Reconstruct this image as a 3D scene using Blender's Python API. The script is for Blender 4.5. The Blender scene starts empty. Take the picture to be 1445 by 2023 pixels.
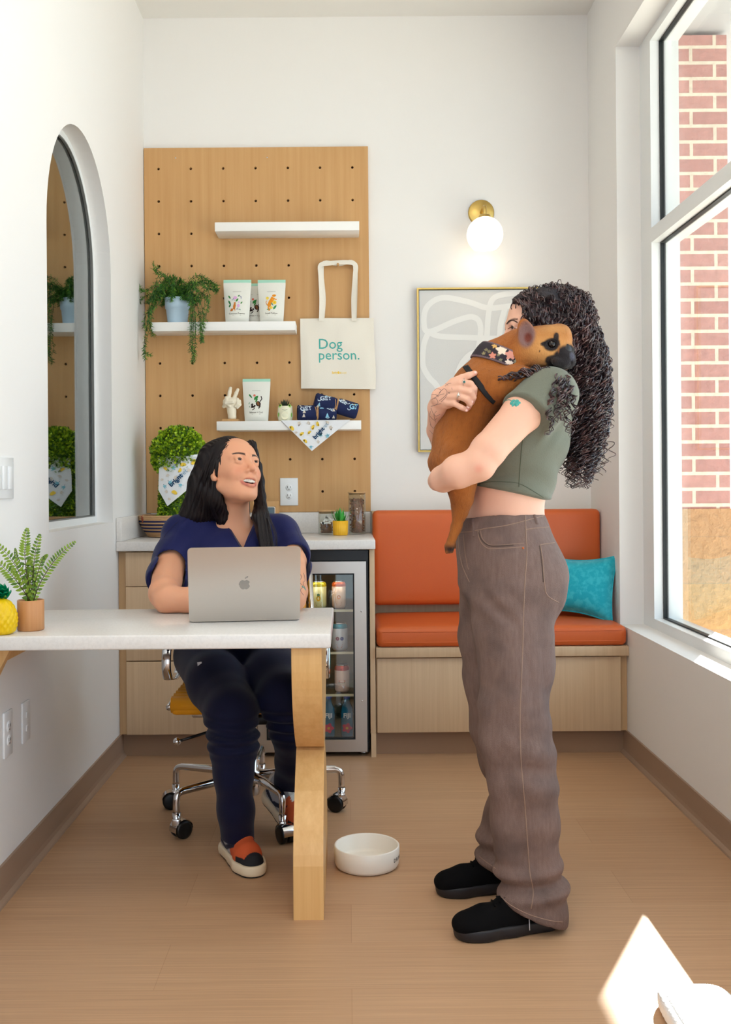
import bpy, bmesh, math, random
import numpy as np
from mathutils import Vector, Matrix, geometry
import openvdb
S = bpy.context.scene
COL = S.collection
PI = math.pi
R = math.radians
# ---- camera model: eye at (0,0,H) looking along +Y -------------------------
H = 1.146; F = 2000.0; VX = 687.5; VY = 957.0; K = 0.008
def W(px, py, d):
    dx = px - VX; dy = py - VY
    u = dx - K * dy; v = dy + K * dx
    return Vector((u * d / F, d, H - v * d / F))
cam_d = bpy.data.cameras.new('camera'); cam = bpy.data.objects.new('camera', cam_d)
COL.objects.link(cam); S.camera = cam
cam_d.sensor_fit = 'VERTICAL'; cam_d.sensor_height = 36; cam_d.lens = F / 2023 * 36
cam_d.shift_x = (722.5 - VX) / 2023; cam_d.shift_y = -(1011.5 - VY) / 2023
cam.location = (0, 0, H); cam.rotation_euler = (PI / 2, math.atan(K), 0)
cam_d.clip_start = 0.05
S.view_settings.view_transform = 'Standard'; S.view_settings.look = 'None'
S.view_settings.gamma = 1; S.view_settings.use_curve_mapping = False
# ---- materials -------------------------------------------------------------
def srgb(r, g, b):
    f = lambda c: (c / 12.92 if c <= .04045 else ((c + .055) / 1.055) ** 2.4)
    return (f(r / 255), f(g / 255), f(b / 255), 1)
MATS = {}
def mat(name, col=(200, 200, 200), rough=.5, metal=0, spec=.5, bump=None, grain=None, emit=None,
        trans=0, ior=1.45, sss=0, attr=False, sheen=0, coat=0, alpha=1, mottle=None):
    """bump=(scale,strength[,stretch xyz]); grain=(col2,scale xyz,amount); mottle=(col2,scale,lo,hi)"""
    if name in MATS: return MATS[name]
    m = bpy.data.materials.new(name); m.use_nodes = True
    nt = m.node_tree; N = nt.nodes; L = nt.links; b = N['Principled BSDF']
    c = srgb(*col); b.inputs['Base Color'].default_value = c
    b.inputs['Roughness'].default_value = rough; b.inputs['Metallic'].default_value = metal
    b.inputs['Specular IOR Level'].default_value = spec; b.inputs['IOR'].default_value = ior
    b.inputs['Transmission Weight'].default_value = trans
    b.inputs['Alpha'].default_value = alpha
    if sheen: b.inputs['Sheen Weight'].default_value = sheen; b.inputs['Sheen Roughness'].default_value = .5
    if coat: b.inputs['Coat Weight'].default_value = coat; b.inputs['Coat Roughness'].default_value = .1
    if sss:
        b.inputs['Subsurface Weight'].default_value = sss
        b.inputs['Subsurface Radius'].default_value = (.012, .005, .003); b.inputs['Subsurface Scale'].default_value = 1
    if emit: b.inputs['Emission Color'].default_value = srgb(*emit[:3]); b.inputs['Emission Strength'].default_value = emit[3]
    tc = N.new('ShaderNodeTexCoord')
    src = None
    if attr:
        a = N.new('ShaderNodeVertexColor'); a.layer_name = 'Col'; src = a.outputs['Color']
    def noise(scale, stretch=(1, 1, 1), det=4, rgh=.55):
        mp = N.new('ShaderNodeMapping'); mp.inputs['Scale'].default_value = stretch
        L.new(tc.outputs['Object'], mp.inputs['Vector'])
        n = N.new('ShaderNodeTexNoise'); n.inputs['Scale'].default_value = scale
        n.inputs['Detail'].default_value = det; n.inputs['Roughness'].default_value = rgh
        L.new(mp.outputs[0], n.inputs['Vector']); return n.outputs['Fac']
    for gg in ([grain] if grain else []):
        c2, st, amt = gg
        fac = noise(1, st, 5, .6)
        rp = N.new('ShaderNodeMapRange'); rp.inputs[1].default_value = .3; rp.inputs[2].default_value = .7
        rp.inputs[3].default_value = 0; rp.inputs[4].default_value = amt
        L.new(fac, rp.inputs[0])
        mx = N.new('ShaderNodeMix'); mx.data_type = 'RGBA'
        L.new(rp.outputs[0], mx.inputs[0])
        if src: L.new(src, mx.inputs[6])
        else: mx.inputs[6].default_value = c
        mx.inputs[7].default_value = srgb(*c2); src = mx.outputs[2]
    if mottle:
        c2, sc, lo, hi = mottle
        fac = noise(sc, (1, 1, 1), 3, .5)
        rp = N.new('ShaderNodeMapRange'); rp.inputs[1].default_value = lo; rp.inputs[2].default_value = hi
        L.new(fac, rp.inputs[0])
        mx = N.new('ShaderNodeMix'); mx.data_type = 'RGBA'; L.new(rp.outputs[0], mx.inputs[0])
        if src: L.new(src, mx.inputs[6])
        else: mx.inputs[6].default_value = c
        mx.inputs[7].default_value = srgb(*c2); src = mx.outputs[2]
    if src: L.new(src, b.inputs['Base Color'])
    if bump:
        fac = noise(bump[0], bump[2] if len(bump) > 2 else (1, 1, 1), 4, .6)
        bn = N.new('ShaderNodeBump'); bn.inputs['Strength'].default_value = bump[1]
        bn.inputs['Distance'].default_value = .004
        L.new(fac, bn.inputs['Height']); L.new(bn.outputs[0], b.inputs['Normal'])
    MATS[name] = m
    return m
# ---- objects ---------------------------------------------------------------
ORG = {}
def tag(o, label=None, cat=None, group=None, kind=None):
    if label: o['label'] = label
    if cat: o['category'] = cat
    if group: o['group'] = group
    if kind: o['kind'] = kind
    return o
def thing(name, label, cat, loc=(0, 0, 0), group=None):
    o = bpy.data.objects.new(name, None); COL.objects.link(o); o.location = loc; o.empty_display_size = .05
    ORG[o.name] = Vector(loc)
    return tag(o, label, cat, group)
def link_mesh(name, me, parent=None):
    o = bpy.data.objects.new(name, me); COL.objects.link(o)
    if parent is not None:
        o.parent = parent; off = ORG[parent.name]; ORG[o.name] = off
        if off.length > 0: me.transform(Matrix.Translation(-off))
    else: ORG[o.name] = Vector((0, 0, 0))
    return o
def orient(a):
    a = Vector(a).normalized(); return a.to_track_quat('Z', 'Y').to_matrix()
class MB:
    def __init__(s): s.v = []; s.f = []; s.m = []; s.sm = []; s.c = None
    def add(s, vs, fs, mi=0, smooth=False):
        n = len(s.v); s.v += [tuple(v) for v in vs]; s.f += [tuple(i + n for i in f) for f in fs]
        s.m += [mi] * len(fs); s.sm += [smooth] * len(fs); return s
    def box(s, x0, x1, y0, y1, z0, z1, mi=0, bev=0, seg=2, M=None):
        bm = bmesh.new(); bmesh.ops.create_cube(bm, size=1)
        for v in bm.verts:
            v.co = Vector(((x0 + x1) / 2 + v.co.x * (x1 - x0), (y0 + y1) / 2 + v.co.y * (y1 - y0), (z0 + z1) / 2 + v.co.z * (z1 - z0)))
        if bev: bmesh.ops.bevel(bm, geom=bm.edges[:], offset=bev, segments=seg, profile=.5, affect='EDGES')
        if M is not None: bmesh.ops.transform(bm, matrix=M, verts=bm.verts)
        bm.verts.index_update()
        s.add([v.co[:] for v in bm.verts], [[v.index for v in f.verts] for f in bm.faces], mi, bev > 0)
        bm.free(); return s
    def tube(s, pts, r, n=8, mi=0, cap=True, closed=False, flat=1.0, up=None):
        P = [Vector(p) for p in pts]; m = len(P); rs = r if hasattr(r, '__len__') else [r] * m
        vs = []; fs = []; prev = None
        for i, p in enumerate(P):
            if closed: t = P[(i + 1) % m] - P[i - 1]
            else: t = P[min(i + 1, m - 1)] - P[max(i - 1, 0)]
            t = t.normalized() if t.length > 0 else Vector((0, 0, 1))
            if prev is None:
                a = Vector(up) if up is not None else (Vector((0, 0, 1)) if abs(t.z) < .9 else Vector((1, 0, 0)))
            else: a = prev
            a = (a - t * a.dot(t)); a = a.normalized() if a.length > 1e-6 else t.orthogonal().normalized()
            prev = a; b = t.cross(a)
            for k in range(n):
                an = 2 * PI * k / n; vs.append(p + (a * math.cos(an) * flat + b * math.sin(an)) * rs[i])
        for i in range(m - 1 if not closed else m):
            j = (i + 1) % m
            for k in range(n):
                l = (k + 1) % n; fs.append((i * n + k, i * n + l, j * n + l, j * n + k))
        if cap and not closed: fs.append(tuple(range(n))[::-1]); fs.append(tuple((m - 1) * n + k for k in range(n)))
        return s.add(vs, fs, mi, n > 4)
    def lathe(s, prof, c=(0, 0, 0), n=32, mi=0, axis=(0, 0, 1), smooth=True, cap=False, wob=None):
        A = orient(axis) if tuple(axis) != (0, 0, 1) else Matrix.Identity(3)
        c = Vector(c); vs = []; fs = []; m = len(prof)
        for (r, z) in prof:
            for k in range(n):
                a = 2 * PI * k / n; rr = r * (wob(a, z) if wob else 1)
                vs.append(c + A @ Vector((rr * math.cos(a), rr * math.sin(a), z)))
        for i in range(m - 1):
            for k in range(n):
                l = (k + 1) % n; fs.append((i * n + k, i * n + l, (i + 1) * n + l, (i + 1) * n + k))
        if cap: fs.append(tuple(range(n))[::-1]); fs.append(tuple((m - 1) * n + k for k in range(n)))
        return s.add(vs, fs, mi, smooth)
    def prism(s, loops, fmap, h, mi=0, smooth=False):
        """loops: outer then holes, 2D; fmap(u,v,w)->xyz; h thickness along w"""
        flat = [Vector((p[0], p[1], 0)) for lp in loops for p in lp]
        tris = geometry.tessellate_polygon([[Vector((p[0], p[1], 0)) for p in lp] for lp in loops])
        n = len(flat); vs = [fmap(p.x, p.y, 0) for p in flat] + [fmap(p.x, p.y, h) for p in flat]
        fs = [tuple(t) for t in tris] + [tuple(i + n for i in t[::-1]) for t in tris]; o = 0
        s.add(vs, fs, mi, False); base = len(s.v) - 2 * n
        for lp in loops:
            k = len(lp)
            q = [(base + o + i, base + o + (i + 1) % k, base + n + o + (i + 1) % k, base + n + o + i) for i in range(k)]
            s.f += q; s.m += [mi] * k; s.sm += [smooth] * k; o += k
        return s
    def flat(s, pts, fmap, mi=0):
        tris = geometry.tessellate_polygon([[Vector((p[0], p[1], 0)) for p in pts]])
        return s.add([fmap(p[0], p[1]) for p in pts], [tuple(t) for t in tris], mi)
    def text(s, txt, size, fmap, mi=0, bold=0, align='CENTER', rot=0, at=(0, 0), sp=1.0):
        vs, fs = text_geo(txt, align, bold, sp); c, sn = math.cos(rot), math.sin(rot)
        return s.add([fmap(at[0] + size * (c * x - sn * y), at[1] + size * (sn * x + c * y)) for x, y in vs], fs, mi)
    def grid(s, nu, nv, fn, mi=0, smooth=True):
        vs = [fn(i / nu, j / nv) for j in range(nv + 1) for i in range(nu + 1)]
        fs = [(j * (nu + 1) + i, j * (nu + 1) + i + 1, (j + 1) * (nu + 1) + i + 1, (j + 1) * (nu + 1) + i) for j in range(nv) for i in range(nu)]
        return s.add(vs, fs, mi, smooth)
    def leaf(s, p, d, up, ln, w, mi=0, bend=0):
        p = Vector(p); d = Vector(d).normalized(); sd = d.cross(Vector(up))
        sd = sd.normalized() if sd.length > 1e-4 else d.orthogonal().normalized(); nn = sd.cross(d)
        vs = [p, p + d * ln * .35 + sd * w + nn * bend * ln * .3, p + d * ln * .35 - sd * w + nn * bend * ln * .3,
              p + d * ln * .75 + sd * w * .7 + nn * bend * ln * .1, p + d * ln * .75 - sd * w * .7 + nn * bend * ln * .1, p + d * ln - nn * bend * ln * .3]
        return s.add(vs, [(0, 2, 1), (1, 2, 4, 3), (3, 4, 5)], mi)
    def build(s, name, mats, parent=None, autos=None, recalc=True):
        me = bpy.data.meshes.new(name); me.from_pydata(s.v, [], s.f)
        for m in (mats if isinstance(mats, (list, tuple)) else [mats]): me.materials.append(m)
        me.polygons.foreach_set('material_index', s.m); me.polygons.foreach_set('use_smooth', s.sm)
        me.update()
        if recalc:
            bm = bmesh.new(); bm.from_mesh(me); bmesh.ops.recalc_face_normals(bm, faces=bm.faces); bm.to_mesh(me); bm.free()
        if autos:
            try: me.set_sharp_from_angle(angle=R(autos))
            except Exception: pass
        return link_mesh(name, me, parent)
_TG = {}
def text_geo(txt, align, bold, sp):
    k = (txt, align, bold, sp)
    if k in _TG: return _TG[k]
    cu = bpy.data.curves.new('glyphs', 'FONT'); cu.body = txt; cu.align_x = align; cu.align_y = 'CENTER'
    cu.size = 1; cu.offset = bold; cu.resolution_u = 3; cu.space_character = sp; cu.fill_mode = 'FRONT'
    o = bpy.data.objects.new('glyphs', cu); COL.objects.link(o)
    dg = bpy.context.evaluated_depsgraph_get(); me = bpy.data.meshes.new_from_object(o.evaluated_get(dg))
    r = ([(v.co.x, v.co.y) for v in me.vertices], [tuple(p.vertices) for p in me.polygons])
    bpy.data.objects.remove(o); bpy.data.curves.remove(cu); bpy.data.meshes.remove(me)
    _TG[k] = r; return r
def copy_tree(o, parent=None, root=None):
    c = o.copy(); COL.objects.link(c); ORG[c.name] = ORG.get(o.name, Vector())
    if parent is not None: c.parent = parent
    for ch in [x for x in bpy.data.objects if x.parent is o]: copy_tree(ch, c)
    return c
def struct(o): o['kind'] = 'structure'; return o
def smoothpath(P, n=8, closed=False):
    P = [Vector(p) for p in P]; out = []; m = len(P)
    for i in range(m if closed else m - 1):
        a = P[i - 1] if (i > 0 or closed) else P[0]; b = P[i]; c = P[(i + 1) % m]; d = P[(i + 2) % m] if (i + 2 < m or closed) else P[-1]
        for k in range(n):
            t = k / n
            out.append(.5 * ((2 * b) + (c - a) * t + (2 * a - 5 * b + 4 * c - d) * t * t + (3 * b - a - 3 * c + d) * t ** 3))
    if not closed: out.append(P[-1])
    return out
# ---- signed distance modelling --------------------------------------------
class SDF:
    def __init__(s, lo, hi, vox):
        s.lo = np.array(lo, dtype=np.float32) - 2 * vox; s.vox = vox
        n = np.ceil((np.array(hi) + 2 * vox - s.lo) / vox).astype(int) + 1
        s.n = n; s.f = np.full(n, .08, dtype=np.float32)
    def sub(s, lo, hi):
        a = np.maximum(np.floor((np.array(lo) - s.lo) / s.vox).astype(int), 0); b = np.minimum(np.ceil((np.array(hi) - s.lo) / s.vox).astype(int) + 1, s.n)
        if (b <= a).any(): return None
        ax = [s.lo[i] + s.vox * np.arange(a[i], b[i], dtype=np.float32) for i in range(3)]
        X, Y, Z = np.meshgrid(*ax, indexing='ij', sparse=True)
        return (slice(a[0], b[0]), slice(a[1], b[1]), slice(a[2], b[2])), X, Y, Z
    def put(s, sl, d, k, mode):
        f = s.f[sl]
        if mode == 'sub':
            a = -d; h = np.maximum(k - np.abs(f - a), 0) / k; s.f[sl] = np.maximum(f, a) + h * h * k * .25
        elif mode == 'and':
            s.f[sl] = np.maximum(f, d)
        else:
            h = np.maximum(k - np.abs(f - d), 0) / k; s.f[sl] = np.minimum(f, d) - h * h * k * .25
    def cap(s, a, b, ra, rb=None, k=.02, mode='add', sq=None):
        """tapered capsule; sq=(axis vec, factor) squashes distance across an axis"""
        a = np.array(a, dtype=np.float32); b = np.array(b, dtype=np.float32); rb = ra if rb is None else rb
        m = max(ra, rb) + k + .02; g = s.sub(np.minimum(a, b) - m, np.maximum(a, b) + m)
        if g is None: return s
        sl, X, Y, Z = g; ba = b - a; L2 = max(float(ba @ ba), 1e-9)
        px, py, pz = X - a[0], Y - a[1], Z - a[2]
        t = np.clip((px * ba[0] + py * ba[1] + pz * ba[2]) / L2, 0, 1)
        dx, dy, dz = px - t * ba[0], py - t * ba[1], pz - t * ba[2]
        if sq is not None:
            ax = np.array(Vector(sq[0]).normalized(), dtype=np.float32); q = (dx * ax[0] + dy * ax[1] + dz * ax[2])
            d = np.sqrt(dx * dx + dy * dy + dz * dz + q * q * (1 / sq[1] ** 2 - 1))
            d = (d - (ra + (rb - ra) * t)) * min(1, (sq[1] + 1) / 2)
        else: d = np.sqrt(dx * dx + dy * dy + dz * dz) - (ra + (rb - ra) * t)
        s.put(sl, d, k, mode); return s
    def chain(s, pts, rs, k=.02, mode='add', sq=None):
        for i in range(len(pts) - 1): s.cap(pts[i], pts[i + 1], rs[i], rs[i + 1], k, mode, sq)
        return s
    def ell(s, c, r, rot=None, k=.02, mode='add'):
        r = np.array(r, dtype=np.float32); c = np.array(c, dtype=np.float32); m = float(max(r)) + k + .02
        g = s.sub(c - m, c + m)
        if g is None: return s
        sl, X, Y, Z = g; X = X - c[0]; Y = Y - c[1]; Z = Z - c[2]
        if rot is not None:
            M = np.array(rot).T.astype(np.float32)
            X, Y, Z = M[0, 0] * X + M[0, 1] * Y + M[0, 2] * Z, M[1, 0] * X + M[1, 1] * Y + M[1, 2] * Z, M[2, 0] * X + M[2, 1] * Y + M[2, 2] * Z
        k0 = np.sqrt((X / r[0]) ** 2 + (Y / r[1]) ** 2 + (Z / r[2]) ** 2) + 1e-6
        k1 = np.sqrt((X / r[0] ** 2) ** 2 + (Y / r[1] ** 2) ** 2 + (Z / r[2] ** 2) ** 2) + 1e-6
        s.put(sl, k0 * (k0 - 1) / k1, k, mode); return s
    def merge(s, o, k=.01):
        a, b = s.f, o.f; h = np.maximum(k - np.abs(a - b), 0) / k; s.f = np.minimum(a, b) - h * h * k * .25; return s
    def halfspace(s, p, n):
        """keep the side the normal points away from"""
        n = np.array(Vector(n).normalized(), dtype=np.float32)
        sl, X, Y, Z = s.sub(s.lo, s.lo + s.n * s.vox)
        d = (X - p[0]) * n[0] + (Y - p[1]) * n[1] + (Z - p[2]) * n[2]
        s.f[sl] = np.maximum(s.f[sl], d); return s
    def mesh(s, name, mats, parent=None, disp=None, paint=None, keep=None, smooth=1):
        f = s.f
        for a in range(smooth):
            for ax in range(3):
                f = (np.roll(f, 1, ax) + 2 * f + np.roll(f, -1, ax)) * .25
        g = openvdb.FloatGrid(background=.08); g.copyFromArray(np.ascontiguousarray(np.minimum(f, .08), dtype=np.float32))
        pts, quads = g.convertToQuads(isovalue=0.0)
        P = np.array(pts, dtype=np.float64) * s.vox + s.lo
        me = bpy.data.meshes.new(name)
        Q = np.array(quads, dtype=np.int64)
        me.from_pydata(P.tolist(), [], Q[:, ::-1].tolist()); me.update()
        if disp is not None:
            nrm = np.empty(len(P) * 3, dtype=np.float32); me.vertices.foreach_get('normal', nrm); nrm = nrm.reshape(-1, 3)
            P = P + nrm * np.asarray(disp(P, nrm)).reshape(-1, 1) if not callable(getattr(disp, 'vec', None)) else disp.vec(P, nrm)
            me.vertices.foreach_set('co', P.astype(np.float32).ravel())
        if paint is not None: setcol(me, paint(P))
        me.polygons.foreach_set('use_smooth', [True] * len(me.polygons))
        for m in (mats if isinstance(mats, (list, tuple)) else [mats]): me.materials.append(m)
        if keep is not None:
            bm = bmesh.new(); bm.from_mesh(me); bm.verts.ensure_lookup_table(); kk = keep(P)
            bmesh.ops.delete(bm, geom=[bm.verts[i] for i in np.nonzero(~kk)[0]], context='VERTS'); bm.to_mesh(me); bm.free()
        me.update()
        return link_mesh(name, me, parent)
def setcol(me, C):
    a = me.color_attributes.new('Col', 'FLOAT_COLOR', 'POINT')
    C = np.asarray(C, dtype=np.float32); C = np.concatenate([C, np.ones((len(C), 1), dtype=np.float32)], 1)
    a.data.foreach_set('color', C.ravel())
def lin(c): return np.array(srgb(*c)[:3], dtype=np.float32)
def vnoise(P, sc, seed=0):
    """cheap smooth pseudo noise in [-1,1] from summed sines"""
    rs = np.random.RandomState(seed); o = np.zeros(len(P))
    for i in range(7):
        d = rs.normal(size=3); d /= np.linalg.norm(d); o += np.sin(P @ d * sc * rs.uniform(.6, 1.7) + rs.uniform(0, 6.28))
    return o / 4
# ============================== ROOM ========================================
XL = -.97; XR = 1.172; YB = 4.88; ZC = 3.40; Y0 = -1.6
wall_m = mat('wall_paint', (238, 236, 234), .75, spec=.2, bump=(160, .04))
wall_l = wall_m
ceil_m = mat('ceiling_paint', (236, 234, 230), .85, spec=.1)
trim_w = mat('window_frame_paint', (232, 234, 234), .35)
base_m = mat('baseboard_vinyl', (158, 132, 112), .45)
rubber = mat('black_rubber', (22, 26, 27), .5)
steel = mat('brushed_steel', (196, 190, 182), .32, 1, bump=(60, .05, (1, 1, 30)))
chrome = mat('polished_chrome', (215, 215, 218), .1, 1)
black = mat('black_plastic', (14, 14, 15), .35)
white_p = mat('white_plastic', (236, 238, 240), .3)

def floor_material():
    m = bpy.data.materials.new('vinyl_plank_floor'); m.use_nodes = True; nt = m.node_tree; N = nt.nodes; L = nt.links
    b = N['Principled BSDF']; tc = N.new('ShaderNodeTexCoord')
    def nz(sc, st, det):
        mp = N.new('ShaderNodeMapping'); mp.inputs['Scale'].default_value = st; L.new(tc.outputs['Object'], mp.inputs[0])
        n = N.new('ShaderNodeTexNoise'); n.inputs['Scale'].default_value = sc; n.inputs['Detail'].default_value = det
        n.inputs['Roughness'].default_value = .65; L.new(mp.outputs[0], n.inputs['Vector']); return n.outputs['Fac']
    br = N.new('ShaderNodeTexBrick'); br.inputs['Scale'].default_value = 1
    br.inputs['Brick Width'].default_value = 1.22; br.inputs['Row Height'].default_value = .23
    br.inputs['Mortar Size'].default_value = .0008; br.inputs['Mortar Smooth'].default_value = .2
    br.inputs['Color1'].default_value = srgb(188, 150, 116); br.inputs['Color2'].default_value = srgb(182, 143, 109)
    br.inputs['Mortar'].default_value = srgb(168, 129, 96); br.offset = .37
    L.new(tc.outputs['Object'], br.inputs['Vector'])
    f1 = nz(1, (1.6, 150, 1), 4); f2 = nz(1, (3, 520, 1), 2)
    ad = N.new('ShaderNodeMath'); ad.operation = 'ADD'; L.new(f1, ad.inputs[0]); L.new(f2, ad.inputs[1])
    mr = N.new('ShaderNodeMapRange'); mr.inputs[1].default_value = .75; mr.inputs[2].default_value = 1.25
    mr.inputs[3].default_value = .86; mr.inputs[4].default_value = 1.12; L.new(ad.outputs[0], mr.inputs[0])
    mx = N.new('ShaderNodeVectorMath'); mx.operation = 'MULTIPLY'; L.new(br.outputs['Color'], mx.inputs[0])
    cx = N.new('ShaderNodeCombineXYZ')
    for i in range(3): L.new(mr.outputs[0], cx.inputs[i])
    L.new(cx.outputs[0], mx.inputs[1]); L.new(mx.outputs[0], b.inputs['Base Color'])
    b.inputs['Roughness'].default_value = .42; b.inputs['Specular IOR Level'].default_value = .35
    bp = N.new('ShaderNodeBump'); bp.inputs['Strength'].default_value = .12; bp.inputs['Distance'].default_value = .002
    L.new(ad.outputs[0], bp.inputs['Height']); L.new(bp.outputs[0], b.inputs['Normal'])
    return m
def masonry(name, c1, c2, mortar, w, h, ms, rowoff=.5, bump=.4, rough=.85, z0=0.0):
    m = bpy.data.materials.new(name); m.use_nodes = True; nt = m.node_tree; N = nt.nodes; L = nt.links
    b = N['Principled BSDF']; tc = N.new('ShaderNodeTexCoord')
    sx = N.new('ShaderNodeSeparateXYZ'); L.new(tc.outputs['Object'], sx.inputs[0])
    ad = N.new('ShaderNodeMath'); ad.operation = 'ADD'; L.new(sx.outputs[0], ad.inputs[0]); L.new(sx.outputs[1], ad.inputs[1])
    az = N.new('ShaderNodeMath'); az.operation = 'ADD'; L.new(sx.outputs[2], az.inputs[0]); az.inputs[1].default_value = -z0
    cb = N.new('ShaderNodeCombineXYZ'); L.new(ad.outputs[0], cb.inputs[0]); L.new(az.outputs[0], cb.inputs[1])
    br = N.new('ShaderNodeTexBrick'); br.inputs['Scale'].default_value = 1; br.offset = rowoff
    br.inputs['Brick Width'].default_value = w; br.inputs['Row Height'].default_value = h; br.inputs['Mortar Size'].default_value = ms
    br.inputs['Mortar Smooth'].default_value = .1
    br.inputs['Color1'].default_value = srgb(*c1); br.inputs['Color2'].default_value = srgb(*c2); br.inputs['Mortar'].default_value = srgb(*mortar)
    L.new(cb.outputs[0], br.inputs['Vector'])
    n = N.new('ShaderNodeTexNoise'); n.inputs['Scale'].default_value = 30; n.inputs['Detail'].default_value = 6; L.new(tc.outputs['Object'], n.inputs['Vector'])
    mr = N.new('ShaderNodeMapRange'); mr.inputs[3].default_value = .75; mr.inputs[4].default_value = 1.25; L.new(n.outputs['Fac'], mr.inputs[0])
    cx = N.new('ShaderNodeCombineXYZ')
    for i in range(3): L.new(mr.outputs[0], cx.inputs[i])
    mx = N.new('ShaderNodeVectorMath'); mx.operation = 'MULTIPLY'; L.new(br.outputs['Color'], mx.inputs[0]); L.new(cx.outputs[0], mx.inputs[1])
    L.new(mx.outputs[0], b.inputs['Base Color']); b.inputs['Roughness'].default_value = rough
    bp = N.new('ShaderNodeBump'); bp.inputs['Strength'].default_value = bump; bp.inputs['Distance'].default_value = .02
    L.new(n.outputs['Fac'], bp.inputs['Height']); L.new(bp.outputs[0], b.inputs['Normal'])
    return m

struct(MB().box(XL - .3, XR + .05, Y0, YB + .1, -.1, 0).build('floor', floor_material()))
struct(MB().box(XL - .3, XR + .3, Y0, YB + .2, ZC, ZC + .12).build('ceiling', ceil_m))
struct(MB().box(XL - .3, XR, YB, YB + .2, 0, ZC).build('wall_back', wall_m))
# left wall with a round-headed opening
YA0, YA1, ZA0, ZSP = 3.28, 4.17, .998, 2.008; RA = (YA1 - YA0) / 2; YAc = (YA0 + YA1) / 2
def arch(y0, y1, z0, zs, n=28):
    r = (y1 - y0) / 2; c = (y0 + y1) / 2
    return [(y0, z0), (y1, z0)] + [(c + r * math.cos(PI * i / n), zs + r * math.sin(PI * i / n)) for i in range(n + 1)]
mb = MB().prism([[(Y0, 0), (YB, 0), (YB, ZC), (Y0, ZC)], arch(YA0, YA1, ZA0, ZSP)], lambda u, v, w: (XL - w, u, v), .15, smooth=False)
struct(mb.build('wall_left', wall_l))
# arched interior window: frame ring and pane
fr = arch(YA0, YA1, ZA0, ZSP); inn = arch(YA0 + .028, YA1 - .028, ZA0 + .028, ZSP)
win = MB().prism([fr, inn], lambda u, v, w: (XL - .066 - w, u, v), .05).build('window_1', trim_w); struct(win)
glass_m = mat('window_glass', (235, 245, 245), 0, trans=1, ior=1.75)
glass_l = mat('arch_glass', (205, 225, 222), 0, trans=1, ior=2.1)
g = MB().prism([arch(YA0 + .02, YA1 - .02, ZA0 + .02, ZSP)], lambda u, v, w: (XL - .076 - w, u, v), .008).build('window_pane', glass_l, win)
gk = arch(YA0 + .026, YA1 - .026, ZA0 + .026, ZSP); gi = arch(YA0 + .031, YA1 - .031, ZA0 + .031, ZSP)
MB().prism([gk, gi], lambda u, v, w: (XL - .0655 - w, u, v), .009).build('glazing_gasket', mat('grey_gasket', (120, 122, 120), .6), win)
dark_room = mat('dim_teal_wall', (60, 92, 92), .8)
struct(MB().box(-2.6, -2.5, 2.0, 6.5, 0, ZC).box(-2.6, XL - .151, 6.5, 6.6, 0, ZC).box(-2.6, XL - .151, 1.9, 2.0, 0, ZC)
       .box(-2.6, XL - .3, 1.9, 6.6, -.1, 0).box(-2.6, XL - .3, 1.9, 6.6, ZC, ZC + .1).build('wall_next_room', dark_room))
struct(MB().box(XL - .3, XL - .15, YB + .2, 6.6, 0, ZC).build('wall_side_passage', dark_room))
# right wall around the tall window
WY0, WY1, WZ0, WZ1 = .25, 4.372, .533, 3.027; WX = 1.275; XO = 1.40
wr = MB().prism([[(Y0, 0), (YB + .2, 0), (YB + .2, ZC), (Y0, ZC)], [(WY0, WZ0), (WY1, WZ0), (WY1, WZ1), (WY0, WZ1)]], lambda u, v, w: (XR + w, u, v), XO - XR)
struct(wr.build('wall_right', wall_m))
w2 = MB()
FZ0, FZ1, MZ0, MZ1 = WZ0, WZ1, 2.145, 2.205
w2.box(WX, WX + .037, WY1 - .15, WY1, FZ0, FZ1).box(WX, WX + .037, WY0, WY0 + .15, FZ0, FZ1)
w2.box(WX, WX + .037, WY0 + .15, WY1 - .15, FZ0, FZ0 + .042).box(WX, WX + .037, WY0 + .15, WY1 - .15, FZ1 - .042, FZ1)
w2.box(WX, WX + .037, WY0 + .15, WY1 - .15, MZ0, MZ1)
w2.box(WX + .058, XO - .005, WY1 - .148, WY1, FZ0, FZ1).box(WX + .058, XO - .005, WY0, WY0 + .148, FZ0, FZ1)
w2.box(WX + .058, XO - .005, WY0 + .148, WY1 - .148, FZ0, FZ0 + .04).box(WX + .058, XO - .005, WY0 + .148, WY1 - .148, FZ1 - .04, FZ1)
w2.box(WX + .058, XO - .005, WY0 + .148, WY1 - .148, MZ0 + .002, MZ1 - .002)
w2o = struct(w2.build('window_2', trim_w))
gm = MB()
for z0, z1 in ((FZ0 + .036, MZ0 + .006), (MZ1 - .006, FZ1 - .036)):
    a, b = WY0 + .144, WY1 - .144
    gm.box(WX + .037, WX + .058, b - .012, b + .002, z0, z1).box(WX + .037, WX + .058, a, a + .012, z0, z1)
    gm.box(WX + .037, WX + .058, a + .012, b - .012, z0, z0 + .012).box(WX + .037, WX + .058, a + .012, b - .012, z1 - .012, z1)
gm.build('glazing_gasket', rubber, w2o)
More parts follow.
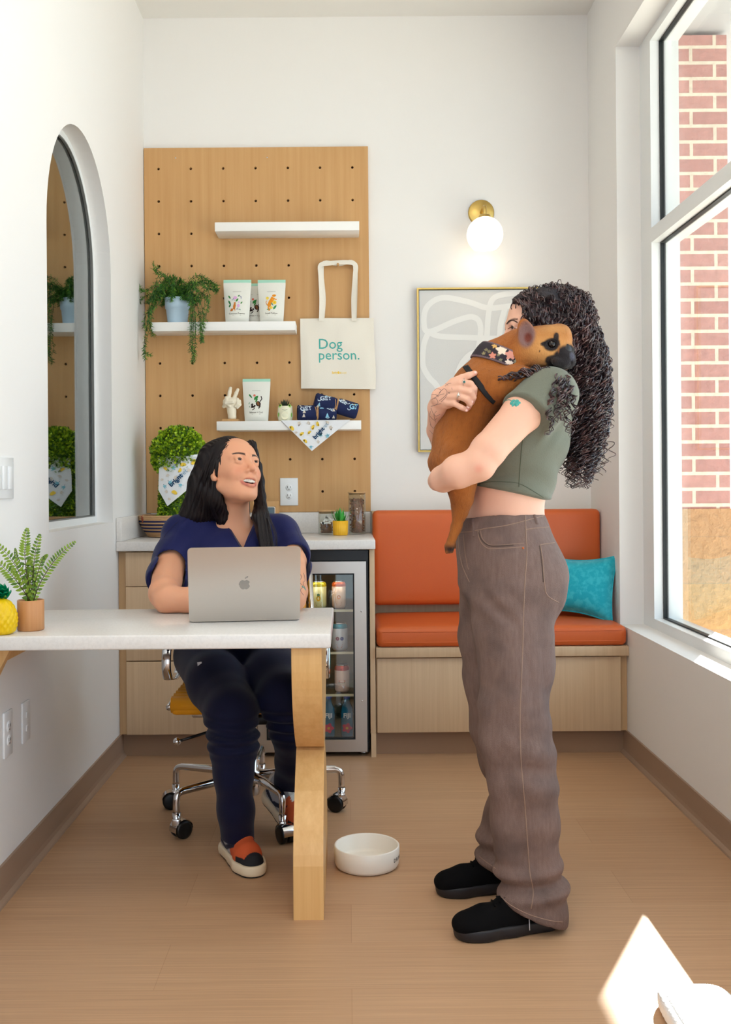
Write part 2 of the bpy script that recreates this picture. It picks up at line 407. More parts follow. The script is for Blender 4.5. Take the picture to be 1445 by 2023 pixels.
def thin_glass():
    m = bpy.data.materials.new('clear_window_glass'); m.use_nodes = True; N = m.node_tree.nodes; L = m.node_tree.links
    N.remove(N['Principled BSDF']); out = N['Material Output']
    t = N.new('ShaderNodeBsdfTransparent'); t.inputs[0].default_value = (.96, .98, .97, 1)
    gl = N.new('ShaderNodeBsdfGlossy'); gl.inputs['Roughness'].default_value = .02
    lw = N.new('ShaderNodeLayerWeight'); lw.inputs[0].default_value = .5; pw = N.new('ShaderNodeMath'); pw.operation = 'POWER'; pw.inputs[1].default_value = 5
    L.new(lw.outputs['Facing'], pw.inputs[0]); f = N.new('ShaderNodeMath'); f.operation = 'MULTIPLY_ADD'; f.inputs[1].default_value = .7; f.inputs[2].default_value = .09
    L.new(pw.outputs[0], f.inputs[0]); mx = N.new('ShaderNodeMixShader')
    L.new(f.outputs[0], mx.inputs[0]); L.new(t.outputs[0], mx.inputs[1]); L.new(gl.outputs[0], mx.inputs[2]); L.new(mx.outputs[0], out.inputs[0]); return m
TG = thin_glass()
for z0, z1 in ((FZ0 + .045, MZ0 - .002), (MZ1 + .002, FZ1 - .045)):
    MB().box(WX + .045, WX + .051, WY0 + .156, WY1 - .156, z0, z1).build('window_pane', TG, w2o)
# baseboards with a small coved toe
def baseb(name, xw, sx, y0, y1):
    pr = [(0, 0), (.022, 0), (.020, .006), (.011, .016), (.009, .03), (.008, .10), (0, .10)]
    return struct(MB().prism([pr], lambda u, v, w: (xw + sx * u, y0 + w, v), y1 - y0).build(name, base_m))
baseb('baseboard_left', XL, 1, Y0, 4.30); baseb('baseboard_right', XR, -1, Y0, 4.30)
# rear of the room: short wall returns either side of an open shopfront bay
struct(MB().box(XL - .3, XL + .35, Y0 - .15, Y0, 0, ZC).box(XR - .35, XR + .3, Y0 - .15, Y0, 0, ZC).box(XL + .35, XR - .35, Y0 - .15, Y0, 2.9, ZC).build('wall_rear', wall_m))
# outside
struct(MB().box(-6, 14, -10, 20, -.25, -.12, 0).build('floor_outside', mat('pale_concrete', (205, 200, 190), .9, mottle=((190, 186, 175), 2, .4, .6))))
brick = masonry('red_brick', (194, 136, 126), (180, 122, 114), (226, 212, 190), .2032, .0677, .0075, z0=1.03)
stone = masonry('split_face_stone', (200, 158, 104), (188, 150, 112), (176, 146, 112), .40, .2, .002, z0=.03, bump=1.0)
pier = thing('brick_pier', 'red brick pier on tan split stone base outside the window', 'pillar', (1.53, 4.6, -.12))
MB().box(XO + .001, 1.640, 4.34, 5.4, 1.03, 3.06).build('brick_shaft', brick, pier)
MB().box(XO + .001, 1.645, 4.335, 5.4, -.12, 1.03).build('stone_base', stone, pier)
struct(MB().box(XO, 2.86, -3, 9, 3.08, 3.25).build('ceiling_soffit_sun_block', mat('grey_soffit', (176, 176, 178), .8)))  # visible soffit; its unseen outer reach is added to cut the sun patch
# ---- lighting --------------------------------------------------------------
wd = bpy.data.worlds.new('daylight'); S.world = wd; wd.use_nodes = True
bg = wd.node_tree.nodes['Background']; bg.inputs[0].default_value = (.64, .81, 1, 1); bg.inputs[1].default_value = 3.0
sun = bpy.data.lights.new('sun', 'SUN'); sun.energy = 34; sun.angle = R(.6); sun.color = (1, .95, .88)
so = bpy.data.objects.new('sun', sun); COL.objects.link(so)
sd = Vector((-.46, -.888, -.62)); so.rotation_euler = sd.to_track_quat('-Z', 'Y').to_euler()
def fill_lamp(x, y, e, lab):  # unseen lamps added overhead to fill the room from the front
    t = thing('added_fill_lamp', lab, 'fill light', (x, y, ZC - .03), 'unseen fill lights added overhead to brighten the room')
    MB().lathe([(.0, .028), (.10, .028), (.11, .026), (.11, 0), (.09, 0), (.088, .015), (0, .015)], (x, y, ZC - .03), 32).build('trim_ring', white_p, t)
    MB().lathe([(0, .012), (.086, .012)], (x, y, ZC - .03), 24).build('diffuser', mat('fill_lamp_diffuser', (255, 250, 240), .5, emit=(255, 244, 225, 6)), t)
    l = bpy.data.lights.new('fill_light', 'AREA'); l.shape = 'DISK'; l.size = .5; l.energy = e; l.color = (1, .95, .87)
    lo = bpy.data.objects.new('fill_light', l); COL.objects.link(lo); lo.location = (x, y, ZC - .06); lo.parent = None
for i, (x, y) in enumerate(((-.35, .2), (.55, .2), (.1, 1.9))):
    fill_lamp(x, y, 9 if i < 2 else 9, 'small round unseen fill light added overhead near the front of the room')
S.view_settings.exposure = .02
S.cycles.max_bounces = 10; S.cycles.diffuse_bounces = 5; S.cycles.transmission_bounces = 8; S.cycles.transparent_max_bounces = 12
S.cycles.caustics_reflective = False; S.cycles.caustics_refractive = False; S.cycles.sample_clamp_indirect = 6
S.cycles.use_denoising = True
# ============================== FURNITURE ===================================
oak = mat('light_oak_laminate', (212, 184, 150), .5, grain=((192, 160, 126), (70, 70, 1.6), .65))
oak_s = mat('oak_side', (200, 165, 122), .5, grain=((184, 146, 104), (70, 70, 1.6), .6))
peg_m = mat('maple_board', (208, 164, 112), .5, spec=.35, grain=((194, 146, 92), (38, 38, 1.2), .75))
maple = mat('maple_ply', (226, 182, 122), .42, grain=((208, 158, 96), (55, 55, 1.3), .75))
quartz = mat('white_quartz', (226, 222, 218), .25, mottle=((221, 217, 213), 140, .45, .6))
leather = mat('orange_leather', (206, 96, 42), .42, bump=(420, .12))
toe_m = mat('toe_kick', (150, 118, 92), .5)
shelf_m = mat('white_shelf', (244, 243, 241), .4)
CX1 = .113; DF = 4.25
# --- base cabinet left of the fridge
cab = thing('base_cabinet', 'pale oak base cabinet with two drawers and a door, left of the fridge', 'cabinet', (-.68, 4.55, 0))
MB().box(XL + .001, -.40, 4.268, YB - .001, .10, .872).build('body', oak_s, cab)
MB().box(XL + .001, -.40, 4.30, 4.32, 0, .10).build('toe_kick', toe_m, cab)
MB().box(XL + .034, -.405, DF - .002, 4.267, .725, .868, bev=.0015).build('drawer', oak, cab)
MB().box(XL + .034, -.405, DF - .002, 4.267, .413, .722, bev=.0015).build('drawer', oak, cab)
MB().box(XL + .034, -.405, DF - .002, 4.267, .102, .408, bev=.0015).build('door', oak, cab)
# --- end panel right of the fridge
ep = MB().box(.088, CX1 - .003, 4.252, YB - .001, .10, .873, bev=.001).box(.090, CX1 - .002, 4.25, YB - .001, 0, .10)
tag(ep.build('end_panel', oak), 'narrow pale oak side panel between the fridge and the orange bench', 'panel')
# --- worktop with backsplashes
ct = thing('worktop', 'white quartz worktop with low backsplash running over the cabinet and fridge', 'worktop', (-.43, 4.5, .874))
MB().box(XL + .001, CX1, 4.218, YB - .001, .874, .914, bev=.004).build('slab', quartz, ct)
bs = MB().box(XL + .025, CX1 - .006, YB - .026, YB - .002, .9145, 1.014, bev=.002); bs.build('backsplash', quartz, ct)
MB().box(XL + .001, XL + .024, 4.225, YB - .002, .9145, 1.014, bev=.002).build('side_splash', quartz, ct)
# --- fridge
fx0, fx1 = -.392, .083
fr_ = thing('drinks_fridge', 'black undercounter drinks fridge with steel framed glass door showing shelves of cans', 'fridge', (-.155, 4.5, 0))
b = MB().box(fx0, fx1, 4.30, YB - .03, .02, .05).box(fx0, fx1, YB - .06, YB - .03, .05, .868).box(fx0, fx0 + .02, 4.30, YB - .06, .05, .868)
b.box(fx1 - .02, fx1, 4.30, YB - .06, .05, .868).box(fx0 + .02, fx1 - .02, 4.30, YB - .06, .79, .868)
b.box(fx0, fx1, 4.262, 4.30, .826, .868).box(fx0 + .003, fx1 - .003, 4.29, 4.31, .012, .05)
b.build('cabinet', black, fr_)
inner = mat('fridge_liner', (120, 122, 104), .5)
MB().box(fx0 + .021, fx1 - .021, YB - .068, YB - .061, .051, .789).box(fx0 + .021, fx0 + .028, 4.31, YB - .069, .051, .789).box(fx1 - .028, fx1 - .021, 4.31, YB - .069, .051, .789) \
    .box(fx0 + .029, fx1 - .029, 4.31, YB - .069, .051, .06).build('liner', inner, fr_)
dx0, dx1, dz0, dz1 = -.387, .074, .022, .822; gx0, gx1, gz0, gz1 = -.350, .024, .073, .772
door = MB().prism([[(dx0, dz0), (dx1, dz0), (dx1, dz1), (dx0, dz1)], [(gx0, gz0), (gx1, gz0), (gx1, gz1), (gx0, gz1)]], lambda u, v, w: (u, 4.255 + w, v), .034).build('door', steel, fr_)
MB().prism([[(gx0, gz0), (gx1, gz0), (gx1, gz1), (gx0, gz1)], [(gx0 + .006, gz0 + .006), (gx1 - .006, gz0 + .006), (gx1 - .006, gz1 - .006), (gx0 + .006, gz1 - .006)]],
           lambda u, v, w: (u, 4.262 + w, v), .02).build('door_gasket', rubber, door)
MB().box(gx0 + .006, gx1 - .006, 4.268, 4.272, gz0 + .006, gz1 - .006).build('door_glass', TG, door)
for z in (.612, .235): MB().lathe([(0, -.004), (.0035, -.003), (.004, 0)], (.053, 4.255, z), 12, axis=(0, 1, 0)).build('door_screw', chrome, door)
MB().lathe([(.022, 0), (.022, .012), (.014, .014), (.014, .02)], (.06, 4.32, 0), 16, cap=True).build('foot', chrome, fr_)
MB().lathe([(.022, 0), (.022, .012), (.014, .014), (.014, .02)], (-.37, 4.32, 0), 16, cap=True).build('foot', chrome, fr_)
MB().lathe([(.022, 0), (.022, .012), (.014, .014), (.014, .02)], (.06, 4.80, 0), 16, cap=True).build('foot', chrome, fr_)
MB().lathe([(.022, 0), (.022, .012), (.014, .014), (.014, .02)], (-.37, 4.80, 0), 16, cap=True).build('foot', chrome, fr_)
SHZ = (.612, .432, .252)
for z in SHZ:
    s_ = MB().box(fx0 + .03, fx1 - .03, 4.315, YB - .07, z - .004, z).build('shelf', TG, fr_)
    MB().box(fx0 + .03, fx1 - .03, 4.308, 4.315, z - .008, z + .001).build('shelf_edge', mat('shelf_edge_cream', (236, 226, 196), .4), s_)
fl = bpy.data.lights.new('fridge_lamp', 'AREA'); fl.shape = 'RECTANGLE'; fl.size = .4; fl.size_y = .03; fl.energy = .35; fl.color = (1, .93, .8)
flo = bpy.data.objects.new('fridge_lamp', fl); COL.objects.link(flo); flo.location = (-.155, 4.33, .785); flo.parent = None
# --- drinks
can_al = mat('can_aluminium', (205, 205, 205), .25, 1)
def can(x, y, z, top, body, art, label, r=.030, h=.118, txt=None, txtcol=(180, 60, 60)):
    t = thing('drink_can', label, 'can', (x, y, z), 'drink cans in the fridge')
    mt = mat('can_' + '_'.join(map(str, top)), top, .3, .3); mbd = mat('can_' + '_'.join(map(str, body)), body, .35, .1)
    MB().lathe([(0, .004), (r * .72, .002), (r * .8, 0), (r * .98, .008), (r, .014), (r, h * .80), (r, h * .80)], (x, y, z), 28).build('body', mbd, t)
    MB().lathe([(r, h * .80), (r, h * .86), (r * .97, h * .9), (r * .80, h * .965)], (x, y, z), 28).build('shoulder', mt, t)
    MB().lathe([(r * .80, h * .965), (r * .83, h * .985), (r * .82, h), (r * .76, h * .985), (0, h * .98)], (x, y, z), 24).build('lid', can_al, t)
    fm = lambda u, v: (x + (r + .0008) * math.sin(u / r), y - (r + .0008) * math.cos(u / r), z + v)
    m = MB(); ms = [mat('ink_' + '_'.join(map(str, txtcol)), txtcol, .5)]
    if txt: m.text(txt, .018, fm, 0, .02, at=(0, h * .68))
    for i, (cu, cv, rx, rz, col) in enumerate(art):
        ms.append(mat('ink_' + '_'.join(map(str, col)), col, .5))
        m.flat([(cu + rx * math.cos(a * PI / 8), cv + rz * math.sin(a * PI / 8)) for a in range(16)], fm, i + 1)
    for k in range(3): m.flat([(-.014 + k * .002, h * .22 - k * .006), (.014 - k * .002, h * .22 - k * .006), (.014 - k * .002, h * .235 - k * .006), (-.014 + k * .002, h * .235 - k * .006)], fm, 0)
    m.build('label_print', ms, t)
    return t
def fx(px, d): return (px - VX - K * (1200 - VY)) * d / F
can(fx(630, 4.37), 4.37, SHZ[0] + .001, (232, 206, 40), (226, 214, 150), [(0, .045, .009, .012, (240, 180, 30)), (0, .060, .006, .006, (40, 120, 60))], 'yellow topped drink can with a pineapple picture on the top fridge shelf', r=.034)
can(fx(670, 4.37), 4.37, SHZ[0] + .001, (226, 96, 34), (226, 186, 160), [(0, .05, .008, .009, (240, 140, 40))], 'orange topped drink can with an orange picture on the top fridge shelf')
can(fx(671, 4.37), 4.37, SHZ[1] + .001, (18, 150, 176), (196, 196, 206), [(-.009, .052, .008, .008, (120, 30, 80)), (.010, .052, .008, .008, (40, 70, 150))], 'silver drink can with turquoise top and two berries on the second fridge shelf', r=.034, txtcol=(190, 70, 60))
can(fx(675, 4.37), 4.37, SHZ[2] + .001, (206, 52, 40), (236, 200, 186), [(0, .05, .014, .006, (226, 90, 70)), (-.002, .043, .015, .003, (60, 130, 60))], 'red topped drink can with a watermelon slice on the third fridge shelf', r=.032)
can(fx(640, 4.45), 4.45, SHZ[1] + .001, (190, 170, 60), (200, 190, 120), [], 'dull yellow drink can half hidden behind the desk on the second fridge shelf')
def bottle(x, y, label):
    z = .0615; t = thing('water_bottle', label, 'bottle', (x, y, z), 'water bottles in the bottom of the fridge')
    bl = mat('blue_bottle', (28, 128, 168), .15, trans=.35, ior=1.33); r = .027
    sq = lambda a, zz: 1 / max(abs(math.cos(a)), abs(math.sin(a))) ** .55
    MB().lathe([(0, 0), (r * .9, 0), (r, .008), (r, .105), (r * .9, .125), (r * .5, .148), (.013, .158), (.013, .168)], (x, y, z), 32, wob=sq).build('body', bl, t)
    MB().lathe([(.014, .163), (.0145, .178), (0, .179)], (x, y, z), 20).build('cap', mat('bottle_cap', (30, 90, 190), .4), t)
    fm = lambda u, v: (x + u, y - r * 1.01 - .001 - .0000, z + v)
    m = MB().text('FIJI', .026, fm, 0, .03, at=(0, .095))
    pts = [(.019 * (1 + .18 * math.cos(5 * a)) * math.cos(a), .042 + .019 * (1 + .18 * math.cos(5 * a)) * math.sin(a)) for a in [i * PI / 20 for i in range(40)]]
    m.flat(pts, fm, 1).flat([(.006 * math.cos(a * PI / 5), .042 + .006 * math.sin(a * PI / 5)) for a in range(10)], lambda u, v: (x + u, y - r * 1.01 - .002, z + v), 2)
    m.build('label_print', [mat('ink_white', (240, 240, 240), .5), mat('ink_hibiscus', (214, 40, 84), .5), mat('ink_gold', (240, 180, 60), .5)], t)
for px, lab in ((686, 'blue square water bottle with a pink flower, rightmost in the fridge bottom'), (650, 'blue square water bottle with a pink flower, next to the desk leg edge'), (541, 'blue square water bottle with a pink flower, seen between the seated woman\'s legs')):
    bottle(fx(px, 4.36) - .004, 4.36, lab)
# --- bench
bn = thing('bench_cabinet', 'built in pale oak storage bench under the orange seat cushion', 'bench', (.64, 4.55, 0))
MB().box(CX1, XR - .001, 4.232, YB - .002, .42, .460, bev=.0015).build('seat_board', oak, bn)
MB().box(CX1, XR - .001, 4.268, YB - .002, .10, .42).build('carcass', oak_s, bn)
MB().box(CX1 + .004, .62, 4.250, 4.267, .102, .414, bev=.0015).build('door', oak, bn)
MB().box(.624, XR - .032, 4.250, 4.267, .102, .414, bev=.0015).build('door', oak, bn)
MB().box(CX1, XR - .001, 4.30, 4.32, 0, .10).build('toe_kick', toe_m, bn)
MB().box(CX1, XR - .001, 4.768, YB - .002, .461, 1.018, bev=.001).build('back_panel', oak, bn)
def cushion(name, lab, lo, hi, r, puff, ax, seams):
    t = thing(name, lab, 'cushion', ((lo[0] + hi[0]) / 2, (lo[1] + hi[1]) / 2, lo[2]))
    bm = bmesh.new(); bmesh.ops.create_cube(bm, size=1); L_, H_ = Vector(lo), Vector(hi); c = (L_ + H_) / 2; d = H_ - L_
    for v in bm.verts: v.co = Vector([v.co[i] * d[i] for i in range(3)])
    bmesh.ops.bevel(bm, geom=bm.edges[:], offset=r, segments=4, profile=.55, affect='EDGES')
    bmesh.ops.subdivide_edges(bm, edges=[e for e in bm.edges if e.calc_length() > .12], cuts=9, use_grid_fill=True)
    o = [i for i in range(3) if i != ax]
    for v in bm.verts:
        q = 1
        for i in o: q *= max(0, 1 - (2 * v.co[i] / d[i]) ** 4)
        v.co[ax] += puff * q * (1 if v.co[ax] > 0 else -1) * (1 if (ax != 2 or v.co[ax] > 0) else 0)
        v.co += c
    me = bpy.data.meshes.new('upholstery'); bm.to_mesh(me); bm.free(); me.materials.append(leather)
    me.polygons.foreach_set('use_smooth', [True] * len(me.polygons)); link_mesh('upholstery', me, t)
    for s_ in seams: MB().tube(s_, .0028, 6, closed=True).build('piping', leather, t)
    return t
def ring(x0, x1, y0, y1, z, r=.02, n=5):
    P = []
    for cx, cy, a0 in ((x1 - r, y1 - r, 0), (x0 + r, y1 - r, 90), (x0 + r, y0 + r, 180), (x1 - r, y0 + r, 270)):
        for k in range(n): a = R(a0 + 90 * k / (n - 1)); P.append((cx + r * math.cos(a), cy + r * math.sin(a), z))
    return P
sx0, sx1, sy0, sy1 = CX1 + .002, XR - .006, 4.236, 4.755
cushion('seat_cushion', 'long burnt orange leather seat cushion lying on the oak bench', (sx0, sy0, .461), (sx1, sy1, .545), .026, .010, 2,
        [ring(sx0 + .002, sx1 - .002, sy0 + .002, sy1 - .002, z, .03) for z in (.482, .526)])
cushion('back_cushion', 'long burnt orange leather backrest cushion against the bench back', (CX1 - .0, 4.672, .585), (XR - .004, 4.764, 1.024), .028, .008, 1, [])
# --- turquoise pillow leaning in the corner
pw_, ph_ = .40, .26
def pil(u, v, s_):
    a, b2 = u * 2 - 1, v * 2 - 1; e = (1 - abs(a) ** 2.6) * (1 - abs(b2) ** 2.6)
    x = a * pw_ / 2 * (1 - .07 * (1 - b2 * b2) ); z = b2 * ph_ / 2 * (1 - .13 * (1 - a * a)) + .02 * a * a * b2
    y = s_ * .065 * max(e, 0) ** .55
    return Vector((x, y, z))
PM = Matrix.Translation((.985, 4.51, .545 + .143)) @ Matrix.Rotation(R(-24), 4, 'Z') @ Matrix.Rotation(R(-14), 4, 'X') @ Matrix.Rotation(R(3), 4, 'Y')
pm = MB().grid(26, 18, lambda u, v: PM @ pil(u, v, -1)).grid(26, 18, lambda u, v: PM @ pil(u, v, 1))
pe = [PM @ pil(t, 0, 1) for t in [i / 20 for i in range(20)]] + [PM @ pil(1, t, 1) for t in [i / 14 for i in range(14)]] + [PM @ pil(1 - t, 1, 1) for t in [i / 20 for i in range(20)]] + [PM @ pil(0, 1 - t, 1) for t in [i / 14 for i in range(14)]]
pt = thing('throw_pillow', 'turquoise fabric throw pillow leaning in the right corner of the bench', 'pillow', (.985, 4.51, .545))
teal = mat('turquoise_linen', (10, 166, 186), .85, sheen=.3, bump=(500, .3), mottle=((50, 184, 200), 40, .45, .62))
pm.build('cover', teal, pt); MB().tube(pe, .004, 6, closed=True).build('piping', teal, pt)
# --- pegboard with real holes
HX = [W(px, 590, 4.858).x for px in (315, 379, 443, 507, 571, 634.5, 698.5)]; HZ = [W(500, py, 4.858).z for py in (332, 396.5, 460.5, 524.5, 588.5, 652.5, 716.5, 780.5, 844.5, 908, 972)]
circ = lambda cx, cz, r, n=10: [(cx + r * math.cos(2 * PI * i / n), cz + r * math.sin(2 * PI * i / n)) for i in range(n)]
bx1 = .1095; bz0, bz1 = 1.0155, 2.768
pb = thing('peg_board', 'tall maple wall board with a grid of small round peg holes', 'pegboard', ((XL + bx1) / 2, 4.86, bz0))
MB().prism([[(XL + .003, bz0), (bx1, bz0), (bx1, bz1), (XL + .003, bz1)]] + [circ(x, z, .0065) for x in HX for z in HZ], lambda u, v, w: (u, 4.860 + w, v), .018).build('board', peg_m, pb)
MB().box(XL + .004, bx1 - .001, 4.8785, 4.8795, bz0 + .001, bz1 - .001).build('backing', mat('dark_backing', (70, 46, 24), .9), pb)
for px, py in ((347, 312), (528, 311)):
    p = W(px, py, 4.86); MB().lathe([(0, -.0015), (.003, -.001), (.0035, 0)], (p.x, 4.86, p.z), 12, axis=(0, 1, 0)).build('screw', chrome, pb)
# --- shelves
def shelf(x0, x1, py, lab):
    z1 = W((x0 + x1) / 2, py, 4.715).z; a, b_ = W(x0, py, 4.715).x, W(x1, py, 4.715).x
    o = MB().box(a, b_, 4.715, 4.8595, z1 - .042, z1, bev=.0015).build('wall_shelf', shelf_m)
    tag(o, lab, 'shelf', 'floating shelves on the pegboard'); return z1
ZS1 = shelf(424.5, 710, 438, 'empty thick white floating shelf, highest on the pegboard')
ZS2 = shelf(299, 584, 635.5, 'thick white floating shelf holding the trailing plant and three pouches')
ZS3 = shelf(428, 714, 831.5, 'thick white floating shelf holding the hand ornament and rolled bandanas')
# --- outlets and switch plates
def outlet(c, nrm, lab, kind='outlet', w=.07, h=.114):
    c = Vector(c); n = Vector(nrm); s_ = Vector((0, 0, 1)).cross(n)
    M = Matrix((s_, n, Vector((0, 0, 1)))).transposed().to_4x4(); M.translation = c
    t = thing('wall_outlet' if kind == 'outlet' else 'switch_plate', lab, 'outlet' if kind == 'outlet' else 'switch', tuple(c))
    MB().box(-w / 2, w / 2, 0, .006, -h / 2, h / 2, bev=.002, M=M).build('cover_plate', white_p, t)
    if kind == 'outlet':
        for dz in (.0195, -.0195):
            s2 = MB().lathe([(0, .0085), (.0155, .0085), (.0165, .006)], M @ Vector((0, 0, dz)), 24, axis=n).build('socket', white_p, t)
            MB().box(-.0075, -.0055, .008, .009, dz - .001, dz + .008, M=M).box(.0055, .0075, .008, .009, dz - .001, dz + .007, M=M).box(-.002, .002, .008, .009, dz - .0095, dz - .0055, M=M).build('slots', rubber, s2)
    elif kind == 'data':
        for dz in (.02, -.02): MB().box(-.008, .008, .006, .0085, dz - .009, dz + .009, bev=.001, M=M).build('port', white_p, t)
    else:
        k = int(w / .046); 
        for i in range(k):
            xx = (i - (k - 1) / 2) * .046
            MB().box(xx - .0165, xx + .0165, .0055, .0095, -.033, .033, bev=.0015, M=M).build('rocker', white_p, t)
p = W(571.5, 971.5, 4.86); outlet((p.x, 4.86, p.z), (0, -1, 0), 'white double wall outlet on the pegboard above the worktop', w=.086, h=.132)
outlet((XL, 3.02, W(44, 1425, 3.02).z), (1, 0, 0), 'white data plate low on the left wall, nearer the cabinet', 'data', h=.12)
outlet((XL, 2.86, W(8, 1449, 2.86).z), (1, 0, 0), 'white double wall outlet low on the left wall at the frame edge', h=.128)
outlet((XL, 2.84, W(8, 944, 2.84).z), (1, 0, 0), 'white multi gang light switch plate on the left wall', 'switch', w=.164, h=.118)
# --- sconce
sc = W(951, 421, YB); gc = W(958.5, 464, YB - .115); gr = .0865 * .99
ls = thing('wall_sconce', 'brass wall sconce with a glowing white glass globe above the picture', 'wall lamp', (sc.x, YB, sc.z))
brass = mat('satin_brass', (206, 176, 104), .3, 1)
MB().lathe([(0, -.012), (.058, -.012), (.0615, -.010), (.063, 0)], (sc.x, YB, sc.z), 48, axis=(0, 1, 0)).build('wall_plate', brass, ls)
MB().tube(smoothpath([(sc.x, YB - .012, sc.z), (sc.x + .002, YB - .06, sc.z + .005), (gc.x, YB - .112, sc.z - .002), (gc.x, YB - .115, gc.z + gr)], 6), .0085, 10).build('arm', brass, ls)
MB().lathe([(0, gr + .006), (.026, gr + .006), (.028, gr + .003), (.03, gr - .010)], gc, 32).build('collar', brass, ls)
gl_m = mat('opal_glass', (255, 252, 246), .25, emit=(255, 240, 216, .9))
a0 = math.acos(.055 / gr)
MB().lathe([(gr * math.cos(a), gr * math.sin(a)) for a in [-a0 + (a0 + 1.22) * i / 24 for i in range(25)]], gc, 48).build('globe', gl_m, ls)
MB().lathe([(0, 0), (.02, .01), (.03, .03), (.02, .055), (.012, .065)], gc - Vector((0, 0, .03)), 20).build('bulb', mat('bulb', (255, 245, 225), .4, emit=(255, 232, 190, 3)), ls)
pl = bpy.data.lights.new('sconce_light', 'POINT'); pl.energy = .22; pl.color = (1, .84, .66); pl.shadow_soft_size = .03
plo = bpy.data.objects.new('sconce_light', pl); COL.objects.link(plo); plo.location = (gc.x, gc.y, gc.z - gr - .02)
# --- framed painting
pc0 = W(824, 569, YB - .03); pc1 = W(826, 893, YB - .03); px0 = pc0.x; px1 = px0 + .625; pz1 = pc0.z; pz0 = pc1.z
pf = thing('framed_painting', 'brass framed grey abstract painting with looping white lines behind the standing woman', 'painting', ((px0 + px1) / 2, YB, pz0))
MB().prism([[(px0, pz0), (px1, pz0), (px1, pz1), (px0, pz1)], [(px0 + .008, pz0 + .008), (px1 - .008, pz0 + .008), (px1 - .008, pz1 - .008), (px0 + .008, pz1 - .008)]], lambda u, v, w: (u, YB - .034 + w, v), .034).build('frame', brass, pf)
cv = MB().box(px0 + .011, px1 - .011, YB - .026, YB - .004, pz0 + .011, pz1 - .011)
cm = [mat('grey_canvas', (216, 216, 215), .9, bump=(300, .2)), mat('white_brush', (232, 232, 230), .8)]
def stroke(pp, w=.0135):
    P = [W(a, b, YB - .03) for a, b in pp]; P = smoothpath([(q.x, 0, q.z) for q in P], 8)
    for i in range(len(P) - 1):
        pass
    L_, R_ = [], []
    for i, q in enumerate(P):
        t = (P[min(i + 1, len(P) - 1)] - P[max(i - 1, 0)]).normalized(); n = Vector((t.z, 0, -t.x)); L_.append(q + n * w); R_.append(q - n * w)
    y = YB - .0265 - stroke.k * .0002; stroke.k += 1
    vs = [(q.x, y, q.z) for q in L_ + R_]; n = len(P)
    cv.add([(min(max(a, px0 + .012), px1 - .012), y, min(max(c, pz0 + .012), pz1 - .012)) for a, _, c in vs], [(i, i + 1, n + i + 1, n + i) for i in range(n - 1)], 1)
stroke.k = 0
stroke([(1012, 604), (965, 608), (925, 596), (875, 588), (845, 605), (838, 635), (848, 655), (900, 634), (935, 626), (950, 645), (945, 700), (940, 760)])
stroke([(848, 655), (838, 680), (836, 720), (848, 745), (865, 765), (880, 810), (920, 840)])
stroke([(848, 656), (870, 664), (930, 667), (1000, 668), (1060, 660)])
stroke([(1040, 578), (1005, 580), (975, 590), (966, 620), (962, 668), (955, 700)])
stroke([(1000, 604), (990, 640), (980, 690), (930, 700), (905, 740), (915, 800), (1000, 860)])
cv.build('canvas', cm, pf)
# --- desk
DY0, DY1, DZ = 2.632, 3.195, .758; dxr = W(650, 1252, DY0).x + .005
dk = thing('desk', 'white quartz topped desk with a scalloped maple plywood end support, joined to the left wall', 'desk', (dxr - .4, (DY0 + DY1) / 2, 0))
MB().box(XL + .001, dxr, DY0, DY1, DZ - .038, DZ, bev=.0045).build('desktop', quartz, dk)
def legprofile():
    P = []
    for t in range(15):   # front edge top to bottom, upper lobe
        a = t / 14; z = .7195 - a * (.7195 - .408); P.append((DY0 + .022 + .20 * a ** 2.6 * (1 if a < 1 else 1), z))
    P.append((DY0 + .255, .402))
    for t in range(15):
        a = t / 14; z = .395 - a * .395; P.append((DY0 + .02 + .20 * max(0, 1 - a * 1.5) ** 1.8 + .012, z))
    Q = [(DY1 - (y - DY0), z) for y, z in P][::-1]
    return P + Q
lx0, lx1 = W(576, 1290, 2.66).x, W(576, 1290, 2.66).x + .0795
MB().prism([legprofile()], lambda u, v, w: (lx0 + w, u, v), lx1 - lx0).build('end_support', maple, dk)
MB().prism([[(XL + .001, .7195), (XL + .06, .7195), (XL + .03, .66), (XL + .001, .60)]], lambda u, v, w: (u, DY0 + .10 + w, v), .03).build('wall_bracket', maple, dk)
MB().box(XL + .001, XL + .03, DY0 + .13, DY1 - .03, .67, .7195).build('wall_cleat', maple, dk)
# --- laptop
lp = thing('laptop', 'open silver grey laptop seen from behind on the white desk', 'laptop', (-.28, 2.98, DZ))
alu = mat('silver_aluminium', (205, 198, 190), .36, .85)
bl_, br_ = W(377, 1231, 2.868), W(590, 1225.5, 2.90)
ux = (Vector((br_.x, br_.y, 0)) - Vector((bl_.x, bl_.y, 0))); lw = ux.length + .008; ux.normalize(); uy = Vector((-ux.y, ux.x, 0))
o0 = Vector((bl_.x, bl_.y, DZ)) - ux * .004; M0 = Matrix((ux, uy, Vector((0, 0, 1)))).transposed().to_4x4(); M0.translation = o0
def rrect(x0, x1, z0, z1, r, n=6):
    P = []
    for cx, cy, a0 in ((x1 - r, z1 - r, 0), (x0 + r, z1 - r, 90), (x0 + r, z0 + r, 180), (x1 - r, z0 + r, 270)):
        for k in range(n + 1): a = R(a0 + 90 * k / n); P.append((cx + r * math.cos(a), cy + r * math.sin(a)))
    return P
MB().prism([rrect(0, lw, .002, .222, .012)], lambda u, v, w: M0 @ Vector((u, v, .002 + w)), .011).build('base', alu, lp)
MB().prism([rrect(.012, lw - .012, .03, .125, .004)], lambda u, v, w: M0 @ Vector((u, v, .0132 + w)), .0012).build('keyboard', black, lp)
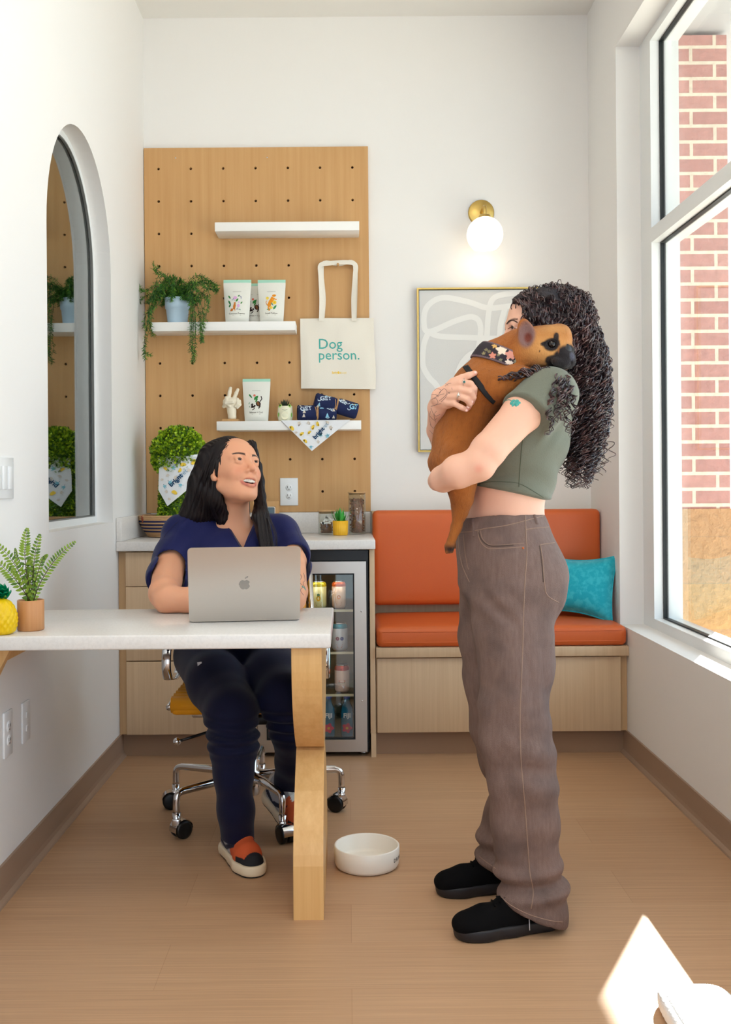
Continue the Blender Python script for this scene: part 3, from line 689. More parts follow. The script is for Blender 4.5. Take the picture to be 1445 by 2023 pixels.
for fu, fv in ((.02, .02), (lw - .02, .02), (.02, .2), (lw - .02, .2)): MB().lathe([(0, 0), (.006, 0), (.006, .002)], M0 @ Vector((fu, fv, 0)), 12).build('rubber_foot', black, lp)
tl = R(17); ML = M0 @ Matrix.Translation((0, -.0062, .0025)) @ Matrix.Rotation(tl, 4, 'X')
LH = .222
lid = MB().prism([rrect(0, lw, 0, LH, .011)], lambda u, v, w: ML @ Vector((u, w, v)), .0045).build('lid', alu, lp)
MB().prism([rrect(.005, lw - .005, .01, LH - .005, .007)], lambda u, v, w: ML @ Vector((u, .0046 + w, v)), .0006).build('screen', mat('laptop_screen', (40, 50, 60), .2, emit=(180, 200, 220, .6)), lid)
ap = []
for i in range(60):   # bitten fruit outline
    a = 2 * PI * i / 60; x, y = math.cos(a), math.sin(a); rr = .0155 * (1 + .05 * math.cos(2 * a))
    px_, py_ = rr * x * (1.0 if y > 0 else .93), rr * y * 1.05
    if y > 0: py_ -= .0035 * math.exp(-(px_ / .0045) ** 2)
    else: py_ += .0022 * math.exp(-(px_ / .004) ** 2)
    ddx, ddy = px_ - .0195, py_ - .002
    if ddx * ddx + ddy * ddy < .0075 ** 2:
        l = math.hypot(ddx, ddy); px_, py_ = .0195 + ddx / l * .0075, .002 + ddy / l * .0075
    ap.append((px_, py_))
lf = [(.001 + .0085 * t - .0035 * math.sin(PI * t), .0175 + .0085 * t + .0 * t) for t in [i / 8 for i in range(9)]] + [(.001 + .0085 * t + .0035 * math.sin(PI * t), .0175 + .0085 * t) for t in [1 - i / 8 for i in range(1, 8)]]
fm = lambda u, v: ML @ Vector((lw / 2 + u, -.0004, LH * .50 + v))
MB().flat(ap, fm).flat(lf, fm).build('emblem', mat('emblem_grey', (158, 152, 146), .2, .6), lid)
# --- dog bowl
bc = Vector(((725 - VX - K * 740) * 3.045 / F, 3.045, 0))
bw = thing('dog_bowl', 'white ceramic dog water bowl on the floor beside the desk support', 'bowl', bc)
r_ = .0985
MB().lathe([(0, 0), (r_ - .014, 0), (r_ - .006, .004), (r_ - .002, .012), (r_, .03), (r_, .062), (r_ - .003, .0645), (r_ - .007, .062), (r_ - .008, .02), (r_ - .02, .010), (0, .009)], bc, 56).build('body', mat('white_ceramic', (240, 234, 224), .3), bw)
fm = lambda u, v: (bc.x + (r_ + .0006) * math.sin(u / r_), bc.y - (r_ + .0006) * math.cos(u / r_), v)
MB().text('DRINK', .0155, fm, 0, .015, at=(.118, .0335), sp=1.25).build('lettering', mat('ink_black', (26, 24, 30), .5), bw)
# --- woven pouf at the lower right corner
pf_ = thing('woven_cushion', 'low white woven floor mat cushion with navy edging at the lower right corner', 'cushion', (.742, 2.066, 0))
mb = MB()
def pfn(u, v):
    a = u * 2 * PI; c_, s_ = math.cos(a), math.sin(a); q = (abs(c_) ** 5 + abs(s_) ** 5) ** (-1 / 5)
    rr = .082 * q * (1 - .15 * abs(2 * v - 1) ** 4) * (1 + .012 * math.sin(60 * a + (v * 20 // 1) * PI))
    return (.742 + rr * c_, 2.066 + rr * s_ * 2.1, .045 * v)
mb.grid(240, 20, pfn)
mb.grid(120, 24, lambda u, v: ((lambda p: (.742 + (p[0] - .742) * (1 - v), 2.066 + (p[1] - 2.066) * (1 - v), .045 + .010 * math.sin(PI * min(1, v * 1.3)) ** .5 + .003 * math.sin(v * 75) * math.sin(u * 2 * PI * 36)))(pfn(u, 1))))
mb.build('woven_cover', mat('white_cotton_rope', (232, 236, 240), .9, bump=(90, .8)), pf_)
nb_ = MB()
for k in range(7): nb_.tube([(.826 + .004 * math.sin(k), 1.89 + k * .033, .012 + .004 * (k % 2)), (.834, 1.905 + k * .033, .03), (.824, 1.915 + k * .033, .047)], .011, 8)
nb_.build('navy_edging', mat('navy_rope', (44, 56, 110), .9, bump=(120, .8)), pf_)
# --- office chair
ch = thing('office_chair', 'office chair with ochre yellow padded seat, slim metal arms and five spoke polished base', 'chair', (-.345, 3.53, 0))
cc = Vector((-.345, 3.53, 0)); ochre = mat('ochre_leather', (232, 156, 22), .45, bump=(200, .15))
MB().lathe([(.028, .07), (.034, .09), (.034, .15), (.022, .155), (.022, .34)], cc, 28).build('gas_column', chrome, ch)
spoke_ends = [(-.62, 3.60), (-.565, 3.285), (-.218, 3.255), (-.030, 3.545), (-.335, 3.85)]
for i, (ex, ey) in enumerate(spoke_ends):
    e = Vector((ex, ey, 0)); d = (e - cc).normalized()
    P = [cc + d * .02 + Vector((0, 0, .135)), cc + (e - cc) * .5 + Vector((0, 0, .148)), e + Vector((0, 0, .150)) - d * .025, e + Vector((0, 0, .138)) - d * .003, e + Vector((0, 0, .085))]
    P = [P[0], P[1], P[2]] + smoothpath([P[2], P[3], P[4]], 4)[1:]
    lg = MB().tube(P, [.019, .015, .0125] + [.0115] * (len(P) - 3), 12).build('base_leg', chrome, ch)
    sdv = Vector((-d.y, d.x, 0)) if i % 2 else Vector((d.y, -d.x, .0)); sdv = (sdv + d * (.5 if i in (0, 3) else .1)).normalized(); bk = Vector((-sdv.y, sdv.x, 0))
    wc = e + bk * .018 + Vector((0, 0, .030))
    cs = MB().lathe([(.012, .052), (.014, .085), (0, .087)], e, 16)
    cs.grid(10, 8, lambda u, v: wc + sdv * (v - .5) * .040 + (Vector((0, 0, 1)) * math.sin(PI * u * 1.05) + bk * math.cos(PI * u * 1.05)) * .0335)
    cs.box(-.012, .012, -.016, .016, .045, .068, bev=.003, M=Matrix.Translation(e) @ orient(sdv).to_4x4() @ Matrix.Identity(4) if False else Matrix.Translation(e))
    cst = cs.build('caster', chrome, lg)
    for sg in (-1, 1):
        MB().lathe([(0, -.010), (.022, -.010), (.029, -.008), (.030, 0), (.029, .008), (.022, .010), (0, .010)], wc + sdv * sg * .0135, 24, axis=sdv).build('wheel', black, lg)
sy_, sz_ = 3.505, .405
seat = MB()
def seatf(u, v):
    return None
for k in range(9):    # horizontal upholstery ribs
    y = sy_ - .205 + k * .046
    seat.tube([(cc.x - .235, y, sz_ + .028), (cc.x + .235, y, sz_ + .028)], .0275, 12)
seat.box(cc.x - .237, cc.x + .237, sy_ - .228, sy_ + .195, sz_ - .005, sz_ + .040, bev=.018, seg=3)
seat.build('seat_pad', ochre, ch)
bk_ = MB()
for k in range(8):
    z = .52 + k * .043; y = sy_ + .225 + .03 * (k / 8); bk_.tube([(cc.x - .185, y, z), (cc.x, y + .02, z), (cc.x + .185, y, z)], .023, 10)
bk_.build('backrest', ochre, ch)
for sg in (-1, 1): MB().tube([(cc.x + sg * .243, sy_ - .21, sz_ + .02), (cc.x + sg * .245, sy_ + .20, sz_ + .015), (cc.x + sg * .215, sy_ + .235, .50), (cc.x + sg * .20, sy_ + .26, .82)], .011, 8).build('side_rail', chrome, ch)
for sg in (-1, 1):
    X = cc.x + sg * .262
    L_ = smoothpath([(X, sy_ - .12, .50), (X, sy_ - .15, .55), (X, sy_ - .11, .615), (X, sy_ + .08, .62), (X, sy_ + .15, .58), (X, sy_ + .10, .49), (X, sy_ + .0, .478)], 5)
    MB().tube(L_, .0155, 8, closed=True, flat=.25, up=(0, -1, 0)).build('armrest', chrome, ch)
MB().box(cc.x - .16, cc.x + .16, sy_ - .03, sy_ + .06, .355, .388, bev=.006).box(cc.x - .09, cc.x + .09, sy_ - .09, sy_ + .11, .335, .37, bev=.01).build('tilt_mechanism', black, ch)
for sg in (-1, 1): MB().box(cc.x + sg * .175 - .022, cc.x + sg * .175 + .022, sy_ - .035, sy_ + .065, .350, .395, bev=.005).build('seat_bracket', steel, ch)
lv = MB().tube([W(418, 1444, 3.45), W(358, 1463, 3.38)], .005, 8); lvo = lv.build('lever', black, ch)
MB().lathe([(.0135 * math.sin(a), .0135 * -math.cos(a)) for a in [PI * i / 12 for i in range(13)]], W(350, 1465, 3.37), 20).build('knob', chrome, lvo)
# ============================== SMALL PROPS =================================
def ink(r, g, b): return mat('ink_%d_%d_%d' % (r, g, b), (r, g, b), .75, spec=.2)
def ell2(cx, cy, rx, ry, rot=0, n=12):
    c, s = math.cos(rot), math.sin(rot)
    return [(cx + rx * math.cos(a) * c - ry * math.sin(a) * s, cy + rx * math.cos(a) * s + ry * math.sin(a) * c) for a in [2 * PI * i / n for i in range(n)]]
def leaf2(cx, cy, l, w, rot):
    P = [(-l, 0), (-l * .4, w), (l * .4, w * .8), (l, 0), (l * .4, -w * .8), (-l * .4, -w)]; c, s = math.cos(rot), math.sin(rot)
    return [(cx + x * c - y * s, cy + x * s + y * c) for x, y in P]
def line2(pts, w):
    P = [Vector((a, b, 0)) for a, b in pts]; L_, R_ = [], []
    for i, q in enumerate(P):
        t = (P[min(i + 1, len(P) - 1)] - P[max(i - 1, 0)]).normalized(); n = Vector((-t.y, t.x, 0)); L_.append((q + n * w)[:2]); R_.append((q - n * w)[:2])
    return L_ + R_[::-1]
# ---- stand-up pouches
paper = mat('matte_white_pouch', (232, 232, 224), .6, bump=(30, .15)); mint = mat('mint_band', (168, 222, 200), .6)
BLK = (44, 34, 34); GRN = (52, 124, 62)
def art_cat1():
    A = [(leaf2(-.034, .118, .010, .004, -1.0), (70, 140, 80)), (leaf2(-.033, .092, .013, .004, -1.1), (46, 120, 66)), (leaf2(-.032, .078, .008, .004, 1.1), (46, 120, 66)),
         (leaf2(.001, .104, .010, .0045, .9), (84, 150, 84)), (leaf2(.021, .092, .007, .003, .9), (84, 150, 84)), (leaf2(.008, .124, .006, .0025, .9), (84, 150, 84)), (leaf2(.014, .06, .005, .0025, -.6), (120, 170, 150)),
         (ell2(-.008, .115, .0085, .0075), (226, 176, 222)), (ell2(.007, .078, .0065, .0075), (226, 176, 222)), (ell2(.009, .094, .004, .004), (220, 190, 228)),
         (ell2(-.009, .090, .005, .005), (214, 138, 80)), (ell2(-.011, .075, .006, .014, -.15), (206, 124, 50)), (line2([(-.006, .082), (-.009, .065), (-.008, .055)], .0018), (206, 124, 50)), (ell2(-.0225, .059, .0055, .0065), (190, 110, 46)), (line2([(-.03, .054), (-.022, .058), (-.012, .068)], .0018), (206, 124, 50))]
    for bx, by in ((-.021, .105), (-.016, .109), (-.012, .104), (.013, .123), (.018, .12), (.019, .114), (.000, .062), (.004, .066), (.006, .061)): A.append((ell2(bx, by, .002, .002, n=8), (40, 60, 140)))
    return A
def art_cat2():
    A = [(line2([(-.012, .075), (-.004, .095), (.004, .107), (.008, .116)], .0085), (236, 150, 40)), (ell2(.012, .124, .009, .006, .2), (236, 150, 40)), (line2([(.004, .104), (.014, .108), (.024, .106)], .0022), (240, 160, 70)),
         (line2([(-.014, .078), (-.022, .084), (-.025, .094), (-.020, .100)], .0014), (228, 140, 50)), (line2([(-.012, .078), (-.014, .066), (-.008, .054)], .003), (236, 150, 40)), (line2([(-.010, .08), (-.004, .066), (-.010, .058)], .0022), (240, 160, 70)),
         (ell2(-.018, .112, .007, .007), (244, 214, 90)), (ell2(.014, .092, .009, .009), (246, 206, 70)), (ell2(.000, .068, .0065, .0065), (244, 214, 90)), (ell2(.014, .092, .0025, .0025), (220, 160, 50)),
         (leaf2(.004, .084, .009, .003, -.9), (100, 150, 130)), (leaf2(.016, .070, .013, .005, .95), (74, 150, 92)), (leaf2(-.012, .060, .010, .003, .05), (70, 140, 90))]
    return A
def art_dog():
    A = [(leaf2(-.026, .118, .013, .0035, -.9), (50, 130, 70)), (leaf2(-.0, .110, .014, .007, .8), (56, 134, 66)), (leaf2(.002, .098, .011, .0035, 1.0), (70, 140, 70)), (ell2(-.008, .121, .0055, .0055), (226, 120, 96)),
         (leaf2(-.032, .085, .006, .002, 1.2), (120, 170, 130)), (ell2(.010, .082, .011, .013, .4), (64, 44, 40)), (ell2(.010, .082, .005, .010, .4), (130, 84, 50)), (line2([(.018, .092), (.026, .105), (.022, .118)], .0022), (54, 40, 38)), (line2([(.018, .082), (.018, .07), (.012, .06)], .0024), BLK),
         (ell2(-.013, .070, .012, .006, .4), (48, 36, 36)), (ell2(-.018, .078, .006, .005, 1), (40, 32, 32)), (line2([(-.006, .064), (-.012, .056), (-.018, .054)], .0018), (60, 50, 50)), (ell2(-.012, .0745, .004, .0018, -.7), (236, 234, 228)), (line2([(-.03, .066), (-.031, .072)], .0012), (60, 120, 80))]
    return A
def pouch(px0, px1, pbot, ptop, d, art, label, name, seed=0):
    a, b = W(px0, ptop, d), W(px1, ptop, d); w = b.x - a.x; zb = None
    def make(zb):
        h = a.z - zb; cx = (a.x + b.x) / 2; wb = w * .83
        t = thing('treat_pouch', label, 'pouch', (cx, d, zb), 'white pet food pouches on the shelves')
        def wid(v): return (wb + (w - wb) * min(1, v * 1.15)) / 2
        def th(u, v): return .0012 + .030 * (1 - v) ** .55 * math.cos(u * PI / 2 * .97) ** .6 * min(1, .25 + v * 8) if v < 1 else .0012
        def f(u, v, s): return (cx + u * wid(v), d - s * th(u, v) + .016 * v, zb + h * v)
        m = MB()
        for s in (1, -1):
            m.grid(16, 22, lambda u, v: f(u * 2 - 1, v * .93, s), 0); m.grid(16, 2, lambda u, v: f(u * 2 - 1, .93 + v * .07, s), 1)
        m.grid(16, 1, lambda u, v: f(u * 2 - 1, 0, 1 - 2 * v), 0)
        m.build('bag', [paper, mint], t)
        sc = h / .20; fm = lambda u, v: (lambda uu, vv: (cx + u * sc, d - th(uu, vv) + .016 * vv - .0009 - fm.k, zb + v * sc))(max(-1, min(1, u * sc / wid(v * sc / h))), v * sc / h)
        fm.k = 0; ms = []; g = MB(); idx = {}
        for pts, col in art:
            if col not in idx: idx[col] = len(ms); ms.append(ink(*col))
            fm.k += .00002; g.flat(pts, fm, idx[col])
        idx['t'] = len(ms); ms.append(ink(110, 104, 96))
        g.flat([(-.019, .1426), (.019, .1426), (.019, .1436), (-.019, .1436)], fm, idx['t']); g.text(name, .0105, fm, idx['t'], .01, at=(0, .042)); g.flat([(-.020, .0335), (.020, .0335), (.020, .0345), (-.020, .0345)], fm, idx['t'])
        g.build('label_print', ms, t); return t
    return make
pouch(441, 496, 635, 552, 4.775, art_cat1(), 'white mint topped pouch picturing a small sitting brown cat, left on the middle shelf', 'Coconut Prawns')(ZS2 + .0005)
pouch(483, 524, 635, 559, 4.835, [((lambda p: [(x + .0, y) for x, y in p])(q), c) for q, c in art_dog()], 'mint topped pouch half hidden between the two front pouches', 'Salmon + Cod')(ZS2 + .0005)
pouch(509, 564, 635, 552, 4.775, art_cat2(), 'white mint topped pouch picturing an orange leaping cat with yellow flowers', 'Lentil Yellow')(ZS2 + .0005)
pouch(479, 534, 832, 748, 4.775, art_dog(), 'white mint topped pouch picturing a dark stretching dog on the lowest shelf', 'Salmon + Cod')(ZS3 + .0005)
# ---- tote bag
canv = mat('cotton_canvas', (238, 232, 220), .9, bump=(350, .25))
tz1, tz0 = W(667, 628, 4.83).z, W(667, 768, 4.83).z; tx0, tx1 = W(594, 690, 4.83).x, W(741, 690, 4.83).x
tb = thing('tote_bag', 'natural cotton tote bag printed Dog person, hanging from the pegboard', 'bag', ((tx0 + tx1) / 2, 4.85, tz0))
def tf(u, v, s):
    x = tx0 + (tx1 - tx0) * u + .004 * math.sin(v * 5 + .5) * (1 if u > .5 else .3); z = tz0 + (tz1 - tz0) * v - .006 * (1 - v) * (u - .5)
    e = min(1, 9 * min(u, 1 - u)) ; y = 4.846 - s * (.004 + .007 * e * (1 - v * .6)) - .003 * math.sin(u * 7 + v * 5) * e - .002 * math.sin(u * 13 - v * 9) * e
    return (x, y, z)
m = MB().grid(30, 26, lambda u, v: tf(u, v, 1)).grid(30, 26, lambda u, v: tf(u, v, -.4)); m.grid(30, 1, lambda u, v: tf(u, 0, 1 - 1.4 * v)).grid(1, 26, lambda u, v: tf(0, v, 1 - 1.4 * u)).grid(1, 26, lambda u, v: tf(1, v, 1 - 1.4 * u))
m.build('bag_body', canv, tb)
fmt = lambda u, v: (lambda q: (q[0], q[1] - .0008, q[2]))(tf((u - tx0) / (tx1 - tx0), (v - tz0) / (tz1 - tz0), 1))
g = MB()
p = W(628.5, 682, 4.83); g.text('Dog', .0685, fmt, 0, .004, 'LEFT', at=(p.x, W(640, 680, 4.83).z)); g.text('person.', .0655, fmt, 0, .004, 'LEFT', at=(p.x, W(640, 702, 4.83).z)); g.build('slogan_print', [ink(82, 176, 168)], tb); g = MB()
q = W(667, 736, 4.83); g.text('bright', .018, fmt, 1, .02, at=(q.x - .006, q.z)); g.text('vet', .018, fmt, 2, 0, at=(q.x + .029, q.z))
g.build('brand_print', [ink(82, 176, 168), ink(246, 206, 60), ink(250, 224, 130)], tb)
def strap(pl, pr, yo, nm):
    P = smoothpath([W(a, b, 4.835 + yo) for a, b in pl], 5); n = len(P); m = MB(); vs = []
    for i, a in enumerate(P):
        t = (P[min(i + 1, n - 1)] - P[max(i - 1, 0)]).normalized(); s = Vector((t.z, 0, -t.x)); ww = pr[0] if 3 < i < n - 3 else pr[0]
        tw = math.sin(i / n * 9) * .004
        vs += [a + s * ww + Vector((0, tw, 0)), a - s * ww - Vector((0, tw, 0)), a - s * ww + Vector((0, .0025 - tw, 0)), a + s * ww + Vector((0, .0025 + tw, 0))]
    fs = [(i * 4 + k, i * 4 + (k + 1) % 4, i * 4 + 4 + (k + 1) % 4, i * 4 + 4 + k) for i in range(n - 1) for k in range(4)]
    m.add(vs, fs, 0, False).build('strap', canv, tb)
strap([(635, 634), (636, 590), (634, 545), (634, 524), (652, 520), (685, 518), (702, 523), (702, 545), (699, 590), (700, 634)], (.0112,), -.008, 0)
strap([(637, 634), (640, 590), (636, 540), (641, 519), (670, 522), (695, 517), (702, 530), (703, 560), (701, 634)], (.0095,), .006, 0)
pg = W(668, 522, 4.84); MB().lathe([(0, -.05), (.0055, -.05), (.0055, 0)], (pg.x, 4.868, pg.z - .004), 14, axis=(0, 1, 0)).build('hanging_peg', peg_m, tb)
# ---- peace-sign hand ornament on a small wooden block
cer = mat('cream_resin', (240, 230, 208), .45)
hb = W(457, 831, 4.78); ho = thing('hand_ornament', 'cream peace sign hand ornament on a small wood block', 'ornament', (hb.x, 4.78, ZS3))
MB().box(hb.x - .040, hb.x + .038, 4.755, 4.805, ZS3 + .0005, ZS3 + .014, bev=.002).build('wooden_block', peg_m, ho)
def hp(px, py, dy=0): p = W(px, py, 4.78); return (p.x, 4.78 + dy, p.z)
s = SDF((hb.x - .06, 4.73, ZS3), (hb.x + .06, 4.83, ZS3 + .18), .0013)
s.chain([hp(459, 824), hp(458, 812), hp(457, 800)], [.020, .019, .024], .012).cap(hp(450, 795), hp(464, 795), .0235, k=.01)
s.chain([hp(452, 790, -.004), hp(454, 775), hp(455.5, 767)], [.0096, .0090, .0078], .004).chain([hp(462, 790, -.004), hp(467, 777), hp(470, 770)], [.0094, .0088, .0076], .004)
s.chain([hp(448, 786, -.012), hp(449, 797, -.024), hp(455, 803, -.022)], [.0075, .008, .007], .003).chain([hp(470, 789, -.012), hp(471, 799, -.022), hp(466, 803, -.02)], [.0075, .0075, .0065], .003).chain([hp(474, 792, -.005), hp(475, 800, -.014), hp(470, 806, -.014)], [.0065, .0065, .006], .003)
s.chain([hp(443, 803, -.005), hp(448, 797, -.024), hp(461, 796, -.032)], [.009, .009, .0075], .004)
s.mesh('hand', cer, ho)
# ---- frog planter
fp = W(564, 831, 4.77); r0 = .036; fg = thing('frog_planter', 'small cream frog planter with a dark spiky succulent on the lowest shelf', 'planter', (fp.x, 4.77, ZS3))
MB().lathe([(0, .0005), (.026, .0005), (.033, .006), (.0375, .028), (.036, .052), (.0345, .068), (.0345, .072), (.031, .072), (.031, .06), (0, .058)], (fp.x, 4.77, ZS3), 36).build('pot', mat('glazed_cream', (236, 234, 206), .25), fg)
fs_ = lambda u, v: (fp.x + .038 * math.sin(u / .036), 4.77 - .0385 * math.cos(u / .036), ZS3 + v)
g = MB().flat(ell2(0, .026, .017, .018, n=20), fs_, 0).flat(line2([(-.012, .054), (0, .0515), (.012, .054)], .0006), fs_, 1).flat(ell2(-.033, .032, .005, .010), fs_, 2).flat(ell2(.034, .03, .004, .011), fs_, 2)
g.build('painted_belly', [ink(244, 240, 210), ink(60, 90, 50), ink(130, 196, 80)], fg)
for sg in (-1, 1):
    e = MB().lathe([(.0085 * math.sin(a), -.0085 * math.cos(a)) for a in [PI * i / 8 for i in range(9)]], (fp.x + sg * .021, 4.748, ZS3 + .072), 16).build('frog_eye', ink(176, 220, 110), fg)
    MB().lathe([(.004 * math.sin(a), -.004 * math.cos(a)) for a in [PI * i / 8 for i in range(9)]], (fp.x + sg * .022, 4.7415, ZS3 + .074), 12).build('pupil', black, e)
g = MB(); rnd = random.Random(3)
for i in range(34):
    a = i * 2.4; e = .25 + .75 * (i / 34); dd = Vector((math.cos(a) * e, math.sin(a) * e, 1.25 - e * .6)); g.leaf((fp.x, 4.77, ZS3 + .058), dd, (0, 0, 1), .050, .0035, 0, -.12)
g.build('succulent', mat('dark_succulent', (54, 66, 52), .5), fg)
# ---- rolled bandanas
navy = mat('navy_print_cloth', (22, 34, 78), .85, bump=(300, .2)); twine = mat('jute_twine', (196, 150, 100), .9)
lb, cr, yl, wh = ink(150, 206, 232), ink(222, 212, 196), ink(232, 196, 30), ink(206, 222, 236)
def roll(a, b, r, label, seed, words):
    a, b = Vector(a), Vector(b); ax = (b - a); L = ax.length; ax.normalize(); up = Vector((0, -1, .25)); up = (up - ax * up.dot(ax)).normalized(); sd = ax.cross(up)
    t = thing('rolled_bandana', label, 'rolled bandana', (a + b) / 2, 'rolled navy bandanas on the lowest shelf')
    rnd = random.Random(seed); m = MB()
    def sf(u, v, o=0):
        an = v * 2 * PI; rr = r * (1 - .16 * math.exp(-((u - .5) / .05) ** 2) + .04 * math.sin(3 * an + u * 9)) * (1 if .03 < u < .97 else .86) + o; return a + ax * (u * L) + (up * math.cos(an) + sd * math.sin(an)) * rr
    m.grid(30, 28, lambda u, v: sf(u, v)); m.grid(6, 28, lambda u, v: sf(0, v) * u + (a) * (1 - u)); m.grid(6, 28, lambda u, v: sf(1, v) * u + b * (1 - u))
    fmr = lambda x, y: sf(.5 + x / L, (-y / (2 * PI * r)) % 1, .0012)
    ms = [navy, lb, cr, yl, wh]
    for i, (wd, x, y, rot, mi, sz) in enumerate(words): m.text(wd, sz, fmr, mi, .03, at=(x * L, y * r), rot=rot)
    for i in range(9):
        x, y = (rnd.random() - .5) * L * .9, (rnd.random() * 2.4 - 1.2) * r; c = rnd.choice((1, 2, 3, 4)); s_ = r * rnd.uniform(.18, .3)
        if c in (1, 2):
            for k in range(3): m.flat([(x - s_ * (1 - k * .25), y + s_ * k * .55 - s_), (x + s_ * (1 - k * .25), y + s_ * k * .55 - s_), (x, y + s_ * k * .55)], fmr, c)
        else: m.flat(line2([(x - s_, y), (x - s_ * .4, y - s_ * .7), (x + s_ * .5, y - s_ * .6), (x + s_, y + s_ * .2)], s_ * .22), fmr, c)
    m.build('cloth', ms, t)
    MB().tube([sf(.5, k / 24, .0018) for k in range(24)], .0022, 6, closed=True).tube([sf(.515, k / 24, .0018) for k in range(24)], .002, 6, closed=True).tube(smoothpath([sf(.5, .05, .002), sf(.47, .1, .016), sf(.45, .02, .022), sf(.43, .95, .012)], 4), .0016, 5).build('twine', twine, t)
r1 = .038
def q3(px, py, d): p = W(px, py, d); return (p.x, p.y, p.z)
z0_ = ZS3 + r1 * 1.04
roll((W(588, 820, 4.76).x, 4.762, z0_), (W(664, 820, 4.79).x, 4.79, z0_), r1, 'navy printed rolled bandana tied with twine, lying lower left of the pair', 5, [('GET', -.30, .25, .12, 4, .030), ('MSE', .30, .35, -.5, 4, .026)])
roll((W(622, 788, 4.77).x, 4.772, ZS3 + .098), (W(706, 814, 4.81).x, 4.800, ZS3 + .049), r1 * 1.0, 'navy printed rolled bandana tied with twine, lying on top at right', 8, [('GET', -.28, .3, .3, 4, .030), ('MSE', .10, .5, -.3, 4, .026), ('GE', .38, .1, .2, 1, .034)])
# ---- printed white bandanas
wcl = mat('white_printed_cloth', (236, 238, 242), .85, bump=(200, .2))
bl_c, ye_c, be_c, nv_c, gy_c = ink(140, 200, 218), ink(244, 206, 76), ink(222, 212, 200), ink(20, 66, 104), ink(150, 176, 196)
BM = [wcl, bl_c, ye_c, be_c, nv_c, gy_c]
def bandana_print(g, fm, ok, rot, seed):
    rnd = random.Random(seed); done = []; c, sn = math.cos(rot), math.sin(rot); n = 0
    for t in range(900):
        x, y = rnd.uniform(-.10, .10), rnd.uniform(-.11, .08); kind = (2, 1, 3, 3, 2)[len(done) % 5]; r = rnd.uniform(.009, .014)
        tx, ty = x - .018, y + .006; u, v = tx * c + ty * sn, -tx * sn + ty * c
        if abs(u) < .058 and abs(v) < .016 or any(math.hypot(x - a, y - b) < r + q_ + .004 for a, b, q_ in done): continue
        P = []; a0 = rnd.random() * 6
        if kind == 2: P = [ell2(x, y, r, r * .6, a0), ell2(x + r * .7 * math.cos(a0 + .6), y + r * .7 * math.sin(a0 + .6), r * .5, r * .35, a0)]
        elif kind == 1: P = [ell2(x, y, r * .6, r * .5, a0)] + [leaf2(x + r * .7 * math.cos(a0 + k), y + r * .7 * math.sin(a0 + k), r * .5, r * .18, a0 + k) for k in (0, .9, 1.8)]
        else: P = [ell2(x, y, r * .7, r * .45, a0)] + [ell2(x + r * .6 * math.cos(a0 + k), y + r * .6 * math.sin(a0 + k), r * .25, r * .2) for k in (0, 1.2, 2.4)]
        if not all(ok(px_, py_) for pts in P for px_, py_ in pts): continue
        done.append((x, y, r))
        for pts in P: g.flat(pts, fm, kind)
        if kind != 3: g.flat(ell2(x - r * .9 * math.cos(a0), y - r * .9 * math.sin(a0), .0017, .0017, n=7), fm, 4) if ok(x - r * math.cos(a0), y - r * math.sin(a0)) else None
        if len(done) > 24: break
def inpoly(P):
    def f(x, y):
        s_ = None
        for i in range(len(P)):
            a, b = P[i], P[(i + 1) % len(P)]; cr_ = (b[0] - a[0]) * (y - a[1]) - (b[1] - a[1]) * (x - a[0]); L_ = math.hypot(b[0] - a[0], b[1] - a[1])
            if abs(cr_) / L_ < .0015 or (s_ is not None and (cr_ > 0) != s_): return False
            s_ = cr_ > 0
        return True
    return f
sb = thing('printed_bandana', 'white printed pet bandana draped over the edge of the lowest shelf', 'bandana', (W(624, 832, 4.7).x, 4.71, ZS3))
A_, B_, C_ = W(556, 831, 4.71), W(692, 831, 4.71), W(616.5, 892, 4.71); ctr = (A_ + B_) / 2; yq = 4.7105
def bf(u, v):   # u across, v 0 top .. 1 tip
    x = A_.x + (B_.x - A_.x) * u; x = x + (C_.x - x) * v; return Vector((x, yq - .003 - .003 * math.sin(u * 8 + v * 3) * (1 - v) - .0015, ZS3 + .002 + (C_.z - ZS3) * v))
g = MB().grid(24, 14, bf).grid(24, 2, lambda u, v: (A_.x + (B_.x - A_.x) * u, yq - .0045 + .05 * v, ZS3 + .002 + .0004 * v))
fm = lambda x, z: (ctr.x - .012 + x, yq - .0092, ctr.z - .054 + z)
bandana_print(g, fm, inpoly([(A_.x - ctr.x + .012, .054), (B_.x - ctr.x + .012, .054), (C_.x - ctr.x + .012, C_.z - ctr.z + .054)]), R(47), 3)
g.text('bright', .027, fm, 4, .035, 'LEFT', rot=R(47), at=(.004, -.028)); g.text('vet', .027, fm, 5, .005, 'LEFT', rot=R(47), at=(.044, .016)); g.build('cloth', BM, sb)
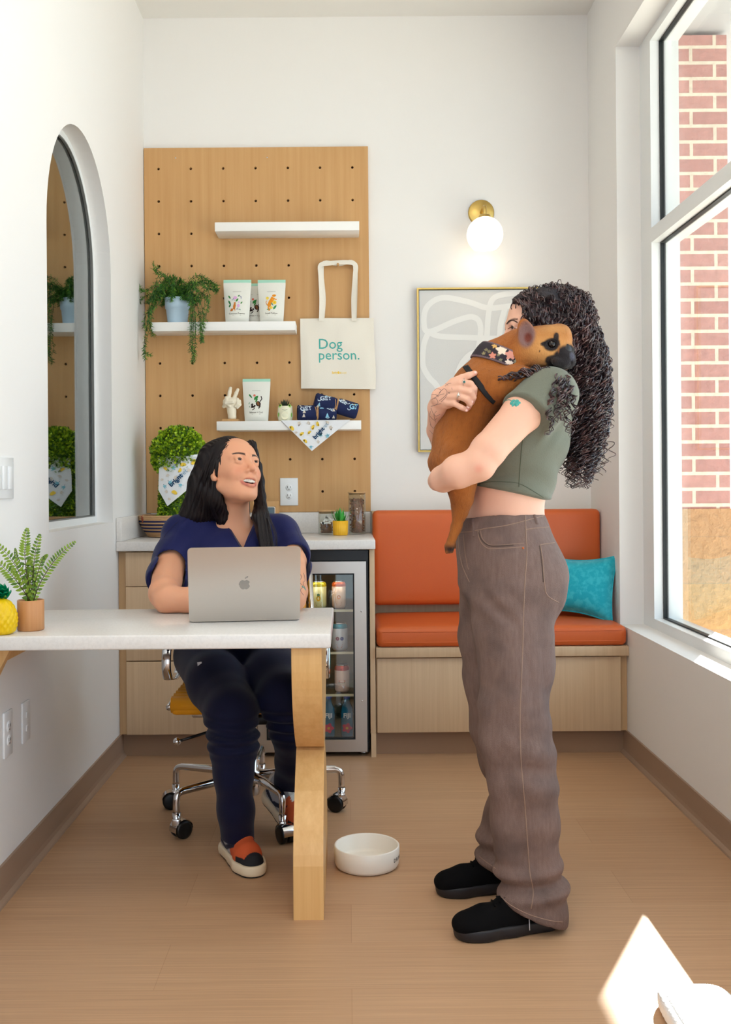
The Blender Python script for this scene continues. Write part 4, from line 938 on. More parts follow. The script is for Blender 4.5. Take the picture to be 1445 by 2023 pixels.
# ---- hanging asparagus fern in pale blue pot
pp = W(351, 635, 4.785); pr = .0565
apn = thing('hanging_plant', 'bushy green trailing asparagus fern in a pale blue pot on the middle shelf', 'plant', (pp.x, 4.785, ZS2))
MB().lathe([(0, .0005), (pr * .80, .0005), (pr * .82, .003), (pr * .95, .072), (pr * 1.02, .073), (pr * 1.06, .122), (pr * 1.0, .122), (pr * .96, .10), (0, .10)], (pp.x, 4.785, ZS2), 40).build('pot', mat('pale_blue_pot', (190, 216, 236), .35), apn)
fern_g = [mat('asparagus_fern_green', (60, 112, 38), .55), mat('asparagus_fern_dark', (38, 78, 34), .6), mat('asparagus_fern_light', (104, 150, 44), .5)]
g = MB(); rnd = random.Random(11); base = Vector((pp.x, 4.785, ZS2 + .115))
def sprig(P, dens, ln):
    P = smoothpath(P, 7)
    if True: g.tube(P, .0011, 3, rnd.randrange(2), cap=False)
    for i in range(len(P) - 1):
        t = (P[i + 1] - P[i]).normalized()
        for k in range(dens):
            a = rnd.random() * 2 * PI; o = t.orthogonal().normalized(); o.rotate(Matrix.Rotation(a, 3, t)); d = (o + t * rnd.uniform(.2, 1.1)).normalized()
            p0 = P[i].lerp(P[i + 1], rnd.random()); l = ln * rnd.uniform(.6, 1.25)
            mi = rnd.choice((0, 0, 1, 2)); sd = d.orthogonal().normalized() * .0013
            g.add([p0 - sd, p0 + sd, p0 + d * l * .6 + sd * 1.2, p0 + d * l, p0 + d * l * .6 - sd * 1.2], [(0, 1, 2, 3, 4)], mi)
            if k % 2 == 0:
                q = p0 + d * l * .55; d2 = (d + Vector((rnd.uniform(-1, 1), rnd.uniform(-1, 1), rnd.uniform(-1, 1))) * .8).normalized(); g.add([q - sd, q + sd, q + d2 * l * .6], [(0, 1, 2)], mi)
for i in range(46):
    a = rnd.uniform(0, 2 * PI); out = rnd.uniform(.03, .15); hgt = rnd.uniform(.02, .10); dx, dy = math.cos(a) * out, math.sin(a) * out * .45 - .01
    sprig([base + Vector((dx * .1, dy * .1, -.015)), base + Vector((dx * .5, dy * .5, hgt)), base + Vector((dx, dy, hgt * .6)), base + Vector((dx * 1.25, dy * 1.2, hgt * .2 - .02))], 5, .017)
def trail(pts, n, ln=.017, d=4.70):
    for k in range(n):
        P = [base + Vector((rnd.uniform(-.02, .02), -.02, 0))] + [Vector(W(x + rnd.uniform(-6, 6), y + rnd.uniform(-5, 5), d + rnd.uniform(-.02, .02))) for x, y in pts]; sprig(P, 4, ln)
trail([(322, 545), (300, 590), (292, 640), (290, 690), (292, 705)], 2); trail([(315, 560), (298, 620), (302, 660)], 2); trail([(325, 565), (310, 600), (290, 620), (284, 650)], 2)
trail([(330, 550), (312, 535), (308, 526)], 2, d=4.76); trail([(310, 565), (290, 575), (276, 568)], 2, d=4.75)
trail([(375, 560), (385, 620), (380, 680), (382, 715)], 3); trail([(385, 560), (398, 620), (400, 655), (396, 672)], 3); trail([(395, 560), (410, 590), (402, 640)], 3); trail([(390, 560), (415, 565), (432, 575)], 4, d=4.75); trail([(372, 590), (380, 640), (378, 700)], 3); trail([(390, 550), (415, 550), (428, 562)], 3, d=4.77)
fo = g.build('foliage', fern_g, apn, recalc=False)
# ---- topiary
bk = W(331, 1062, 4.62); tp = thing('topiary', 'round topped leafy green topiary standing in the striped basket', 'plant', (bk.x + .012, 4.62, .925))
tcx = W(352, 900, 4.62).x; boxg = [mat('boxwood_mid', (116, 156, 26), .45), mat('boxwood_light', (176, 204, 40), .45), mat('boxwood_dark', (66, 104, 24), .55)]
g = MB(); rnd = random.Random(4); bc2 = Vector((tcx, 4.62, W(352, 895, 4.62).z)); br2 = .125
def clump(p, n, ln):
    up = Vector((rnd.uniform(-1, 1), rnd.uniform(-1, 1), rnd.uniform(-1, 1)))
    g.leaf(p, n, up, ln, ln * .42, rnd.choice((0, 0, 1, 1, 2)), .2)
for i in range(5200):
    d = Vector((rnd.gauss(0, 1), rnd.gauss(0, 1), rnd.gauss(0, 1))).normalized()
    if d.y > .5: continue
    rr = br2 * (.80 + .16 * rnd.random() + .05 * math.sin(d.x * 11) * math.sin(d.z * 13))
    clump(bc2 + d * rr, (d + Vector((rnd.uniform(-1, 1), rnd.uniform(-1, 1), rnd.uniform(-.5, 1))) * .9).normalized(), .0145)
for i in range(3600):
    a = rnd.random() * 2 * PI; z = rnd.uniform(1.0, bc2.z - .06); rr = .084 - .012 * (z - .955) / .2 + rnd.uniform(-.01, .004)
    if math.sin(a) > .6: continue
    d = Vector((math.cos(a), math.sin(a), 0)); clump(Vector((tcx - .006, 4.62, z)) + d * rr, (d + Vector((rnd.uniform(-1, 1), rnd.uniform(-1, 1), rnd.uniform(-.5, 1))) * .9).normalized(), .0125)
g.build('foliage', boxg, tp, recalc=False)
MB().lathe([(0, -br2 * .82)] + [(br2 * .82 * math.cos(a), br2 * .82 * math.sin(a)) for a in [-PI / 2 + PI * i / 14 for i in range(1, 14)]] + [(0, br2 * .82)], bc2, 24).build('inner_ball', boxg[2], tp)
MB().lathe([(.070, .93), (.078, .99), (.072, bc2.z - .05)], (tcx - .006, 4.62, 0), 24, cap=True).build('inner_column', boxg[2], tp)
# bandana tied round the topiary
tb2 = thing('printed_bandana', 'white printed pet bandana tied around the leafy topiary', 'bandana', (tcx, 4.52, 1.15))
def tpf(px, py, o=0):
    u = (px - 352) / 42.0; y = 4.62 - .098 * math.sqrt(max(.12, 1 - min(1, abs(u) * .80) ** 2)) - o; return W(px, py, y)
L0, R0, TIP, MIDL = (315, 906), (395, 899), (331, 1000), (313, 968)
def tf2(u, v):
    x = L0[0] + (R0[0] - L0[0]) * u; top = (x, L0[1] + (R0[1] - L0[1]) * u - 1.5 * math.sin(u * 7))
    bot = (MIDL[0] + (TIP[0] - MIDL[0]) * min(1, u / .2), MIDL[1] + (TIP[1] - MIDL[1]) * min(1, u / .2)) if u < .2 else (TIP[0] + (398 - TIP[0]) * (u - .2) / .8, TIP[1] + (945 - TIP[1]) * (u - .2) / .8)
    return tpf(top[0] + (bot[0] - top[0]) * v, top[1] + (bot[1] - top[1]) * v, .0015 * math.sin(v * 9 + u * 12) + .003)
g = MB().grid(30, 24, tf2).tube([tf2(i / 30, .02) + Vector((0, .004, 0)) for i in range(31)], .009, 8)
cc2 = (345, 948)
fm = lambda x, z: tpf(cc2[0] + x * 433, cc2[1] - z * 433, .0062)
bandana_print(g, fm, inpoly([((a - cc2[0]) / 433, (cc2[1] - b) / 433) for a, b in ((316, 908), (392, 903), (394, 944), (331, 997), (314, 967))]), R(42), 8)
g.text('bright', .031, fm, 4, .035, 'LEFT', rot=R(42), at=(-.022, -.026)); g.text('vet', .031, fm, 5, .005, 'LEFT', rot=R(42), at=(.027, .019)); g.build('cloth', BM, tb2)
# ---- striped basket with leather tab
bkx = W(332, 1062, 4.62).x; bt = thing('woven_basket', 'round woven basket striped natural and navy holding the topiary', 'basket', (bkx, 4.62, .9145))
jute = mat('natural_jute', (198, 156, 112), .9, bump=(150, .8)); navyj = mat('navy_yarn', (38, 40, 84), .9, bump=(150, .8))
g = MB(); prof = []
for k in range(13):
    t = k / 12; rr = .088 + .042 * math.sin(t * PI * .5); z = .9165 + .0045 + t * .088; mi = 1 if k in (3, 5, 7, 9) else 0
    P = [(bkx + rr * math.cos(a), 4.62 + rr * math.sin(a), z + .0007 * math.sin(a * 60)) for a in [2 * PI * i / 120 for i in range(120)]]
    g.tube(P, .0049, 6, mi, closed=True)
g.lathe([(0, .0025), (.088, .0025)], (bkx, 4.62, .9145), 40)
g.build('coiled_body', [jute, navyj], bt)
lp0 = W(286, 1026, 4.55); MB().tube(smoothpath([(lp0.x, 4.535, lp0.z - .014), (lp0.x - .003, 4.525, lp0.z + .004), (lp0.x - .004, 4.535, lp0.z + .016), (lp0.x - .001, 4.55, lp0.z + .004)], 5), .008, 8, flat=.3, up=(0, 1, 0)).build('leather_tab', mat('brown_leather', (140, 66, 38), .5), bt)
# ---- small wood framed display
fa = W(536, 998, 4.80); wf = thing('picture_frame', 'small wood framed dark panel leaning behind the seated woman', 'frame', (fa.x, 4.80, .9145))
Mf = Matrix.Translation((fa.x - .01, 4.775, .916)) @ Matrix.Rotation(R(-9), 4, 'X')
MB().prism([[(-.075, 0), (.052, 0), (.047, .155), (-.075, .155)], [(-.055, .03), (.030, .03), (.030, .130), (-.055, .130)]], lambda u, v, w: Mf @ Vector((u, w, v)), .012).build('frame', peg_m, wf)
MB().prism([rrect(-.0545, .0295, .0305, .1295, .008), rrect(-.0515, .0265, .0335, .1265, .007)], lambda u, v, w: Mf @ Vector((u, .001 + w, v)), .008).build('metal_bezel', steel, wf)
MB().box(-.0515, .0265, .004, .006, .0335, .1265, M=Mf).build('dark_glass', mat('slate_panel', (84, 104, 116), .2), wf)
# ---- glass jars
jar_g = TG; bamboo = mat('bamboo_lid', (202, 160, 112), .5)
kib = [mat('kibble_brown', (138, 84, 48), .8), mat('kibble_rust', (160, 78, 52), .8), mat('kibble_tan', (176, 122, 72), .8), mat('kibble_dark', (96, 58, 40), .8)]
def jar(px, d, r, h, fill, label, lidh, bones=False, seed=0):
    c = W(px, 1050, d); c = Vector((c.x, d, .9146)); t = thing('storage_jar', label, 'jar', c, 'glass storage jars on the worktop')
    MB().lathe([(0, .0004), (r - .003, .0004), (r, .004), (r, h), (r - .0025, h), (r - .0025, .006), (0, .005)], c, 40).build('glass', jar_g, t)
    MB().lathe([(0, h + lidh), (r, h + lidh), (r + .0015, h + lidh - .002), (r + .0015, h + .0005), (r - .004, h + .0005), (r - .004, h - .008), (0, h - .008)], c, 40).build('lid', bamboo, t)
    g = MB(); rnd = random.Random(seed); n = int(1000 * fill * r / .035)
    for i in range(n):
        a = rnd.random() * 2 * PI; rr = (r - (.0085 if not bones else .0125)) * (1 if rnd.random() < .8 else math.sqrt(rnd.random())); z = .010 + rnd.random() * fill
        s_ = rnd.uniform(.0035, .0052); p = c + Vector((rr * math.cos(a), rr * math.sin(a), z)); q = Vector((rnd.uniform(-1, 1), rnd.uniform(-1, 1), rnd.uniform(-1, 1))).normalized()
        g.lathe([(0, -s_ * .6), (s_ * .8, -s_ * .35), (s_, 0), (s_ * .8, s_ * .35), (0, s_ * .6)], p, 6, rnd.randrange(4), axis=q, smooth=False)
    o = g.build('kibble', kib, t); o['kind'] = 'stuff'
    MB().lathe([(0, .008), (r - .0135, .008), (r - .0135, .008 + fill), (0, .008 + fill)], c, 24).build('kibble_core', kib[0], t)
    if bones:
        for (bx, bz, rot) in ((-.008, .066, .9), (.014, .075, -.5), (.0, .055, .1)):
            f = lambda u, v: c + Vector((bx + u * math.cos(rot) - v * math.sin(rot), -r + .0035, bz + u * math.sin(rot) + v * math.cos(rot)))
            b = MB(); P = []
            for sg in (1, -1):
                P += [(sg * .012, sg * .0045), (sg * .016, sg * .009), (sg * .021, sg * .006), (sg * .019, 0), (sg * .021, -sg * .006), (sg * .016, -sg * .009), (sg * .012, -sg * .0045)]
            b.prism([P], lambda u, v, w: f(u, v) + Vector((0, w, 0)), .004).build('bone_biscuit', mat('white_biscuit', (240, 238, 236), .6), t)
jar(645.5, 4.70, .0385, .105, .050, 'short glass jar with bamboo lid holding brown kibble and white bone biscuits', .008, True, 2)
jar(706, 4.72, .0405, .190, .156, 'tall glass jar full of brown kibble at the right end of the worktop', .006, False, 6)
# ---- yellow ribbed mini planter
yc = W(673, 1056, 4.62); yc = Vector((yc.x, 4.62, .9146)); yp = thing('mini_planter', 'ribbed yellow mini planter with spiky green grass between the two jars', 'planter', yc)
MB().lathe([(0, .0004), (.031, .0004), (.033, .003), (.0355, .066), (.032, .066), (.031, .055), (0, .055)], yc, 96, wob=lambda a, z: 1 + .016 * math.sin(24 * a)).build('pot', mat('mustard_pot', (238, 180, 36), .5), yp)
g = MB(); rnd = random.Random(9)
for i in range(60):
    a = rnd.random() * 2 * PI; e = rnd.uniform(.1, .9); g.leaf(yc + Vector((rnd.uniform(-.01, .01), rnd.uniform(-.01, .01), .05)), (math.cos(a) * e, math.sin(a) * e, 1), (0, 0, 1), rnd.uniform(.05, .082), .0042, 0, -.15)
g.build('grass', mat('bright_grass', (70, 176, 70), .45), yp)
# ---- fern in wooden pot on the desk
wc_ = W(61, 1240, 2.745); wc_ = Vector((wc_.x, 2.745, DZ)); wp = thing('potted_fern', 'green fern in a cylindrical wooden pot on the left end of the desk', 'plant', wc_)
bam = mat('bamboo_pot', (206, 150, 100), .45, grain=((184, 122, 74), (90, 90, 3), .6))
MB().lathe([(0, .0004), (.033, .0004), (.0355, .003), (.0355, .081), (.034, .0825), (.031, .0825), (.030, .07), (0, .07)], wc_, 48).build('pot', bam, wp)
frm = [mat('fern_green', (128, 158, 46), .5), mat('fern_dark', (84, 120, 36), .5)]; rach = mat('fern_stem', (74, 60, 44), .6)
g = MB(); g2 = MB()
def frond(pts, wl, dep=0, face=(0, -1, 0), stem_b=.07):
    P = smoothpath([wc_ + Vector((rnd.uniform(-.006, .006), 0, stem_b))] + [Vector(W(x, y, 2.745 + dep * (i + 1) / len(pts))) for i, (x, y) in enumerate(pts)], 12)
    g2.tube(P, [.0014 - .001 * i / len(P) for i in range(len(P))], 4, 0); n = len(P)
    for i in range(3, n, 2):
        t = (P[min(i + 1, n - 1)] - P[i - 1]).normalized(); sd = t.cross(Vector(face)).normalized(); k = i / n; l = wl * math.sin(PI * min(1, (k * .92 + .10))) ** .7 + .002
        for sg in (-1, 1):
            for h in (0,):
                p = P[i].lerp(P[i - 1], h); g.leaf(p, sd * sg + t * .45 + Vector(face) * .1, face, l, .0034 + .0010 * (1 - k), 0 if rnd.random() < .7 else 1, .1)
frond([(50, 1110), (50, 1075), (54, 1044)], .017); frond([(66, 1130), (70, 1090), (79, 1056)], .015, .02)
frond([(42, 1140), (22, 1105), (-6, 1074)], .018, -.02); frond([(38, 1155), (15, 1128), (-14, 1104)], .020, -.03)
frond([(78, 1155), (100, 1118), (122, 1092), (149, 1070)], .015, -.01, (.6, -.6, .5)); frond([(70, 1150), (82, 1110), (93, 1096)], .012, -.02, (.8, -.5, .1))
frond([(56, 1150), (36, 1110), (30, 1084)], .015, .03, (-.6, -.8, 0)); frond([(62, 1160), (60, 1130), (58, 1105)], .016, .03)
for i in range(24):
    a = rnd.random() * 6.28; g.leaf(wc_ + Vector((0, 0, .072)), (math.cos(a), math.sin(a), rnd.uniform(.3, 1.4)), (0, 0, 1), rnd.uniform(.015, .028), .005, i % 2, .2)
g.build('fronds', frm, wp, recalc=False); g2.build('stems', rach, wp)
# ---- pineapple ornament
pn = W(2, 1250, 2.675); pn = Vector((pn.x, 2.675, DZ)); po = thing('pineapple_ornament', 'yellow glass pineapple with green glass top at the left edge of the desk', 'ornament', pn)
MB().lathe([(0, .0004), (.028, .0004)] + [(.012 + .0285 * math.sin(PI * min(1, (.004 + .092 * t + .018) / .112)) ** .55, .004 + .091 * t) for t in [i / 26 for i in range(27)]] + [(0, .0965)], pn, 96,
           wob=lambda a, z: 1 + .05 * abs(math.sin(8 * a + z * 150)) * abs(math.sin(8 * a - z * 150)) * 2 if .006 < z < .09 else 1).build('body', mat('yellow_glass', (255, 212, 14), .08, trans=.2, ior=1.4), po)
g = MB()
for ring_, (nn, e, l, z) in enumerate(((9, 1.0, .036, .092), (8, .75, .036, .098), (6, .45, .036, .104))):
    for i in range(nn):
        a = 2 * PI * i / nn + ring_ * .5; g.grid(4, 6, lambda u, v: pn + Vector((0, 0, z)) + Vector((math.cos(a), math.sin(a), 0)) * (l * e * v * (1.1 - .3 * v)) + Vector((-math.sin(a), math.cos(a), 0)) * ((u - .5) * .034 * math.sin(PI * (v * .8 + .2)) ** .7) + Vector((0, 0, l * (v - .35 * e * v * v) - .004 * (2 * u - 1) ** 2)))
go = g.build('leaf_crown', mat('green_glass', (0, 150, 100), .1, trans=.35, ior=1.4), po)
# ============================== PEOPLE AND DOG ==============================
from mathutils.bvhtree import BVHTree
EYE0 = Vector((0, 0, H))
def bvh_of(o):
    me = o.data; off = ORG[o.name]
    return BVHTree.FromPolygons([v.co + off for v in me.vertices], [tuple(p.vertices) for p in me.polygons])
def on(bv, px, py, lift=.0012):
    """point on a garment or skin surface along the sight line through the photo point"""
    d = (W(px, py, 3.0) - EYE0).normalized(); h = bv.ray_cast(EYE0, d)
    if h[0] is None: return None
    n = h[1] if h[1].dot(d) < 0 else -h[1]
    return h[0] + n * lift
def surf_line(g, bv, pts, r, mi=0, n=6, lift=.0008, flat=1.0, sides=5, step=1):
    P = [on(bv, p.x, p.y, lift) for p in smoothpath([(a, b, 0) for a, b in pts], n)]; run = []
    for p in P + [None]:
        if p is not None and (not run or (p - run[-1]).length < .05): run.append(p)
        else:
            if len(run) > 1: g.tube(run, r, sides, mi)
            run = [p] if p is not None else []
    return g
def andfn(s, fn):
    sl, X, Y, Z = s.sub(s.lo, s.lo + s.n * s.vox); s.f[sl] = np.maximum(s.f[sl], fn(X, Y, Z)); return s
def plane2(a, b, up=True):
    """plane through two photo points (seen edge on, extended in depth): value grows downwards when up"""
    ax, az, bx, bz = a[0], a[2], b[0], b[2]; L = math.hypot(bx - ax, bz - az); nx, nz = -(bz - az) / L, (bx - ax) / L
    if (nz < 0): nx, nz = -nx, -nz
    s_ = -1 if up else 1
    return lambda X, Y, Z: s_ * ((X - ax) * nx + (Z - az) * nz)
def head_frame(fwd, roll, c, sc):
    f = Vector(fwd).normalized(); sd = f.cross(Vector((0, 0, 1))).normalized(); up = sd.cross(f).normalized()
    if roll: Rm = Matrix.Rotation(roll, 3, f); sd = Rm @ sd; up = Rm @ up
    M = Matrix((sd, f, up)).transposed(); c = Vector(c)
    return (lambda x, y, z: c + M @ Vector((x, y, z)) * sc), M, sc, c
def head(s, HF, smile=False, ears=(-1, 1)):
    L, M, q, c = HF; e = lambda cx, cy, cz, rx, ry, rz, k=.015, mode='add', m=None: s.ell(L(cx, cy, cz), (rx * q, ry * q, rz * q), m or M, k * q, mode)
    cp = lambda a, b, ra, rb, k=.008, mode='add': s.cap(L(*a), L(*b), ra * q, rb * q, k * q, mode)
    e(0, -.018, .035, .074, .092, .082, .02); e(0, .035, .040, .060, .050, .058, .03); e(0, .030, -.015, .060, .060, .075, .03)
    e(0, .030, -.068, .046, .050, .036, .03); e(0, .068, -.092, .020, .018, .016, .02)
    for g in (-1, 1):
        cp((g * .050, .0, -.05), (g * .022, .060, -.092), .014, .012, .025)
        e(g * .036, .062, -.024, .020, .020, .018 if not smile else .020, .02)
        cp((g * .046, .068, .028), (g * .014, .086, .027), .006, .006, .016)
        e(g * .031, .096, .009, .017, .016, .0105, .010, 'sub')
    cp((0, .083, .018), (0, .106, -.017), .006, .0085, .014); e(0, .1065, -.0215, .0098, .0098, .0082, .006)
    for g in (-1, 1): e(g * .0132, .096, -.0265, .0070, .0088, .0062, .004); e(g * .0055, .1035, -.0325, .003, .0045, .003, .003, 'sub')
    e(0, .083, -.045, .022, .012, .018, .015)
    if smile:
        e(0, .090, -.0585, .0275, .016, .0100, .005, 'sub')
        pu = [(-.0325, .067, -.0435), (-.020, .084, -.0485), (-.007, .0925, -.0475), (0, .0925, -.049), (.007, .0925, -.0475), (.020, .084, -.0485), (.0325, .067, -.0435)]
        plw = [(-.0325, .067, -.0445), (-.022, .081, -.0635), (-.008, .0885, -.0715), (0, .089, -.0725), (.008, .0885, -.0715), (.022, .081, -.0635), (.0325, .067, -.0445)]
        s.chain([L(*p) for p in pu], [.0025 * q, .0034 * q, .0038 * q, .0034 * q, .0038 * q, .0034 * q, .0025 * q], .004 * q)
        s.chain([L(*p) for p in plw], [.0025 * q, .0042 * q, .0050 * q, .005 * q, .005 * q, .0042 * q, .0025 * q], .004 * q)
        for g in (-1, 1): cp((g * .020, .090, -.028), (g * .036, .074, -.046), .0040, .0034, .006)
    else:
        for z, r in ((-.050, .0042), (-.0585, .005)): s.chain([L(-.024, .074, -.054), L(-.009, .090, z), L(.009, .090, z), L(.024, .074, -.054)], [.002 * q, r * q, r * q, .002 * q], .004 * q)
    for g in (-1, 1):   # lids wrapped over the eyeball
        for up, r in ((1, .0026), (-1, .0022)):
            P = []
            for t in range(7):
                a = (t / 6 - .5) * 2.0; zz = (.0080 if up > 0 else -.0066) * max(0, math.cos(a * 1.45)) * (1 if not smile else (.92 if up > 0 else .70))
                P.append(L(g * .031 + .0140 * math.sin(a), .0770 + .0125 * math.cos(a) * .98 - .10 * abs(zz), .0105 + zz + (.001 * g * math.sin(a))))
            s.chain(P, [r * q] * 7, .003 * q)
            c2 = L(g * .031, .0745, .0105); P2 = [c2 + (p_ - c2) * 1.0 + (M @ Vector((0, -.0025, (.0062 if up > 0 else -.0058)))) * q for p_ in P]; s.chain(P2, [(.0036 if up > 0 else .0026) * q] * 7, .004 * q)
    for g in ears:
        e(g * .0745, -.004, -.004, .007, .017, .029, .006, m=M @ Matrix.Rotation(g * -.35, 3, 'Z')); e(g * .080, .000, .000, .005, .009, .016, .004, 'sub')
        e(g * .072, .004, -.028, .006, .007, .008, .006)
def eyes(HF, parent, look, iris=(48, 30, 22), sides=(-1, 1), lidf=1):
    L, M, q, c = HF; ew = mat('eye_white', (236, 232, 230), .15); im = mat('iris_dark_brown', iris, .1); pm_ = mat('pupil_black', (8, 6, 6), .05)
    for g in sides:
        o = L(g * .031, .0768, .0105); r = .0120 * q; d = Vector(look).normalized()
        sph = [(r * math.sin(a), -r * math.cos(a)) for a in [PI * i / 16 for i in range(17)]]
        eb = MB().lathe(sph, o, 24, axis=d).build('eyeball', ew, parent)
        MB().lathe([(0, r * 1.03), (r * .22, r * 1.02), (r * .40, r * .965), (r * .50, r * .895)], o, 20, 0, axis=d).build('iris', im, eb)
        P = []
        for t in range(9):
            a = (t / 8 - .5) * 2.1; zz = .0080 * max(0, math.cos(a * 1.45)) * lidf; P.append(L(g * .031 + .0144 * math.sin(a), .0785 + .0125 * math.cos(a) * .98 - .10 * zz, .0088 + zz + .001 * g * math.sin(a)))
        MB().tube(P, [.0005, .0007, .0009, .001, .001, .001, .0009, .0007, .0005], 5).build('eyelashes', pm_, parent)
        MB().lathe([(0, r * 1.05), (r * .14, r * 1.045), (r * .19, r * 1.02)], o, 16, 0, axis=d).build('pupil', pm_, eb)
def head_paint(P, base, HF, lips=None, brow=None, blush=None, smile=False):
    L, M, q, c = HF; C = np.tile(lin(base), (len(P), 1)).astype(np.float64)
    l = (P - np.array(c)) @ np.array(M) / q; x, y, z = l[:, 0], l[:, 1], l[:, 2]; near = (np.abs(x) < .1) & (np.abs(z) < .13) & (np.abs(y) < .14)
    def mixc(w, col):
        w = np.clip(w, 0, 1)[:, None] * near[:, None]; C[:] = C * (1 - w) + lin(col) * w
    ax = np.abs(x)
    if blush: mixc(.55 * np.exp(-((ax - .038) / .018) ** 2 - ((z + .024) / .016) ** 2) * (y > .03), blush); mixc(.35 * np.exp(-(ax / .012) ** 2 - ((z + .022) / .012) ** 2) * (y > .08), blush)
    if lips:
        if smile: ch = [([(-.0325, .067, -.0435), (-.020, .084, -.0485), (-.007, .0925, -.0475), (0, .0925, -.049), (.007, .0925, -.0475), (.020, .084, -.0485), (.0325, .067, -.0435)], .0044), ([(-.0325, .067, -.0445), (-.022, .081, -.0635), (-.008, .0885, -.0715), (0, .089, -.0725), (.008, .0885, -.0715), (.022, .081, -.0635), (.0325, .067, -.0445)], .0058)]
        else: ch = [([(-.024, .074, -.054), (-.009, .090, z_), (.009, .090, z_), (.024, .074, -.054)], .0052) for z_ in (-.050, -.0585)]
        w = np.zeros(len(P))
        for pl_, rr_ in ch:
            for a_, b_ in zip(pl_[:-1], pl_[1:]):
                a_, b_ = np.array(a_), np.array(b_); t = np.clip(((l - a_) @ (b_ - a_)) / ((b_ - a_) @ (b_ - a_)), 0, 1)[:, None]; dd = np.linalg.norm(l - a_ - t * (b_ - a_), axis=1)
                w = np.maximum(w, np.clip((rr_ - dd) / .0016 + .5, 0, 1))
        mixc(w * .8, lips)
        if smile: mixc(((ax < .027) & (y < .083 - 8 * ax * ax) & (y > .05) & (z < -.050) & (z > -.067)).astype(float), (92, 36, 34))
    if brow:
        zb = .0275 + .0055 * np.sin(np.clip((ax - .012) / .036, 0, 1) * PI * .75) ; th = .0036 * np.clip(1.25 - (ax - .014) / .05, .3, 1)
        mixc(np.clip(1.6 - np.abs(z - zb) / th * 1.1, 0, 1) * (ax > .0125) * (ax < .050) * (y > .05), brow)
    return C
skin_m = mat('skin_light', (232, 186, 164), .5, attr=True, sss=.12, bump=(220, .05), spec=.35)
skin_d = mat('skin_warm', (214, 156, 124), .45, attr=True, sss=.12, bump=(220, .05), spec=.4)
q = lambda a, b, d: tuple(W(a, b, d))
ti = mat('tattoo_ink', (92, 82, 88), .6)
# ---------------------------- standing woman --------------------------------
sw = thing('person', 'standing woman with long dark curly hair, olive crop top and brown jeans, hugging a dog', 'person', (W(1020, 1800, 2.68).x, 2.68, 0))
olive = mat('olive_jersey', (106, 109, 95), .85, sheen=.15, bump=(260, .25))
denim = mat('brown_denim', (112, 90, 82), .85, bump=(420, .6), grain=((136, 114, 108), (150, 150, 26), .55), mottle=((92, 76, 72), 9, .5, .75))
q = lambda a, b, d: tuple(W(a, b, d))
SK = (224, 174, 150)
HFs = head_frame((-1, -.10, -.06), 0, W(1069, 656, 2.72), .98)
s = SDF((.18, 2.36, 1.0), (.70, 2.96, 1.68), .0026)
head(s, HFs, ears=(-1, 1))
s.cap(q(1088, 700, 2.72), q(1078, 775, 2.71), .055, .062, k=.03)                 # neck
s.ell(q(1056, 800, 2.70), (.085, .16, .07), k=.04).ell(q(1034, 855, 2.70), (.105, .15, .11), k=.04).ell(q(1016, 930, 2.70), (.098, .13, .10), k=.04)
s.ell(q(997, 990, 2.70), (.099, .130, .09), k=.04).ell(q(1000, 1050, 2.70), (.105, .135, .09), k=.04)
# left (near) arm round the dog
s.chain([q(1086, 785, 2.56), q(1030, 818, 2.53), q(965, 890, 2.47), q(946, 916, 2.465)], [.056, .048, .042, .041], .012)
s.chain([q(946, 918, 2.465), q(905, 932, 2.475), q(876, 946, 2.53), q(866, 950, 2.60)], [.042, .041, .033, .027], .008)
# left hand under the dog's rump: palm, five fingers
s.chain([q(864, 950, 2.62), q(868, 956, 2.68)], [.024, .026], .006, sq=((0, 0, 1), .6))
for k, (dz, ln) in enumerate(((-14, .07), (-5, .08), (4, .078), (13, .062))):
    a = W(869, 954 + dz * .8, 2.70); s.chain([a, a + Vector((.006, .035, 0)), a + Vector((.022, ln * .8, .004)), a + Vector((.045, ln, .006))], [.009, .0085, .0078, .0068], .003)
a = W(872, 940, 2.64); s.chain([a, a + Vector((.018, .018, .018)), a + Vector((.03, .04, .022))], [.011, .0095, .008], .004)
# right (far) arm: upper arm, forearm, then hand spread over the dog's back
s.chain([q(1060, 790, 2.85), q(990, 860, 2.88), q(925, 925, 2.85)], [.052, .044, .040], .012)
s.chain([q(925, 925, 2.85), q(884, 893, 2.80), q(866, 850, 2.73), q(864, 806, 2.625)], [.040, .036, .030, .0235], .008)
s.chain([q(864, 806, 2.622), q(872, 785, 2.588), q(893, 770, 2.568)], [.024, .024, .020], .008, sq=((.2, 1, .1), .62))
s.chain([q(866, 800, 2.615), q(886, 790, 2.580), q(898, 786, 2.566)], [.020, .020, .016], .008, sq=((.2, 1, .1), .62))
def fing(P, R_): s.chain([q(*p) for p in P], R_, .0025)
fing([(893, 760, 2.566), (910, 756, 2.552), (930, 758, 2.543), (938, 768, 2.548), (938, 780, 2.560)], [.0105, .0088, .0084, .0078, .0066])
fing([(893, 771, 2.561), (909, 769.5, 2.548), (929, 774, 2.539), (936, 785, 2.546), (933, 796, 2.560)], [.0105, .0088, .0085, .0078, .0066])
fing([(889, 784, 2.564), (906, 783, 2.548), (922, 789, 2.540), (929, 798, 2.548), (926, 806, 2.560)], [.0100, .0084, .0081, .0075, .0064])
fing([(884, 796, 2.570), (898, 797.5, 2.554), (912, 805, 2.547), (922, 810, 2.556)], [.0092, .0076, .0073, .0062])
fing([(876, 776, 2.590), (896, 755, 2.570), (912, 747, 2.560), (926, 742, 2.554), (939, 737, 2.560)], [.014, .0115, .0095, .0090, .0070])
tat = lin((96, 84, 86))
